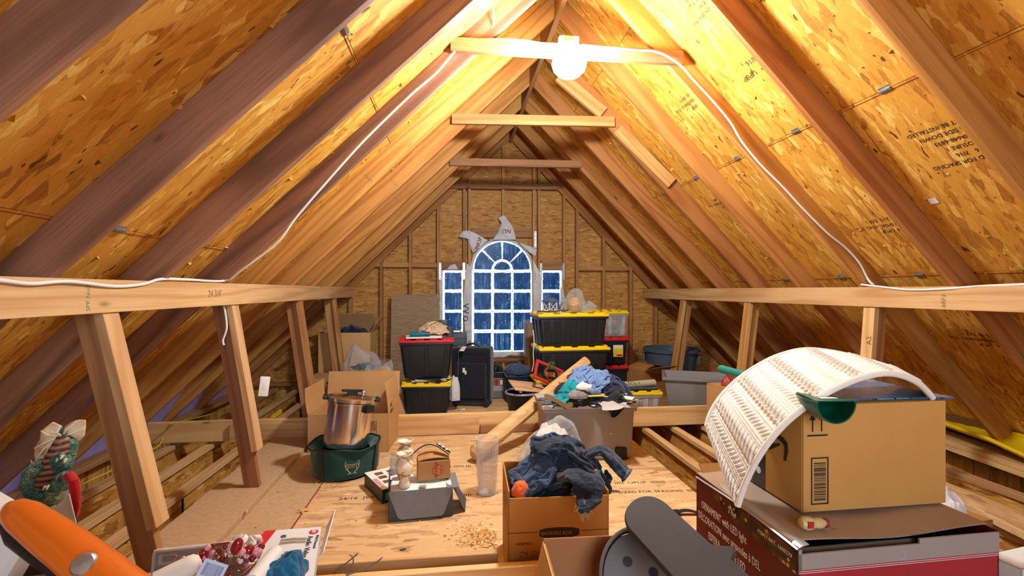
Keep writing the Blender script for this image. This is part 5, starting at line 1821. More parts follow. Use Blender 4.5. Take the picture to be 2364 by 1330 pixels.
pt = thing('pressure_canner', 'tall polished steel pressure canner tilted on the green bag', 'pot', (p.x + .005, p.y + .20, .175), 0, rot=(-.06, .13, .25))
mst = NT('brushed_pot')
ms_ = mst.n('ShaderNodeTexNoise', None, Vector=mst.coord(scale=(1, 1, 60)), Scale=3.0, Detail=3.0).outputs[0]
mst.set(Base_Color=lin(226, 220, 214), Metallic=1.0, Roughness=mst.math('MULTIPLY_ADD', ms_, .12, .14))
mst.bump(ms_, .03, .002)
M_POT = mst.mat
MB().lathe([(0, 0), (.135, 0), (.15, .012), (.152, .03), (.150, .30), (.158, .304), (.158, .312), (.150, .316)], 48).build('body', M_POT, pt, smooth=True, angle=50)
lidp = MB().lathe([(.150, .316), (.166, .318), (.168, .34), (.160, .347), (.11, .352), (.05, .362), (0, .364)], 48).build('lid', M_POT, pt, smooth=True, angle=40)
MB().box(-.035, .035, -.012, .012, .352, .386).box(-.075, .075, -.016, .016, .374, .392).build('lid_handle', M_BLACK, pt, rot=(0, 0, .3), bevel=.006)
MB().lathe([(0, .36), (.014, .36), (.014, .385), (.008, .392), (0, .392)], 14, M=T(.07, -.04, 0)).build('vent_weight', M_METAL, pt, smooth=True)
for a_ in (-.85, 2.29):
    hp = thing('tmp', 'tmp', 'tmp')
    bpy.data.objects.remove(hp)
    Mh = T(.158 * math.cos(a_), .158 * math.sin(a_), .285) @ R3(0, 0, a_ + PI / 2)
    MB().box(-.038, .038, -.028, .012, -.03, .022, Mh).build('side_handle', M_BLACK, pt, bevel=.008)
    Mh2 = T(.17 * math.cos(a_ + .8), .17 * math.sin(a_ + .8), .335) @ R3(0, 0, a_ + .8 + PI / 2)
    MB().box(-.05, .05, -.02, .01, -.016, .012, Mh2).build('clamp', M_BLACK, pt, bevel=.006)

# grey file box with open front flap
f0 = atd(985, 1194, 2.62)
M_SLATE = plain('slate_card', (116, 120, 126), .6, var=.05, vscale=30)
M_SLATE2 = plain('dark_slate_card', (66, 72, 80), .6, var=.08, vscale=20)
fbx = thing('file_box', 'grey cardboard file box with its front flap folded down on the bare deck', 'box', (f0.x - .03, f0.y + .10, 0), .10)
MB().box(-.185, .165, -.09, -.086, 0, .16).box(-.185, .165, .12, .124, 0, .15).box(-.185, .165, -.09, .12, 0, .004).box(-.185, -.181, -.09, .12, 0, .22).build('body', M_SLATE2, fbx, bevel=.001, seg=1)
MB().hexa([(.13, -.10, .16), (.20, -.10, .16), (.20, .12, .16), (.13, .12, .16)], [(.131, -.10, .164), (.2, -.10, .164), (.2, .12, .164), (.131, .12, .164)]).build('side_edge', M_SLATE, fbx)
fl = MB().prism([(-.185, .0), (.165, .0), (.165, -.012), (.115, -.135), (.10, -.148), (-.115, -.148), (-.135, -.135)], -.0035, .0, 'y')
fl.build('front_flap', M_SLATE, fbx, (0, -.092, .165), (-.12, 0, 0))
MB().add([(.165, -.09, .16), (.165, .12, .15), (.26, .10, 0.01), (.235, -.06, .004), (.168, -.09, .16), (.168, .12, .15), (.263, .10, .01), (.238, -.06, .004)], [(0, 1, 2, 3), (7, 6, 5, 4), (0, 4, 5, 1), (1, 5, 6, 2), (2, 6, 7, 3), (3, 7, 4, 0)]).build('side_flap', M_SLATE2, fbx)
MB().box(-.178, .16, -.083, .115, .10, .158).build('white_packing', M_PAPER, fbx, bevel=.01)
MB().sheet(lambda u, v: (-.17 + .33 * u, -.08 + .19 * v, .160 + .008 * math.sin(u * 7) * math.sin(v * 6) + .006 * v), 14, 10, .002).build('tissue_paper', M_PAPER, fbx, smooth=True)
decal(fbx, -.02, .02, -.08, -.05, .172, plain('grey_band', (150, 146, 132), .5), axis='z')
# mug box
mg = thing('mug_box', 'small brown mug carton with a red cafe logo standing in the grey file box', 'box', (f0.x + .03, f0.y + .155, .178), .14)
M_MUGC = cardboard('mug_card', (178, 132, 82))
MB().box(-.092, .092, -.05, .055, 0, .105).build('body', M_MUGC, mg, bevel=.002, seg=1)
M_LOGO = plain('logo_maroon', (138, 50, 34), .7)
M_LOGO2 = plain('logo_orange', (206, 120, 60), .7)
MB().lathe([(.029, 0), (.032, 0), (.032, .0008), (.029, .0008), (.029, 0)], 28, M=T(.02, -.0503, .052) @ R3(PI / 2, 0, 0), cap=False).build('logo_ring', M_LOGO, mg, smooth=False)
MB().lathe([(0, 0), (.030, 0), (.030, .0004), (0, .0004)], 28, M=T(.02, -.0502, .052) @ R3(PI / 2, 0, 0)).build('logo_disc', M_LOGO2, mg)
text('logo_text', 'Hard Rock', .026, M_LOGO, mg, (.018, -.0516, .004), (PI / 2, -PI / 2, 0), sx=.86)
text('logo_text', 'CAFE', .012, M_LOGO, mg, (.040, -.0516, .036), (PI / 2, -PI / 2, 0))
mf = MB().sheet(lambda u, v: (-.09 + .18 * u, -.045 + .09 * v, .110 + .02 * v + .012 * math.sin(u * 3)), 6, 4, .003).build('top_flap', M_MUGC, mg)
ly = thing('lanyard', 'black lanyard with white skull prints lying over the mug carton', 'lanyard', (f0.x + .02, f0.y + .14, .30), .1)
MB().sheet(lambda u, v: (-.12 + .22 * u, -.03 + .05 * math.sin(u * 3) + .018 * v, .015 + .055 * math.sin(u * PI) * (1 - .2 * u) - .01 * u), 22, 1, .002).build('strap', M_BLACK, ly, smooth=True)
MB().sheet(lambda u, v: (.03 + .075 * u, .0 - .03 * u + .024 * v, .066 - .045 * u), 8, 1, .005).build('badge', M_BLACK, ly)
for k in range(3):
    MB().lathe([(0, 0), (.009, .0), (.007, .003), (0, .004)], 10, M=T(.045 + .02 * k, .006 - .01 * k, .064 - .013 * k)).build('skull_print', M_PAPER, ly)
text('print', 'USA', .02, M_INKRED, ly, (-.05, -.04, .02), (.5, 0, .3))
# onyx vases
mon = NT('onyx')
wv = mon.n('ShaderNodeTexWave', {'bands_direction': 'DIAGONAL'}, Vector=mon.coord(), Scale=7.0, Distortion=9.0, Detail=3.0, Detail_Scale=1.4).outputs[1]
mon.set(Base_Color=mon.ramp(wv, [(.0, lin(168, 118, 76)), (.08, lin(220, 190, 150)), (.3, lin(240, 230, 212)), (.9, lin(232, 214, 186))]), Roughness=.38)
M_ONYX = mon.mat
vp = [(0, 0), (.032, 0), (.034, .01), (.026, .03), (.040, .07), (.050, .105), (.046, .13), (.030, .155), (.028, .165), (.046, .178), (.048, .184), (.042, .184), (.022, .168), (.02, .10), (0, .09)]
v1 = MB().lathe(vp, 28).build('onyx_vase', M_ONYX, None, (f0.x - .125, f0.y + .045, .172), smooth=True)
tag(v1, 'banded cream onyx vase nearest in the grey file box', 'vase')
v2 = MB().lathe([(r, z * 1.02) for r, z in vp], 28).build('onyx_vase', M_ONYX, None, (f0.x - .135, f0.y + .20, .190), smooth=True)
tag(v2, 'banded cream onyx vase standing behind the first one', 'vase')
gl = MB().lathe([(.026, 0), (.03, .06), (.034, .10), (.033, .10), (.028, .055), (.022, .004), (0, .004)], 20).build('glass_tumbler', M_FILM2, None, (f0.x - .19, f0.y + .17, .2), smooth=True)
tag(gl, 'small clear glass behind the onyx vases', 'glass')
# booklet box behind
q = atd(905, 1080, 2.95)
bk = thing('booklet_box', 'flat printed product box with small pictures behind the grey file box', 'box', (q.x - .01, q.y + .06, 0), .5)
MB().box(-.12, .12, -.16, .16, 0, .085).build('body', M_BLACK, bk, bevel=.002, seg=1)
MB().box(-.12, .12, -.16, .16, .085, .087).build('top_print', M_PAPER, bk)
for k, (x, y) in enumerate(((-.05, -.06), (.02, -.05), (-.05, .02), (.02, .03), (-.05, .09), (.03, .09))):
    decal(bk, x - .025, x + .025, y - .022, y + .022, .088, plain('tiny_photo', (110, 84, 70), .5, var=.8, vscale=60), axis='z')
decal(bk, -.115, -.09, -.13, .02, .088, plain('pale_red', (210, 150, 140), .6), axis='z')
decal(bk, -.10, .0, .02, .06, -.1605, plain('green_print', (60, 140, 50), .5))

# ribbed tumbler
mt = NT('clear_acrylic')
mt.set(Base_Color=(.96, .96, .97), Roughness=.06, IOR=1.12)
mt.b.inputs['Transmission Weight'].default_value = 1.0
M_ACR = clearfilm('acrylic', tint=(.93, .92, .93), clear=.86, rough=.05, wr=.0)
tp = at(1126, 1148, Z=0)
tu = thing('ribbed_tumbler', 'tall clear ribbed plastic tumbler standing on the bare deck', 'tumbler', (tp.x, tp.y + .055, 0))


def tumb(r0, r1, z0, z1, rib, n=80):
    return MB().grid(lambda u, v: ((r0 + (r1 - r0) * v) * (1 + rib * math.sin(u * 2 * PI * 20)) * math.cos(2 * PI * u), (r0 + (r1 - r0) * v) * (1 + rib * math.sin(u * 2 * PI * 20)) * math.sin(2 * PI * u), z0 + (z1 - z0) * v), n, 6, cu=True)


tumb(.054, .070, .0, .28, .03).build('ribbed_wall', M_ACR, tu, smooth=True)
tumb(.050, .066, .012, .30, .0, 40).build('inner_wall', M_ACR, tu, smooth=True)
tumb(.070, .071, .28, .345, .0, 40).build('lip_band', M_ACR, tu, smooth=True)
MB().lathe([(0, 0), (.056, 0), (.056, .014), (0, .012)], 36).build('base', M_ACR, tu, smooth=True)
MB().lathe([(.069, .342), (.073, .345), (.069, .349)], 36, cap=False).build('rim', M_ACR, tu, smooth=True)
for k in range(2):
    MB().lathe([(.061 + .004 * k, .10 + .09 * k), (.064 + .004 * k, .104 + .09 * k), (.061 + .004 * k, .108 + .09 * k)], 36, cap=False).build('ring', M_ACR, tu, smooth=True)

# moving box with jeans
b0 = atd(1294, 1352, 2.035)
bw, bd, bh = .435, .36, .41
bx = thing('moving_box', 'brown printed moving box overflowing with jeans', 'box', (b0.x, b0.y + bd / 2, 0), -.035)
M_BANK = cardboard('bankers_card', (196, 138, 70))
a_, c_ = bw / 2, bd / 2
MB().box(-a_, a_, -c_, -c_ + .006, 0, bh - .03).box(-a_, a_, c_ - .006, c_, 0, bh).box(a_ - .006, a_, -c_, c_, 0, bh - .01).box(-a_, -a_ + .006, -c_, c_, 0, bh).box(-a_, a_, -c_, c_, 0, .006).build('body', M_BANK, bx, bevel=.002, seg=1)
MB().prism([(-.055, .29), (.045, .29), (.055, .30), (.055, .315), (.045, .325), (-.055, .325), (-.062, .31)], -a_ - .0008, -a_ + .002, 'x').build('hand_hole', M_BLACK, bx)
y_ = -c_ - .0006
MB().prism([(-.085, .215), (-.06, .206), (.0, .203), (.06, .206), (.088, .215), (.088, .24), (.06, .247), (0, .250), (-.06, .247), (-.085, .24)], y_ - .0004, y_ + .001, 'y').build('logo_plate', plain('logo_dark', (36, 26, 18), .7), bx, (.0, 0, 0))
text('logo_text', 'BANKERS BOX', .0205, plain('logo_tan', (178, 122, 66), .7), bx, (-.078, y_ - .0008, .2195), (PI / 2, 0, 0), sx=1.0)
decal(bx, -a_, -.092, .2315, .2335, y_, M_INK)
decal(bx, .094, a_, .2315, .2335, y_, M_INK)
MB().prism([(-c_, .2335), (c_, .30), (c_, .297), (-c_, .2305)], -a_ - .0006, -a_ + .001, 'x').build('print', M_INK, bx)
text('print', 'ASSEMBLY:', .016, M_INK, bx, (-.185, y_, .18), (PI / 2, 0, 0))
text('print', 'HELPFUL MOVING TIPS:', .012, M_INK, bx, (-.185, y_, .108), (PI / 2, 0, 0))
for i in range(5):
    decal(bx, -.18, -.02, .090 - .011 * i, .0905 - .011 * i, y_, M_INK)
    decal(bx, .0, .16, .090 - .011 * i, .0905 - .011 * i, y_, M_INK)
for k in range(7):
    x = -.17 + .052 * k
    m = MB()
    pts = [(x, .13), (x + .03, .125), (x + .036, .145), (x + .008, .152)]
    for i in range(4):
        m.tube([(pts[i][0], y_, pts[i][1]), (pts[(i + 1) % 4][0], y_, pts[(i + 1) % 4][1])], .0007, 4)
    m.tube([(pts[0][0], y_, pts[0][1]), (pts[2][0], y_, pts[2][1])], .0006, 4)
    m.build('assembly_drawing', M_INK, bx)

zj = bh - .09
jx, jy = b0.x, b0.y + bd / 2
cb, sb2 = math.cos(-.035), math.sin(-.035)


def box_base(x, y):
    lx, ly = (x - jx) * cb + (y - jy) * sb2, -(x - jx) * sb2 + (y - jy) * cb
    if abs(lx) < .205 and abs(ly) < .168:
        e = ((lx - .03) / .20) ** 2 + (ly / .16) ** 2
        return zj + .19 * max(0, 1 - e) ** .6
    if abs(lx) < .222 and abs(ly) < .185:
        return bh - .012
    return 0.0


heap('jeans', 'jeans packed deep inside the moving box', 'jeans', M_DENIM, (jx + .03, jy, zj - .1), .17, .14, .22, 101, 0, fold=.1)
PJ = Pile(jx - .5, jx + .5, jy - .45, jy + .45, box_base)


def jean(lab, mat, ox, oy, w, dd, comp, seed, rot, R, n=48, m=34, lift=.08, hems=('a', 'e'), hm=None):
    q = np.array([[jx + ox, jy + oy, 0]])
    G = crumple(PJ, jx + ox, jy + oy, w, dd, n, m, comp, PJ.at(q)[0] + .05, seed, rot, R, lift=lift)
    return garment('jeans', lab, mat, G, th=.007, cat='jeans', hems=hems, hem_mat=hm or M_DENIM2)


jean('dark blue jeans filling the bottom of the moving box heap', M_DENIM, .0, .0, .95, .75, .40, 201, .3, (.19, .155), lift=.10)
jean('faded jeans folded at the left of the moving box', M_DENIM2, -.09, -.03, .62, .5, .42, 202, .9, (.12, .14), lift=.10)
jean('dark jeans bunched highest in the middle of the heap', M_DENIM, .04, .03, .85, .62, .34, 203, -.3, (.13, .11), lift=.14)
jean('dark blue jeans slung across the right of the moving box', M_DENIM, .10, -.02, .75, .36, .55, 204, -.5, (.20, .15), lift=.08, n=52, m=26)


def leg(label, path, rs, mat, hem=True, fray=0, flat=.55, seed=1):
    """trouser leg lying over the edge: hollow tube with a stitched hem"""
    P = [Vector(q) for q in path]
    S = []
    for i in range(len(P) - 1):
        for k in range(6):
            t_ = k / 6
            p0, p1, p2, p3 = P[max(i - 1, 0)], P[i], P[i + 1], P[min(i + 2, len(P) - 1)]
            S.append(.5 * ((2 * p1) + (p2 - p0) * t_ + (2 * p0 - 5 * p1 + 4 * p2 - p3) * t_ ** 2 + (3 * p1 - p0 - 3 * p2 + p3) * t_ ** 3))
    S.append(P[-1])
    k = len(S)
    t = thing('jeans', label, 'jeans', S[0])
    m = MB()
    n = 28
    vs = []
    up = Vector((0, 0, 1))
    for i in range(k):
        Tn = (S[min(i + 1, k - 1)] - S[max(i - 1, 0)]).normalized()
        Bn = Tn.cross(up)
        Bn = Bn.normalized() if Bn.length > 1e-4 else Vector((1, 0, 0))
        Nn = Bn.cross(Tn)
        f = i / (k - 1)
        j = f * (len(rs) - 1)
        r = rs[int(j)] + (rs[min(int(j) + 1, len(rs) - 1)] - rs[int(j)]) * (j - int(j))
        for q in range(n):
            a_ = 2 * PI * q / n
            c = S[i] + Bn * math.cos(a_) * r + Nn * math.sin(a_) * r * flat
            w = 1 + .42 * fbm(Vector((math.cos(a_) * 1.3, math.sin(a_) * 1.3, f * 4.5)) + Vector((seed, 0, 0)), 3)
            vs.append(S[i] + (c - S[i]) * w - S[0])
    fs = [(i * n + q, i * n + (q + 1) % n, (i + 1) * n + (q + 1) % n, (i + 1) * n + q) for i in range(k - 1) for q in range(n)]
    m.add(vs, fs).build('leg', mat, t, smooth=True)
    ring = [Vector(vs[(k - 1) * n + q]) for q in range(n)] + [Vector(vs[(k - 1) * n])]
    if hem:
        MB().tube(ring, .0055, 6).build('hem', M_DENIM2, t, smooth=True)
        ins = MB()
        c = sum(ring[:-1], Vector()) / n
        ins.add([c + (q - c) * .98 for q in ring[:-1]] + [c + (q - c) * .7 - (S[-1] - S[-2]).normalized() * .03 for q in ring[:-1]], [(q, (q + 1) % n, n + (q + 1) % n, n + q) for q in range(n)] + [tuple(range(n, 2 * n))])
        ins.build('lining', fabric('denim_inside', (96, 108, 124)), t, smooth=True)
    if fray:
        rr = random.Random(seed)
        fr = MB()
        for q in range(fray):
            b_ = ring[rr.randrange(n)]
            d_ = Vector((rr.uniform(-.02, .02), rr.uniform(-.01, .004), -rr.uniform(.01, .04)))
            fr.tube([b_, b_ + d_ * .5 + Vector((rr.uniform(-.008, .008), 0, 0)), b_ + d_], .0011, 3)
        o = fr.build('frayed_threads', plain('white_thread', (224, 214, 200), .9), t)
        o['kind'] = 'stuff'
    return t


F_ = lambda u, v, d: atd(u, v, d)
leg('frayed jeans leg hanging over the front of the moving box', [F_(1300, 1105, 2.06), F_(1325, 1095, 2.0), F_(1350, 1115, 1.93), F_(1352, 1150, 1.90), F_(1345, 1164, 1.90)], [.04, .055, .062, .064], M_DENIM, fray=34, seed=3, flat=.45)
leg('jeans leg sticking out to the right of the moving box', [F_(1340, 1060, 2.22), F_(1385, 1040, 2.2), F_(1412, 1058, 2.18), F_(1435, 1085, 2.16), F_(1447, 1097, 2.15)], [.035, .045, .05, .05, .045], M_DENIM, seed=5, flat=.42)
o = heap_mb(.05, .04, .10, 107, fold=.2).build('garment', fabric('orange_cloth', (238, 112, 60), var=.12), None, (jx + .165, jy - .09, zj + .04), smooth=True)
tag(o, 'bright orange cloth showing at the right of the jeans', 'clothes')
o = heap_mb(.04, .03, .05, 108, fold=.2).build('garment', fabric('orange_cloth', (238, 112, 60), var=.12), None, (jx - .160, jy - .115, zj + .05), smooth=True)
tag(o, 'orange cloth corner at the front left of the moving box', 'clothes')
o = MB().tube([F_(1382, 1085, 2.1), F_(1378, 1105, 2.08), F_(1374, 1120, 2.07)], .008, 6).build('cloth_strap', M_TEALC, None, smooth=True)
tag(o, 'narrow teal strap hanging between the jeans legs', 'strap')

# floor litter
M_CHIP = plain('wood_chip', (214, 164, 92), .8, var=.2)
M_TAPE = plain('grey_tape', (84, 80, 74), .6)
for u, v, lx, ly_, rz_, mat, lab in ((1421, 1135, .07, .035, -.3, M_TAPE, 'grey tape scrap on the deck right of the jeans'), (1462, 1197, .06, .035, -.5, M_TAPE, 'torn grey tape scrap by the black oval lid'),
                                    (1124, 1262, .05, .02, .4, M_CHIP, 'splintered wood chip left of the moving box'), (570, 1195, .012, .07, .3, M_CHIP, 'thin wood sliver on the particle board strip'), (930, 1270, .03, .015, .2, plain('teal_scrap', (40, 84, 80), .7), 'dark green scrap on the deck before the file box')):
    q = at(u, v, Z=0)
    zz = .034 if u < 600 else .001
    rr = random.Random(u)
    ol = [(math.cos(k * PI / 4) * lx * .5 * rr.uniform(.7, 1.1), math.sin(k * PI / 4) * ly_ * .5 * rr.uniform(.7, 1.1)) for k in range(8)]
    o = MB().prism(ol, 0, .004).build('floor_scrap', mat, None, (q.x, q.y, zz), (0, 0, rz_))
    tag(o, lab, 'scrap')
mb = MB()
rr = random.Random(77)
for k in range(900):
    if k < 420:
        u, v = rr.gauss(1110, 34), rr.gauss(1240, 16)
        q = at(u, v, Z=.0)
        if q.y < 2.08 or q.x > b0.x - a_ - .02:
            continue
    elif k < 520:
        q = at(rr.gauss(760, 18), rr.gauss(1118, 6), Z=0)
    else:
        q = Vector((rr.uniform(-1.1, 1.45), rr.uniform(2.1, 4.1), 0))
    e = rr.uniform(.002, .006)
    c, s = math.cos(k), math.sin(k)
    zz = .001
    mb.add([(q.x - e * c * 2, q.y - e * s * 2, zz), (q.x + e * s, q.y - e * c, zz), (q.x + e * c * 2, q.y + e * s * 2, zz + .001), (q.x, q.y, zz + e)], [(0, 1, 3), (1, 2, 3), (2, 0, 3), (0, 2, 1)])
o = mb.build('sawdust', M_CHIP, None)
tag(o, 'pale sawdust and wood crumbs scattered on the bare deck', 'sawdust', kind='stuff')
q = at(698, 1182, Z=0)
m = MB()
for k in range(5):
    a_ = k * 2 * PI / 5
    m.tube([(0, 0, .006), (.022 * math.cos(a_), .022 * math.sin(a_), .005), (.036 * math.cos(a_), .036 * math.sin(a_), .004)], .008, 6, r2=.002)
o = m.build('starfish', M_CHIP, None, (q.x, q.y, .001), smooth=True)
tag(o, 'small dried yellow starfish on the seam of the deck', 'starfish')
q = at(893, 1128, Z=0)
t = thing('plastic_leaf_sprig', 'small green leaf sprig on the deck left of the file box', 'sprig', (q.x, q.y, .002))
for k in range(4):
    a_ = 1.2 * k
    MB().sheet(lambda u, v: ((.01 + .04 * u) * math.cos(a_) + (v - .5) * .022 * math.sin(PI * u) * -math.sin(a_), (.01 + .04 * u) * math.sin(a_) + (v - .5) * .022 * math.sin(PI * u) * math.cos(a_), .012 + .02 * math.sin(u * 2)), 6, 2, .0012).build('leaf', plain('leaf_dark', (40, 84, 34), .6), t)
MB().tube([(0, 0, .004), (.02, -.03, .002), (.03, -.06, .002)], .002, 4).build('stem', plain('leaf_dark', (40, 84, 34), .6), t)
q = at(1585, 1188, Z=0)
t = thing('nylon_strap', 'black nylon strap with buckle lying beside the ornament box', 'strap', (q.x, q.y, .0), -.1)
MB().sheet(lambda u, v: (-.06 + .22 * u, (v - .5) * .03, .012 + .012 * math.sin(u * 6)), 14, 2, .004).build('webbing', M_BLACK, t)
MB().box(-.085, -.04, -.025, .025, .002, .02).build('buckle', M_BLACK, t, bevel=.004)
for k, pts in enumerate(([(770, 1325), (800, 1300), (818, 1285), (826, 1278)], [(786, 1328), (812, 1306), (815, 1288), (806, 1280)], [(800, 1328), (850, 1310), (872, 1296), (882, 1288)])):
    cable('loose_wire', ['grey loose wire end sticking up at the front beam', 'looped grey wire end at the front beam', 'long grey wire end lying across the front beam'][k], [atd(u, v, 1.92 - .03 * k) for u, v in pts], .003, plain('wire_grey', (120, 116, 112), .4))
# ================================================================ RIGHT FOREGROUND: ornament box, parcel, knitted arch
h_ = .68
zt = CAM_Z - h_
FL = atd(1843, 1266, 1.852 * h_)
BL = atd(1608, 1095, 2.594 * h_)
FR = atd(2306, 1225, 1.986 * h_)
exv = (FR - FL)
exv.z = 0
eyv = (BL - FL)
eyv.z = 0
Lx, Ly = exv.length, eyv.length
ang = math.atan2(exv.y, exv.x)
c0 = FL + exv / 2 + eyv / 2
ob_ = thing('ornament_box', 'large maroon printed ornament carton with a silver top in the right foreground', 'box', (c0.x, c0.y, 0), ang)
M_MAROON = plain('maroon_print', (104, 22, 32), .32, var=.12, vscale=5)
M_CRIM = plain('crimson_print', (164, 44, 58), .4, var=.08, vscale=8)
M_SILVER = plain('silver_print', (170, 166, 164), .3, metal=.25)
M_BRONZE = plain('bronze_top', (176, 154, 132), .32, metal=.2, var=.12, vscale=4)
a_, c_ = Lx / 2, Ly / 2
MB().box(-a_, -a_ + .005, -c_, c_, 0, zt).build('side_panel', M_MAROON, ob_)
MB().box(a_ - .005, a_, -c_, c_, 0, zt).build('side_panel', M_MAROON, ob_)
MB().box(-a_, a_, -c_, -c_ + .005, 0, zt - .06).build('front_panel', M_CRIM, ob_)
MB().box(-a_, a_, c_ - .005, c_, 0, zt).build('back_panel', M_MAROON, ob_)
MB().box(-a_, a_, -c_, c_, 0, .006).build('bottom', M_CARD3, ob_)
# silver band above the crimson, with a torn slot
MB().box(-a_, -a_ + .01, -c_ - .001, -c_ + .004, zt - .06, zt - .006).box(a_ - .26, a_, -c_ - .001, -c_ + .004, zt - .06, zt - .004).box(-a_, a_ - .26, -c_ - .001, -c_ + .004, zt - .06, zt - .018).build('silver_band', M_SILVER, ob_)
for z in (.063, .068):
    decal(ob_, -a_, a_, zt - z - .0012, zt - z, -c_ - .0008, M_PAPER)
MB().box(-a_ + .012, a_ - .24, -c_ + .03, -c_ + .035, zt - .12, zt - .02).build('inner_card', plain('inner_grey', (110, 100, 84), .5), ob_)
MB().sheet(lambda u, v: (-a_ + (Lx) * u, -c_ + .03 + (Ly - .03) * v, zt + .004 - .012 * (1 - v) ** 4 * math.sin(PI * u) + .003 * math.sin(u * 9)), 20, 12, .004).build('top_panel', M_BRONZE, ob_, smooth=True)
MB().sheet(lambda u, v: (-a_ - .004 + .035 * u, -c_ + Ly * v, zt + .006 + .006 * math.sin(v * 4) - .012 * (1 - u) ** 2), 3, 12, .003).build('edge_flap', M_SILVER, ob_, smooth=True)
MB().sheet(lambda u, v: (a_ + .002 + .02 * u + .02 * v, -c_ + Ly * (.05 + .9 * v), zt - .01 - .16 * u), 3, 8, .004).build('side_flap', M_CARD3, ob_)
MB().sheet(lambda u, v: (-a_ + .02 + .2 * v, c_ - .01 + .03 * u, zt + .004 + .025 * u), 2, 6, .004).build('back_flap', M_CARD3, ob_)
# photo strip with bokeh on the left panel
mph = NT('tree_photo')
vo = mph.n('ShaderNodeTexVoronoi', None, Vector=mph.coord(), Scale=34.0)
nz = mph.n('ShaderNodeTexNoise', None, Vector=mph.coord(), Scale=22.0, Detail=3.0).outputs[0]
col = mph.ramp(nz, [(.35, lin(26, 18, 14)), (.6, lin(92, 66, 44)), (.75, lin(150, 112, 78))])
col = mph.mix(mph.math('LESS_THAN', vo.outputs['Distance'], .2), col, lin(236, 170, 110))
mph.set(Base_Color=col, Roughness=.3)
xs_ = -a_ - .0008
MB().prism([(-c_, zt - .075), (-c_ + Ly * .68, zt - .058), (-c_ + Ly * .80, zt - .02), (-c_ + Ly * .80, zt - .008), (-c_, zt - .012)], xs_, xs_ + .001, 'x').build('photo_strip', mph.mat, ob_)
M_CREAMINK = plain('cream_print', (226, 206, 186), .6)
for i, (s, yo, zo, sz) in enumerate((('ORNAMENT with LED light', .93, .105, .036), ('D\u00c9CORATION avec ampoules \u00e0 DEL', .97, .150, .036), ('ESFERA con luces LED', .84, .195, .036))):
    text('print', s, sz, M_CREAMINK, ob_, (xs_ - .0006, -c_ + Ly * yo, zt - zo), (PI / 2, 0, -PI / 2), sx=.62)
text('print', 'ITEM / ART. 1600270', .016, M_CREAMINK, ob_, (xs_ - .001, -c_ + Ly * .32, zt - .04), (PI / 2, 0, -PI / 2))
text('print', 'The', .03, M_CREAMINK, ob_, (xs_ - .001, -c_ + Ly * .62, zt - .05), (PI / 2, 0, -PI / 2), shear=.3)
# printed baubles
M_BAUB = plain('bauble_print', (190, 130, 96), .35, var=.15)
for (yy, zz, rx, rz_, mm) in ((.36, .30, .075, .085, M_BAUB), (.13, .33, .04, .075, plain('glitter_print', (170, 108, 84), .5, var=.5, vscale=150))):
    pts = [(-c_ + Ly * yy + rx * math.cos(k * PI / 12), zt - zz + rz_ * math.sin(k * PI / 12)) for k in range(24)]
    MB().prism(pts, xs_ - .0006, xs_ + .0004, 'x').build('bauble_print', mm, ob_)
for k in range(4):
    m = MB()
    m.tube([(xs_ - .001, -c_ + Ly * .36 + (.06 - .012 * k) * math.cos(q * .26 + .1), zt - .275 + (.045 - .006 * k) * math.sin(q * .26 + .1) - .012 * k) for q in range(12)], .003, 4)
    m.build('bauble_stripe', M_RED, ob_)
# tape blister
MB().lathe([(0, .006), (.008, .004), (.014, 0)], 16, M=T(.0, -c_ - .001, zt - .045) @ R3(PI / 2, 0, 0)).build('tape_blister', M_FILM, ob_, smooth=True)

# the parcel carton on top
A0 = atd(1851, 1194, 1.430)
A1 = atd(2184, 1171, 1.496)
A2 = atd(1662, 1088, 1.794)
ex2 = A1 - A0
ex2.z = 0
ey2 = A2 - A0
ey2.z = 0
ang2 = math.atan2(ex2.y, ex2.x)
pw, pd, ph = ex2.length, .37, .322
perp = Vector((-math.sin(ang2), math.cos(ang2), 0))
c2 = A0 + ex2 / 2 + perp * pd / 2
pz = zt + .013
pb = thing('parcel_box', 'brown delivery carton with a curved arrow logo on top of the ornament box', 'box', (c2.x, c2.y, pz), ang2)
a2, d2 = pw / 2, pd / 2
MB().box(-a2, a2, -d2, d2, 0, ph).build('body', M_CARD4, pb, bevel=.003, seg=2)
MB().box(-a2 - .0008, -a2 + .001, -.03, .04, 0, ph).build('dark_tape', plain('dark_tape', (44, 44, 48), .3), pb, (0, .01, 0))
text('print', 'amazon smile', .016, M_PAPER, pb, (-a2 - .0016, .045, .16), (PI / 2, -PI / 2, -PI / 2))
MB().lathe([(0, 0), (.012, 0), (.012, .0006), (0, .0006)], 18, M=T(-a2 - .001, .015, .055) @ R3(0, -PI / 2, 0)).build('tape_icon', M_PAPER, pb)
MB().lathe([(.010, 0), (.013, 0), (.013, .0006), (.010, .0006)], 18, M=T(-a2 - .001, .015, .125) @ R3(0, -PI / 2, 0)).build('tape_icon', M_PAPER, pb)
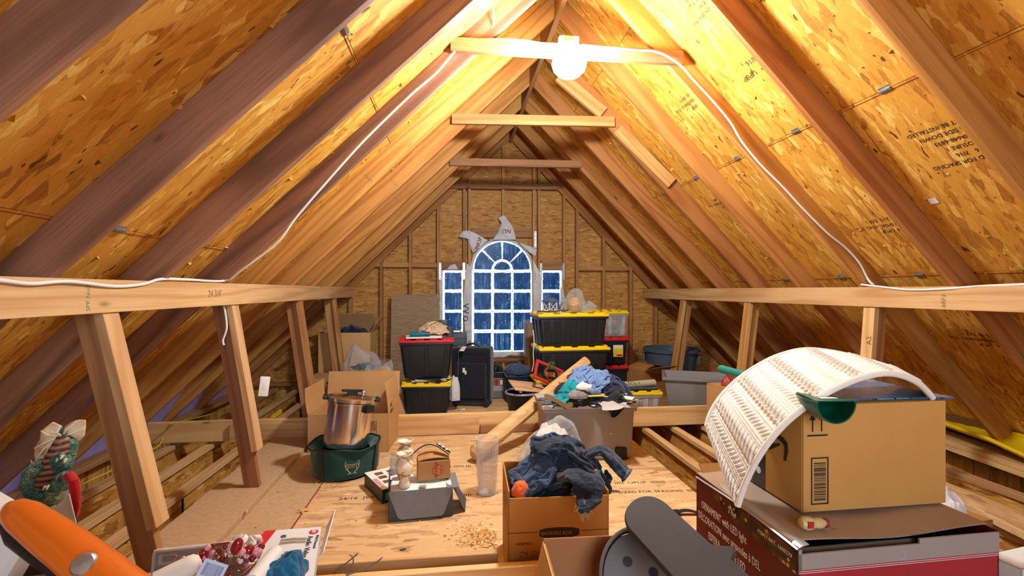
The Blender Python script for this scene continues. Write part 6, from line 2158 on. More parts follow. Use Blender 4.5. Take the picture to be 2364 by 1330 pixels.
# curved arrow logo on the left face
xl = -a2 - .001
m = MB()
up_, lo_ = [], []
for k in range(17):
    t_ = k / 16
    y = .16 - .25 * t_
    zc = .165 - .030 * math.sin(PI * t_) - .01 * t_ + .02 * t_ * t_
    wv = .004 + .012 * math.sin(PI * min(1, t_ * 1.02))
    up_.append((y, zc + wv))
    lo_.append((y, zc - wv))
m.prism(up_ + lo_[::-1], xl - .0005, xl + .0005, 'x')
m.prism([(-.045, .192), (-.075, .205), (-.105, .203), (-.125, .19), (-.128, .165), (-.118, .13), (-.108, .132), (-.112, .16), (-.110, .180), (-.085, .190), (-.05, .185)], xl - .0005, xl + .0005, 'x')
m.build('arrow_logo', M_INK, pb)
yf = -d2 - .001
m = MB()
for x in (-a2 + .035, -a2 + .065):
    m.box(x - .002, x + .002, yf - .0004, yf + .0004, ph - .08, ph - .03)
    m.prism([(x - .009, ph - .045), (x + .009, ph - .045), (x, ph - .018)], yf - .0004, yf + .0004, 'y')
m.box(-a2 + .018, -a2 + .085, yf - .0004, yf + .0004, ph - .094, ph - .089)
m.build('this_way_up_mark', M_INK, pb)
m = MB()
bx0 = -a2 + .03
for (x0, x1, z0, z1) in ((0, .058, .022, .026), (0, .058, .16, .164), (0, .004, .022, .164), (.054, .058, .022, .164)):
    m.box(bx0 + x0, bx0 + x1, yf - .0004, yf + .0004, z0, z1)
rr = random.Random(6)
z = .034
while z < .145:
    hgt = rr.choice((.0012, .002, .0035))
    m.box(bx0 + .01, bx0 + .049, yf - .0004, yf + .0004, z, z + hgt)
    z += hgt + rr.choice((.0015, .003))
m.build('barcode', M_INK, pb)
decal(pb, -a2 + .002, -a2 + .004, .0, ph, yf, plain('card_seam', (132, 92, 50), .8))
# blue printed sheet on top
msh = NT('blue_print')
nz = msh.n('ShaderNodeTexNoise', None, Vector=msh.coord(), Scale=7.0, Detail=6.0, Distortion=1.0).outputs[0]
n2_ = msh.n('ShaderNodeTexNoise', None, Vector=msh.coord(scale=(40, 14, 1)), Scale=2.0, Detail=4.0).outputs[0]
col = msh.ramp(nz, [(.3, lin(30, 78, 128)), (.55, lin(58, 120, 170)), (.75, lin(120, 168, 206))])
col = msh.mix(msh.math('GREATER_THAN', n2_, .60), col, lin(34, 48, 70))
msh.set(Base_Color=col, Roughness=.22)
bs = thing('printed_sheet', 'glossy blue printed board lying on the brown delivery carton', 'board', (c2.x + .01, c2.y + .01, pz + ph + .002), ang2 - .02)
MB().sheet(lambda u, v: (-a2 + .055 + .05 * v + (pw - .03 - .05 * v) * u, -d2 - .004 + (pd - .04) * v, .004 + .004 * math.sin(u * 3)), 10, 6, .004).build('sheet', msh.mat, bs)

# knitted arch (padded curved panel)
near = [(1703, 1168, 1.47), (1722, 1112, 1.455), (1757, 1046, 1.43), (1803, 987, 1.41), (1858, 940, 1.395), (1918, 902, 1.39), (1982, 874, 1.39), (2038, 862, 1.40), (2084, 868, 1.42), (2124, 888, 1.46), (2152, 918, 1.50)]
far = [(1632, 985, 1.67), (1641, 955, 1.68), (1666, 915, 1.69), (1704, 877, 1.70), (1750, 845, 1.70), (1800, 821, 1.70), (1860, 808, 1.70), (1930, 815, 1.71), (2000, 832, 1.72), (2062, 852, 1.74), (2120, 884, 1.76)]
NR, FRm = [atd(*q) for q in near], [atd(*q) for q in far]


def cr(P, t_):
    n_ = len(P) - 1
    x = min(max(t_, 0), 1) * n_
    i = min(int(x), n_ - 1)
    f = x - i
    p0, p1, p2, p3 = P[max(i - 1, 0)], P[i], P[i + 1], P[min(i + 2, n_)]
    return .5 * ((2 * p1) + (p2 - p0) * f + (2 * p0 - 5 * p1 + 4 * p2 - p3) * f * f + (3 * p1 - p0 - 3 * p2 + p3) * f ** 3)


def arch(u, v):
    return cr(NR, u).lerp(cr(FRm, u), v)


def knit(u, v):
    """relief of cable-knit bands; u along the arc, v across"""
    L_ = u * .80
    W_ = v * .42
    ph_ = (L_ / .115) % 1.0
    if ph_ < .42:                       # braided cable
        x = (ph_ - .21) / .21
        k = W_ / .055 * 2 * PI
        a1, a2_ = .55 * math.sin(k), -.55 * math.sin(k)
        h1 = math.exp(-((x - a1) / .28) ** 2) * (1 + .35 * math.cos(k))
        h2 = math.exp(-((x - a2_) / .28) ** 2) * (1 - .35 * math.cos(k))
        return .0075 * max(h1, h2)
    if ph_ < .62 or ph_ > .9:           # fine rib
        return .0014 * (1 + math.sin(L_ * 2 * PI / .0085)) + .0008 * math.sin(W_ * 2 * PI / .006)
    x = (ph_ - .76) / .14               # small rope
    k = (W_ / .024 + x * .9) * 2 * PI
    return .005 * max(0, 1 - x * x) * (.55 + .45 * math.sin(k))


ka = thing('knitted_arch', 'cream cable-knit padded arch straddling the brown delivery carton', 'cushion panel', arch(.5, .5))
O_ = arch(.5, .5)
nu, nv = 330, 150
P_ = [[arch(i / nu, j / nv) for j in range(nv + 1)] for i in range(nu + 1)]
vs = []
for i in range(nu + 1):
    for j in range(nv + 1):
        a = P_[min(i + 1, nu)][j] - P_[max(i - 1, 0)][j]
        b = P_[i][min(j + 1, nv)] - P_[i][max(j - 1, 0)]
        nn = a.cross(b)
        nn = nn.normalized() if nn.length > 1e-12 else Vector((0, 0, 1))
        edge = min(1, min(j, nv - j) / 5, min(i, nu - i) / 5)
        vs.append(P_[i][j] + nn * (.004 + knit(i / nu, j / nv) * edge) - O_)
sg = 1 if (vs[(nu // 2) * (nv + 1) + nv // 2] + O_ - P_[nu // 2][nv // 2]).z > 0 else -1
if sg < 0:
    for i in range(nu + 1):
        for j in range(nv + 1):
            k = i * (nv + 1) + j
            vs[k] = 2 * (P_[i][j] - O_) - vs[k]
fs = [(i * (nv + 1) + j, (i + 1) * (nv + 1) + j, (i + 1) * (nv + 1) + j + 1, i * (nv + 1) + j + 1) for i in range(nu) for j in range(nv)]
MB().add(vs, fs).build('knit_cover', M_KNIT, ka, smooth=True, angle=80)
MB().sheet(lambda u, v: arch(u, v) - O_ - Vector((0, 0, .004)), 40, 8, .008).build('shell', plain('white_shell', (226, 226, 226), .35), ka, smooth=True)
for v_, nm in ((0, 'edge_piping'), (1, 'edge_piping')):
    MB().tube([arch(i / 60, v_) - O_ for i in range(61)], .0095, 10).build(nm, M_KNIT, ka, smooth=True)
for u_ in (0, 1):
    MB().tube([arch(u_, i / 20) - O_ for i in range(21)], .008, 8).build('end_piping', M_KNIT, ka, smooth=True)

# green half-pipe scoop with long handle
S0, S1 = atd(1928, 938, 1.335), atd(1665, 852, 2.0)
M_GRN = plain('green_plastic', (14, 92, 66), .3)
M_TEALP = plain('teal_pole', (24, 132, 122), .3)
sg_ = thing('green_scoop', 'green half-pipe scoop on a long teal handle passing under the knitted arch', 'scoop', S0)
dv = (S1 - S0).normalized()
M3 = dv.to_track_quat('Z', 'Y').to_matrix().to_4x4()
side = Vector((0, 0, 1)).cross(dv).normalized()
upv = dv.cross(side)


def scp(r):
    def fn(u, v):
        a_ = PI + PI * u
        return dv * (-.005 + .13 * v) + side * (r * (1 - .45 * max(0, v - .55) / .45) * math.cos(a_)) + upv * (r * 1.05 * (1 - .45 * max(0, v - .55) / .45) * math.sin(a_) + .012)
    return fn


MB().sheet(scp(.056), 24, 8, .004).build('scoop', M_GRN, sg_, smooth=True)
MB().sheet(lambda u, v: dv * (.0 + .12 * v) + side * ((2 * u - 1) * .055 * (1 - .4 * v)) + upv * .014, 4, 3, .003).build('top_plate', M_GRN, sg_)
MB().box(-.025, .025, -.0005, .0005, -.008, .008, T(*(dv * .03 + upv * .017)) @ M3 @ R3(0, 0, 0)).build('label_sticker', M_PAPER, sg_)
MB().tube([dv * .10 + upv * .01, dv * ((S1 - S0).length)], .017, 14).build('handle', M_TEALP, sg_, smooth=True)

# peg doll
q = atd(1883, 1203, 1.345)
pdg = thing('peg_doll', 'small cream wooden peg doll lying on the ornament box', 'figurine', (q.x, q.y, zt + .024), 0, rot=(0, PI / 2 + .06, .05))
MB().lathe([(0, -.05), (.012, -.048), (.019, -.035), (.018, -.018), (.013, -.008), (.015, .004), (.014, .018), (.009, .026), (.009, .036), (0, .038)], 20).build('body', plain('cream_wood', (214, 190, 130), .4, var=.12, vscale=30), pdg, smooth=True)
MB().lathe([(.010, .028), (.013, .030), (.013, .036), (.010, .038)], 16).build('red_ring', plain('dusty_red', (150, 66, 66), .5), pdg, smooth=True)
MB().tube([(0, -.01, .034), (.005, -.02, .05), (.012, -.012, .06), (.018, -.004, .05)], .0012, 4).build('string', plain('twine', (150, 110, 60), .8), pdg)
MB().box(-.012, .006, -.019, -.0175, -.04, -.022).build('red_patch', M_REDP, pdg)

# far right: planks, sled, bag, carton
pl0, pl1 = at(2120, 985, Z=.10), at(2500, 1105, Z=.10)
for k in range(2):
    o = board('plank', (pl0.x + .03, pl0.y + .0, .04 + .04 * k), (pl1.x - .02, pl1.y, .04 + .04 * k), .24, .038, M_PINE, None)
    tag(o, ['lower long pine plank lying on the joists at the right eave', 'upper long pine plank lying under the yellow sled'][k], 'plank')
y0_, y1_ = at(2130, 965, Z=.16), at(2440, 1075, Z=.16)
ys = thing('plastic_sled', 'yellow plastic sled lying on the planks at the right eave', 'sled', y0_)
L_ = (y1_ - y0_)


def sled(u, v):
    q = L_ * u
    n_ = Vector((-L_.y, L_.x, 0)).normalized()
    dip = .05 * math.sin(PI * min(1, max(0, v))) ** .4
    tip = .05 * max(0, .15 - u) / .15 - .10 * max(0, u - .72) / .28
    w_ = .30 * (1 - .45 * max(0, u - .7) / .3)
    return q + n_ * (v - .5) * w_ + Vector((0, 0, .02 + tip * .6 - dip + .05))


MB().sheet(sled, 30, 14, .006).build('shell', M_YELLOW, ys, smooth=True)
MB().tube([sled(i / 30, 0) for i in range(31)], .014, 8).build('rim', M_YELLOW, ys, smooth=True)
MB().tube([sled(i / 30, 1) for i in range(31)], .014, 8).build('rim', M_YELLOW, ys, smooth=True)
k0, k1 = at(2195, 1150, Z=.03), at(2480, 1290, Z=.03)
o = board('deck_plank', (k0.x + .06, k0.y, .03), (k1.x + .06, k1.y, .03), .16, .04, M_FLOOROSB, None)
tag(o, 'short strand board plank on the joists right of the ornament box', 'plank')
q = atd(2190, 1182, 1.95)
o = heap_mb(.05, .05, .12, 55, fold=.2).build('paper_bag', plain('white_tissue', (222, 214, 216), .7), None, (q.x + .01, q.y, q.z - .03), (0, 0, .3), smooth=True)
tag(o, 'crumpled white bag squeezed behind the delivery carton', 'bag')
carton('cardboard_box', 'tall carton standing behind the ornament box under the white bag', (q.x + .02, q.y + .04, 0), .1, .3, .16, q.z - .032, M_CARD3, top=True)
q = atd(2350, 1310, 1.5)
t = carton('product_box', 'white and grey product box cut off at the lower right corner', (q.x + .16, q.y + .06, 0), .16, .34, .09, q.z, M_PAPER, top=True)
decal(t, -.17, .17, .0, q.z - .03, -.0462, plain('grey_label', (120, 122, 124), .4))
text('print', 'INTRUCTIONS', .02, M_PAPER, t, (-.14, -.047, q.z - .055), (PI / 2, 0, 0))

# ================================================================ CENTRE FOREGROUND: open carton with oval lid and cooker tray
q = atd(1262, 1258, 1.36)
q2 = atd(1490, 1246, 1.42)
cw = (q2 - q).length + .12
zc_ = q.z
oc = thing('open_carton', 'open brown carton at the lower edge holding the black oval lid', 'box', ((q.x + q2.x) / 2 + .05, q.y - .17, 0), -.04)
a_, c_ = cw / 2, .20
M_INCARD = cardboard('inner_card_brown', (178, 122, 78))
MB().box(-a_, a_, c_ - .006, c_, 0, zc_).box(-a_, -a_ + .006, -c_, c_, 0, zc_ - .01).box(a_ - .006, a_, -c_, c_, 0, zc_ - .01).box(-a_, a_, -c_, -c_ + .006, 0, zc_ - .14).box(-a_, a_, -c_, c_, 0, .006).build('body', M_INCARD, oc, bevel=.0015, seg=1)
MB().sheet(lambda u, v: (-a_ - .035 * v, -c_ + 2 * c_ * u, zc_ - .01 - .16 * v), 3, 3, .005).build('flap', M_CARD2, oc)
# oval lid
M_CHAR = plain('charcoal_plastic', (66, 67, 68), .5, var=.06, vscale=12, bump=.05, bscale=200)
la, lb_ = atd(1498, 1198, 1.24), atd(1700, 1400, 1.02)
lid = thing('oval_lid', 'long charcoal oval plastic lid with a stub spout leaning out of the open carton', 'lid', la)
d_ = (lb_ - la)
dl = d_.length
d_.normalize()
sd_ = Vector((1, .25, .55))
sd_ = (sd_ - d_ * sd_.dot(d_)).normalized()
nn_ = sd_.cross(d_)
if nn_.y > 0:
    nn_ = -nn_
rw = .062
prof = [(d_ * (-rw * math.cos(t_) * 1.0) + sd_ * (rw * math.sin(t_))) for t_ in [PI * (k / 16 - .5) for k in range(17)]]
ol = [(-rw * math.cos(t_), rw * math.sin(t_)) for t_ in [PI * (k / 20 - .5) for k in range(21)]]
ol = ol + [(dl * .55, rw * 1.02), (dl * .62, rw * 1.3), (dl * .66, rw * 1.5), (dl * .72, rw * 1.5), (dl * .74, rw * 1.15), (dl, rw * 1.1), (dl, -rw * 1.1), (dl * .5, -rw * 1.03)]
top_, mid_, bot_ = [], [], []
for x, y in ol:
    k = .93
    top_.append(d_ * (x if x > dl * .9 else x * 1.0 * (k if x < 0 else 1)) + sd_ * y * k + nn_ * .012)
    mid_.append(d_ * x + sd_ * y + nn_ * .004)
    bot_.append(d_ * x + sd_ * y - nn_ * .012)
n_ = len(ol)
MB().add(top_ + mid_ + bot_, [tuple(range(n_)), tuple(range(2 * n_, 3 * n_))[::-1]] + [(i, (i + 1) % n_, n_ + (i + 1) % n_, n_ + i) for i in range(n_)] + [(n_ + i, n_ + (i + 1) % n_, 2 * n_ + (i + 1) % n_, 2 * n_ + i) for i in range(n_)]).build('plate', M_CHAR, lid, smooth=True, angle=50)
# tray with round holes
tc_ = atd(1478, 1336, 1.29)
tr = thing('hole_tray', 'grey plastic tray with round holes inside the open carton', 'tray', tc_, 0, rot=(.95, .12, -.25))
M_GRT = plain('grey_tray', (112, 112, 112), .3)
rows_h = [(-.035, .035), (.035, .02), (-.015, -.025), (.05, -.045), (-.055, -.055), (.0, -.085)]
ro_ = .098
m = MB()
ring = 48
vs, fs = [], []
bm = bmesh.new()
oc_ = [bm.verts.new((ro_ * math.cos(2 * PI * k / ring), ro_ * 1.15 * math.sin(2 * PI * k / ring), 0)) for k in range(ring)]
es = [bm.edges.new((oc_[k], oc_[(k + 1) % ring])) for k in range(ring)]
for (hx, hy) in rows_h:
    hv = [bm.verts.new((hx + .0135 * math.cos(2 * PI * k / 20), hy + .0135 * math.sin(2 * PI * k / 20), 0)) for k in range(20)]
    es += [bm.edges.new((hv[k], hv[(k + 1) % 20])) for k in range(20)]
bmesh.ops.triangle_fill(bm, edges=es, use_beauty=True, use_dissolve=False)
for f in [f for f in bm.faces if any((f.calc_center_median().xy - Vector(h)).length < .0125 for h in rows_h)]:
    bm.faces.remove(f)
me = bpy.data.meshes.new('deck')
bm.to_mesh(me)
bm.free()
me.materials.append(M_GRT)
link('perforated_deck', me, tr)
for (hx, hy) in rows_h:
    MB().lathe([(.0135, 0), (.012, -.03), (0, -.03)], 20, M=T(hx, hy, 0)).build('cup', M_BLACK, tr, smooth=True)
MB().grid(lambda u, v: ((ro_ + .006 + .006 * v) * math.cos(2 * PI * u), (ro_ + .006 + .006 * v) * 1.15 * math.sin(2 * PI * u), -.06 + .075 * v), 48, 4, cu=True).build('wall', M_GRT, tr, smooth=True)
MB().tube([((ro_ + .010) * math.cos(2 * PI * k / 48), (ro_ + .010) * 1.15 * math.sin(2 * PI * k / 48), .015) for k in range(49)], .005, 8).build('rim', M_GRT, tr, smooth=True)
MB().lathe([(0, 0), (.02, 0), (.02, .01), (0, .012)], 16, M=T(-.02, .12, .012)).build('lug', M_GRT, tr, smooth=True)

# ================================================================ LEFT FOREGROUND
# support cartons
q = atd(130, 1190, 1.16)
zs = q.z
carton('cardboard_box', 'dark tall carton carrying the dragon at the lower left', (q.x - .045, q.y + .0, 0), .3, .12, .12, zs, plain('dark_card', (58, 50, 46), .7), top=True)
# dragon figurine
D_ = 1.16
dg = thing('dragon_figurine', 'painted green dragon figurine with fan wings and a rock base at the left edge', 'figurine', (q.x, q.y, zs))
M_SCALE = NT('dragon_scales')
vo = M_SCALE.n('ShaderNodeTexVoronoi', None, Vector=M_SCALE.coord(), Scale=170.0)
nz = M_SCALE.n('ShaderNodeTexNoise', None, Vector=M_SCALE.coord(), Scale=14.0, Detail=3.0).outputs[0]
col = M_SCALE.ramp(nz, [(.3, lin(48, 92, 86)), (.5, lin(92, 150, 124)), (.7, lin(186, 204, 164))])
col = M_SCALE.mix(M_SCALE.ramp(vo.outputs['Distance'], [(.3, (0, 0, 0)), (.6, (.6, .6, .6))]), col, lin(34, 62, 58))
M_SCALE.set(Base_Color=col, Roughness=.4)
M_SCALE.bump(vo.outputs['Distance'], .6, .004)
M_SCALE = M_SCALE.mat
M_BELLY = NT('dragon_belly')
wv = M_BELLY.n('ShaderNodeTexWave', {'bands_direction': 'Z'}, Vector=M_BELLY.coord(), Scale=22.0, Distortion=1.0).outputs[1]
M_BELLY.set(Base_Color=M_BELLY.ramp(wv, [(.1, lin(74, 44, 34)), (.6, lin(146, 92, 70)), (1, lin(166, 116, 88))]), Roughness=.45)
M_BELLY.bump(wv, .5, .004)
M_BELLY = M_BELLY.mat
W = lambda u, v, dd=0.0: atd(u, v, D_ + dd) - Vector((q.x, q.y, zs))
body = MB()
body.tube([W(152, 1003, .02), W(158, 1030, .0), W(148, 1055, .0), W(140, 1080, .0), W(130, 1105, .0), W(118, 1130, .0)], [.012, .020, .022, .022, .020, .016], 14)
body.tube([W(100, 1140, .0), W(80, 1135, -.01), W(68, 1118, -.02), W(70, 1095, -.03), W(82, 1082, -.03)], [.020, .021, .018, .015, .013], 12)       # neck
body.tube([W(76, 1090, -.03), W(86, 1080, -.04), W(96, 1088, -.045)], [.015, .017, .008], 12)                                                         # head
body.tube([W(150, 1060, -.01), W(138, 1078, -.035), W(128, 1062, -.05), W(145, 1052, -.05)], [.014, .014, .012, .008], 10)                            # upper arm
body.tube([W(140, 1100, -.01), W(142, 1120, -.03), W(122, 1126, -.05), W(108, 1130, -.05)], [.018, .018, .012, .007], 10)                             # thigh
body.tube([W(128, 1125, -.02), W(120, 1150, -.03), W(112, 1168, -.03), W(122, 1176, -.03)], [.016, .014, .012, .006], 10)                             # shin
body.tube([W(155, 1005, .02), W(135, 995, .01), W(125, 992, .02)], [.014, .012, .004], 10)
body.build('body', M_SCALE, dg, smooth=True)
MB().tube([W(146, 1008, -.012), W(140, 1030, -.018), W(128, 1058, -.02), W(116, 1085, -.022), W(106, 1110, -.022), W(98, 1124, -.015)], [.012, .018, .021, .022, .020, .014], 14).build('belly', M_BELLY, dg, smooth=True)
for (uu, vv) in ((134, 1058), (144, 1052), (152, 1060), (104, 1124), (112, 1122), (120, 1178)):
    MB().tube([W(uu, vv, -.055), W(uu - 5, vv + 9, -.065)], .004, 6, r2=.0008).build('claw', plain('claw_cream', (206, 200, 170), .4), dg, smooth=True)
for s in (-1, 1):
    MB().lathe([(0, -.003), (.003, 0), (0, .003)], 8, M=T(*W(86 + 5 * s, 1078, -.06))).build('eye', M_BLACK, dg, smooth=True)
    MB().tube([W(82 + 5 * s, 1076, -.03), W(78 + 7 * s, 1062, -.02)], .004, 6, r2=.0008).build('horn', plain('claw_cream', (206, 200, 170), .4), dg, smooth=True)
mwg = NT('dragon_wing')
nz = mwg.n('ShaderNodeTexNoise', None, Vector=mwg.coord(), Scale=30.0, Detail=4.0).outputs[0]
mwg.set(Base_Color=mwg.ramp(nz, [(.3, lin(170, 116, 84)), (.5, lin(214, 180, 140)), (.7, lin(236, 222, 190))]), Roughness=.5)
M_WING = mwg.mat


def wing(outline, root, name='wing'):
    k = len(outline)
    P = [W(*o_) for o_ in outline]
    r_ = W(*root)
    m_ = MB()
    vs_, th_ = [], Vector((0, .006, 0))
    rings = 5
    for j in range(rings + 1):
        for i, p_ in enumerate(P):
            f = j / rings
            vs_.append(r_.lerp(p_, f) + Vector((0, -.010 * math.sin(f * PI) + (.005 if i % 2 else 0) * f, 0)))
    n0 = len(vs_)
    vs_ += [v_ + th_ for v_ in vs_]
    fs_ = []
    for j in range(rings):
        for i in range(k - 1):
            f_ = (j * k + i, j * k + i + 1, (j + 1) * k + i + 1, (j + 1) * k + i)
            fs_ += [f_, tuple(n0 + z_ for z_ in f_[::-1])]
    for i in range(k - 1):
        fs_.append((rings * k + i, rings * k + i + 1, n0 + rings * k + i + 1, n0 + rings * k + i))
    m_.add(vs_, fs_)
    o_ = m_.build(name, M_WING, dg, smooth=True)
    for i in range(0, k, 2):
        MB().tube([r_ + Vector((0, -.004, 0)), r_.lerp(P[i], .5) + Vector((0, -.014, 0)), P[i]], .0035, 6, r2=.0015).build('rib', plain('rib_cream', (228, 214, 180), .5), o_, smooth=True)


wing([(140, 985, .0), (115, 977, .0), (95, 995, -.01), (88, 1015, -.01), (80, 1035, -.01), (75, 1055, -.01), (82, 1062, -.01), (98, 1060, -.01), (105, 1050, -.01)], (142, 1005, 0))
wing([(140, 992, .02), (160, 975, .02), (178, 970, .02), (191, 972, .02), (194, 990, .02), (188, 1008, .02), (178, 1022, .02), (165, 1030, .02)], (148, 1008, .015))
rk = heap_mb(.055, .045, .07, 5, fold=.1, freq=1.4, nu=40, nv=16)
rk.build('rock_base', plain('rock_paint', (132, 118, 106), .7, var=.35, vscale=20), dg, W(92, 1180, .02) * Vector((1, 1, 0)) if False else (W(95, 1185, .02).x, W(95, 1185, .02).y, 0), smooth=True)
heap_mb(.05, .04, .02, 6).build('moss_base', plain('moss_paint', (84, 92, 50), .8, var=.4, vscale=40), dg, (W(112, 1185, -.01).x, W(112, 1185, -.01).y, 0), smooth=True)
# mug and red ribbon
mq = atd(158, 1165, 1.2)
t = thing('painted_mug', 'blue grey painted mug behind the dragon', 'mug', (mq.x - .035, mq.y + .005, zs + .001))
MB().lathe([(0, 0), (.022, 0), (.027, .05), (.024, .05), (.02, .006), (0, .006)], 24).build('cup', plain('mug_blue', (84, 96, 120), .4, var=.3), t, smooth=True)
MB().lathe([(.0243, .018), (.0252, .018), (.0265, .034), (.0252, .034)], 24, cap=False).build('red_band', plain('mug_red', (120, 24, 30), .4), t, smooth=True)
o = MB().tube([atd(148, 1106, 1.14), atd(160, 1100, 1.13), atd(170, 1112, 1.12), atd(175, 1140, 1.12), atd(176, 1170, 1.12), atd(172, 1192, 1.12)], [.009, .012, .011, .010, .009, .007], 10).build('red_ribbon', fabric('red_cloth', (190, 26, 30), var=.15), None, smooth=True)
tag(o, 'bright red cloth ribbon hanging beside the dragon', 'ribbon')
# white sheet
t = thing('paper_sheet', 'curled white paper sheet standing before the dragon', 'paper', atd(150, 1250, 1.02))
o_ = atd(150, 1250, 1.02)
c4 = [atd(90, 1195, 1.04), atd(160, 1140, 1.04), atd(186, 1250, 1.0), atd(120, 1290, 1.0)]
MB().sheet(lambda u, v: (c4[0].lerp(c4[1], u)).lerp(c4[3].lerp(c4[2], u), v) + Vector((0, .02 * math.sin(PI * u), 0)) - o_, 10, 10, .0015).build('sheet', M_PAPER, t, smooth=True)
# orange handled tool
D2 = .80
ot = thing('cordless_tool', 'orange and black handheld power tool with a silver button at the lower left corner', 'tool', atd(140, 1260, D2))
o_ = atd(140, 1260, D2)
X = lambda u, v, dd=0.0: atd(u, v, D2 + dd) - o_
M_ORG = plain('orange_plastic', (228, 112, 28), .3, coat=.3)
MB().tube([X(22, 1172, .03), X(34, 1180, .025), X(60, 1196, .02), X(110, 1232, .0), X(170, 1276, -.02), X(230, 1325, -.04), X(300, 1385, -.06)], [.012, .022, .0275, .030, .032, .034, .036], 28).build('housing', M_ORG, ot, smooth=True)
MB().tube([X(16, 1196, .03), X(50, 1230, .02), X(100, 1268, .01), X(150, 1305, -.005), X(190, 1345, -.02)], [.014, .024, .024, .022, .02], 20).build('grip', M_BLACK, ot, smooth=True)
MB().box(-.16, .005, -.03, .03, -.03, .10, T(*X(30, 1330, .05)) @ R3(0, .55, -.1)).build('body', plain('pale_tool_body', (216, 214, 208), .4), ot, bevel=.02, seg=3)
MB().box(-.03, .02, -.02, .02, -.02, .12, T(*X(-30, 1310, .06)) @ R3(0, .3, 0)).build('black_shroud', M_BLACK, ot, bevel=.012)
bn = Vector((.15, -.75, .6)).normalized()
MB().lathe([(0, .008), (.014, .007), (.017, .003), (.018, -.004)], 24, M=T(*(X(214, 1312, -.035) + bn * .033)) @ bn.to_track_quat('Z', 'Y').to_matrix().to_4x4()).build('button', M_METAL, ot, smooth=True)
carton('cardboard_box', 'carton under the orange tool at the lower left corner', (o_.x - .16, o_.y + .06, 0), .2, .20, .20, .70, plain('dark_card', (58, 50, 46), .7), top=True)

# wall-mount clamshell pack
cq = atd(455, 1330, 1.66)
cl = thing('clamshell_pack', 'grey clamshell pack of a screen wall mount standing at the front beam', 'package', (cq.x, cq.y + .02, .18), 0, rot=(-.18, 0, .10))
cwid, chei = .165, .17
MB().box(-cwid, cwid, 0, .03, 0, chei).build('clear_shell', clearfilm('pack_film', clear=.72, rough=.12, wr=.1), cl, bevel=.015)
MB().box(-cwid + .012, cwid - .02, .012, .016, .0, chei - .012).build('card', plain('pack_card', (150, 140, 130), .5, var=.08), cl)
decal(cl, -cwid + .02, -cwid + .075, chei - .055, chei - .022, .0112, M_PAPER)
m = MB()
rr = random.Random(31)
x = -cwid + .032
while x < -cwid + .070:
    w_ = rr.choice((.0008, .0015, .0022))
    m.box(x, x + w_, .0098, .0104, chei - .046, chei - .024)
    x += w_ + .0013
m.build('barcode', M_INK, cl)
text('print', 'LCD Wall Mount', .017, M_INK, cl, (-.05, .0102, chei - .040), (PI / 2, 0, 0))
for i in range(6):
    decal(cl, -cwid + .03 + (.0 if i < 3 else .12), -cwid + .10 + (0 if i < 3 else .12), chei - .075 - .012 * (i % 3), chei - .073 - .012 * (i % 3), .0105, M_DKGREY)
decal(cl, .02, .085, chei - .010, chei + .001, .002, plain('pack_red', (176, 92, 84), .5))
carton('cardboard_box', 'low carton under the wall mount pack', (cq.x + .02, cq.y + .04, 0), .1, .36, .16, .178, M_CARD3, top=True)

# white product box with shelf picture
aq = [atd(612, 1226, 1.42), atd(742, 1216, 1.46), atd(722, 1345, 1.20), atd(540, 1360, 1.16)]
c_ = sum(aq, Vector()) / 4
zax = (aq[1] - aq[0]).cross(aq[0] - aq[3]).normalized()
if zax.z < 0:
    zax = -zax
xax = (aq[1] - aq[0]).normalized()
xax = (xax - zax * xax.dot(zax)).normalized()
yax = zax.cross(xax)
av = thing('shelf_box', 'white box of a wall mounted audio video shelf with red corner, sloping at the front', 'box', c_, 0, rot=Matrix((xax, yax, zax)).transposed().to_euler())
loc = [((p_ - c_).dot(xax), (p_ - c_).dot(yax)) for p_ in aq]
MB().prism(loc, -.05, 0, 'z').build('body', plain('white_gloss_card', (222, 224, 228), .3), av)
w_ = max(x for x, y in loc)
hh = max(y for x, y in loc)
x0_ = loc[0][0]
MB().prism([(x0_, hh), (x0_ + .03, hh), (x0_ + .012, hh - .10), (x0_ - .02, hh - .10)], .0, .0008).build('red_corner', M_RED, av)
MB().lathe([(0, 0), (.013, 0), (.013, .001), (0, .001)], 20, M=T(w_ - .032, hh - .028, 0)).build('red_badge', M_RED, av)
text('print', '80', .017, M_PAPER, av, (w_ - .037, hh - .018, .0016), (0, 0, -PI / 2))
text('print', 'Audio Video Shelf', .022, M_DKGREY, av, (w_ - .044, hh - .05, .001), (0, 0, -PI / 2))
text('print', 'Wall Mounted', .012, M_DKGREY, av, (w_ - .022, hh - .048, .001), (0, 0, -PI / 2))
for k in range(2):
    MB().tube([(x0_ + .055, hh - .062 - .016 * k, .001), (x0_ + .09, hh - .060 - .016 * k, .001), (x0_ + .125, hh - .064 - .016 * k, .001)], .0055, 6, flat=.2).build('shelf_picture', M_METAL, av, smooth=True)
MB().lathe([(0, 0), (.008, 0), (.008, .001), (0, .001)], 14, M=T(x0_ + .058, hh - .04, 0)).build('knob_picture', M_DKGREY, av)
MB().sheet(lambda u, v: (w_ + .002 + .022 * u * (1 - .5 * v), hh - .0 - .17 * v, .0 + .05 * u * (1 - .6 * v)), 3, 6, .002).build('end_flap', plain('white_gloss_card', (222, 224, 228), .3), av)
MB().sheet(lambda u, v: (-.02 + .01 * u, 0, 0), 1, 1, .001)
carton('cardboard_box', 'carton supporting the white shelf box at the front', (c_.x - .06, c_.y - .05, 0), .05, .22, .12, c_.z - .12, M_CARD3, top=True)

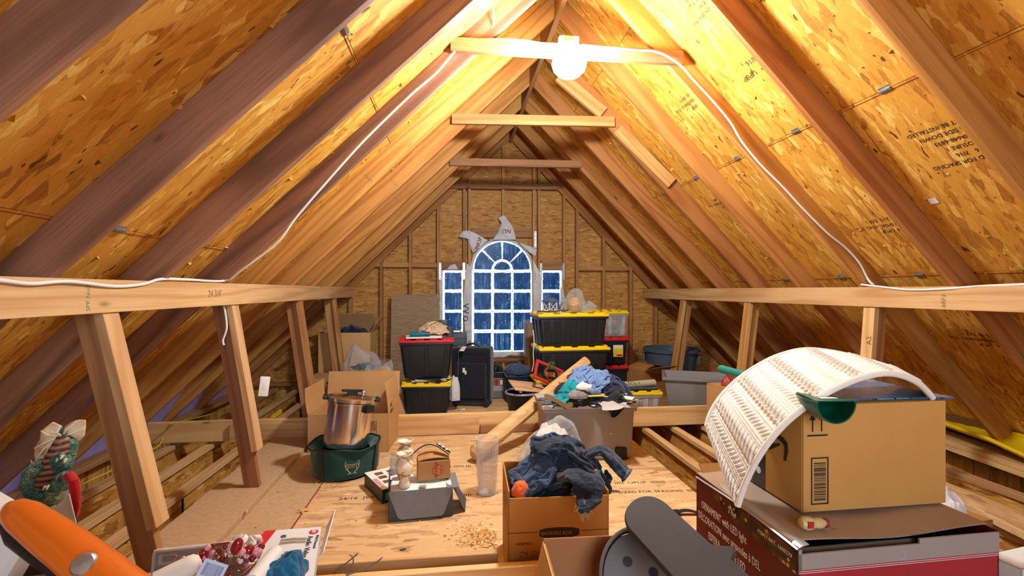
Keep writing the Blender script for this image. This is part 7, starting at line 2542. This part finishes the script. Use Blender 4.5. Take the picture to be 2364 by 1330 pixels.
# berry spray, paper rolls, blue cloth, price tag
sq = atd(540, 1330, 1.10)
bsp = thing('berry_spray', 'artificial spray of pink and red berries on brown stems', 'floral spray', sq)
BM = [plain('berry_red', (150, 18, 34), .15, coat=.6), plain('berry_pink', (226, 150, 160), .25), plain('berry_wine', (116, 12, 34), .12, coat=.6), plain('berry_pale', (236, 196, 200), .35)]
M_STEM = plain('stem_brown', (112, 80, 54), .8)
S_ = lambda u, v, dd=0.0: atd(u, v, 1.10 + dd) - sq
big_b = [(547, 1262, 1.9, 0, True), (468, 1284, 1.7, 0, True), (478, 1292, 1.5, 1, True), (480, 1264, 1.1, 1, False), (592, 1276, 2.0, 1, False), (575, 1270, 1.8, 0, False), (560, 1275, 1.2, 1, False), (506, 1272, 1.1, 2, False), (513, 1290, 1.1, 2, False), (490, 1278, 1.2, 1, False), (583, 1290, 1.2, 2, False), (404, 1318, 1.3, 1, False), (420, 1320, 1.0, 0, False), (603, 1262, 1.3, 0, False), (617, 1322, 1.2, 0, False), (570, 1282, 1.1, 3, False), (447, 1318, 1.0, 1, False), (566, 1318, 1.6, 1, True), (532, 1328, 1.2, 0, False), (556, 1296, .9, 3, False), (492, 1261, .8, 2, False), (520, 1262, .8, 2, False), (600, 1250, 1.1, 1, False)]
for (u, v, s, c, lg_) in big_b:
    r = .0065 * s
    prof = [(0, -r * (1.7 if lg_ else 1)), (r * .7, -r * (1.15 if lg_ else .7)), (r, 0), (r * .7, r * (1.15 if lg_ else .7)), (0, r * (1.7 if lg_ else 1))]
    prof = [(0, -r)] + [(r * math.sin(PI * k / 8), -r * math.cos(PI * k / 8)) for k in range(1, 8)] + [(0, r)]
    Mb = T(*S_(u, v, rnd.uniform(-.02, .02))) @ R3(.2, .4, 0) @ Matrix.Diagonal((1, 1, 1.8 if lg_ else 1, 1))
    MB().lathe(prof, 14, M=Mb).build('berry', BM[c], bsp, smooth=True)
    MB().tube([S_(u, v), S_(u * .5 + 265, v * .6 + 530), S_(530, 1345)], .0012, 4).build('stem', M_STEM, bsp)
rr = random.Random(8)
for k in range(70):
    u, v = rr.uniform(400, 640), rr.uniform(1275, 1328)
    MB().lathe([(0, -.0035), (.003, -.001), (.003, .001), (0, .0035)], 8, M=T(*S_(u, v, rr.uniform(-.03, .03)))).build('small_berry', BM[rr.choice((0, 1, 1, 3, 2))], bsp, smooth=True)
for k in range(26):
    u = rr.uniform(400, 640)
    MB().tube([S_(u, rr.uniform(1272, 1318), rr.uniform(-.03, .03)), S_(u * .6 + 212, 1322), S_(530, 1350)], .0011, 4).build('stem', M_STEM, bsp)
for nm, lab, P0, P1, r in (('paper_roll', 'white rolled tube standing right of the berry spray', (638, 1278, 1.08), (585, 1345, 1.0), .020), ('paper_roll', 'white rolled tube lying left of the berry spray', (452, 1300, 1.06), (360, 1345, 1.02), .022)):
    a_, b_ = atd(*P0), atd(*P1)
    t = thing(nm, lab, 'roll', a_)
    d_ = (b_ - a_)
    Mq = d_.to_track_quat('Z', 'Y').to_matrix().to_4x4()
    MB().lathe([(0, -.012), (r * .6, -.009), (r * .92, 0), (r, .012), (r, d_.length), (0, d_.length)], 24, M=Mq).build('tube', plain('cream_paper', (232, 226, 216), .6), t, smooth=True)
o = heap_mb(.055, .05, .05, 66, fold=.3).build('garment', fabric('petrol_cloth', (22, 96, 134), var=.2), None, atd(650, 1335, 1.05), smooth=True)
tag(o, 'petrol blue cloth bunched beside the berry spray', 'cloth')
tgq = atd(490, 1318, 1.02)
t = thing('price_tag', 'small folded barcode tag stuck in the berry spray', 'tag', tgq, 0, rot=(.9, .5, .2))
MB().box(-.025, .025, -.018, .018, -.0006, .0006).build('card', plain('tag_blue', (186, 198, 226), .5), t)
m = MB()
x = -.018
while x < .018:
    m.box(x, x + .0012, -.012, .012, .0006, .0010)
    x += rr.choice((.0022, .0032))
m.build('barcode', plain('tag_ink', (70, 88, 140), .6), t)
o = heap_mb(.035, .03, .035, 68, fold=.5, freq=2.6).build('tissue_flower', plain('tissue_white', (240, 238, 234), .8), None, atd(566, 1272, 1.2), smooth=True)
tag(o, 'white tissue puff behind the berry spray', 'paper')
carton('cardboard_box', 'carton under the berry spray at the lower edge', (sq.x - .05, sq.y, 0), .05, .26, .20, sq.z - .03, M_CARD3, top=True)
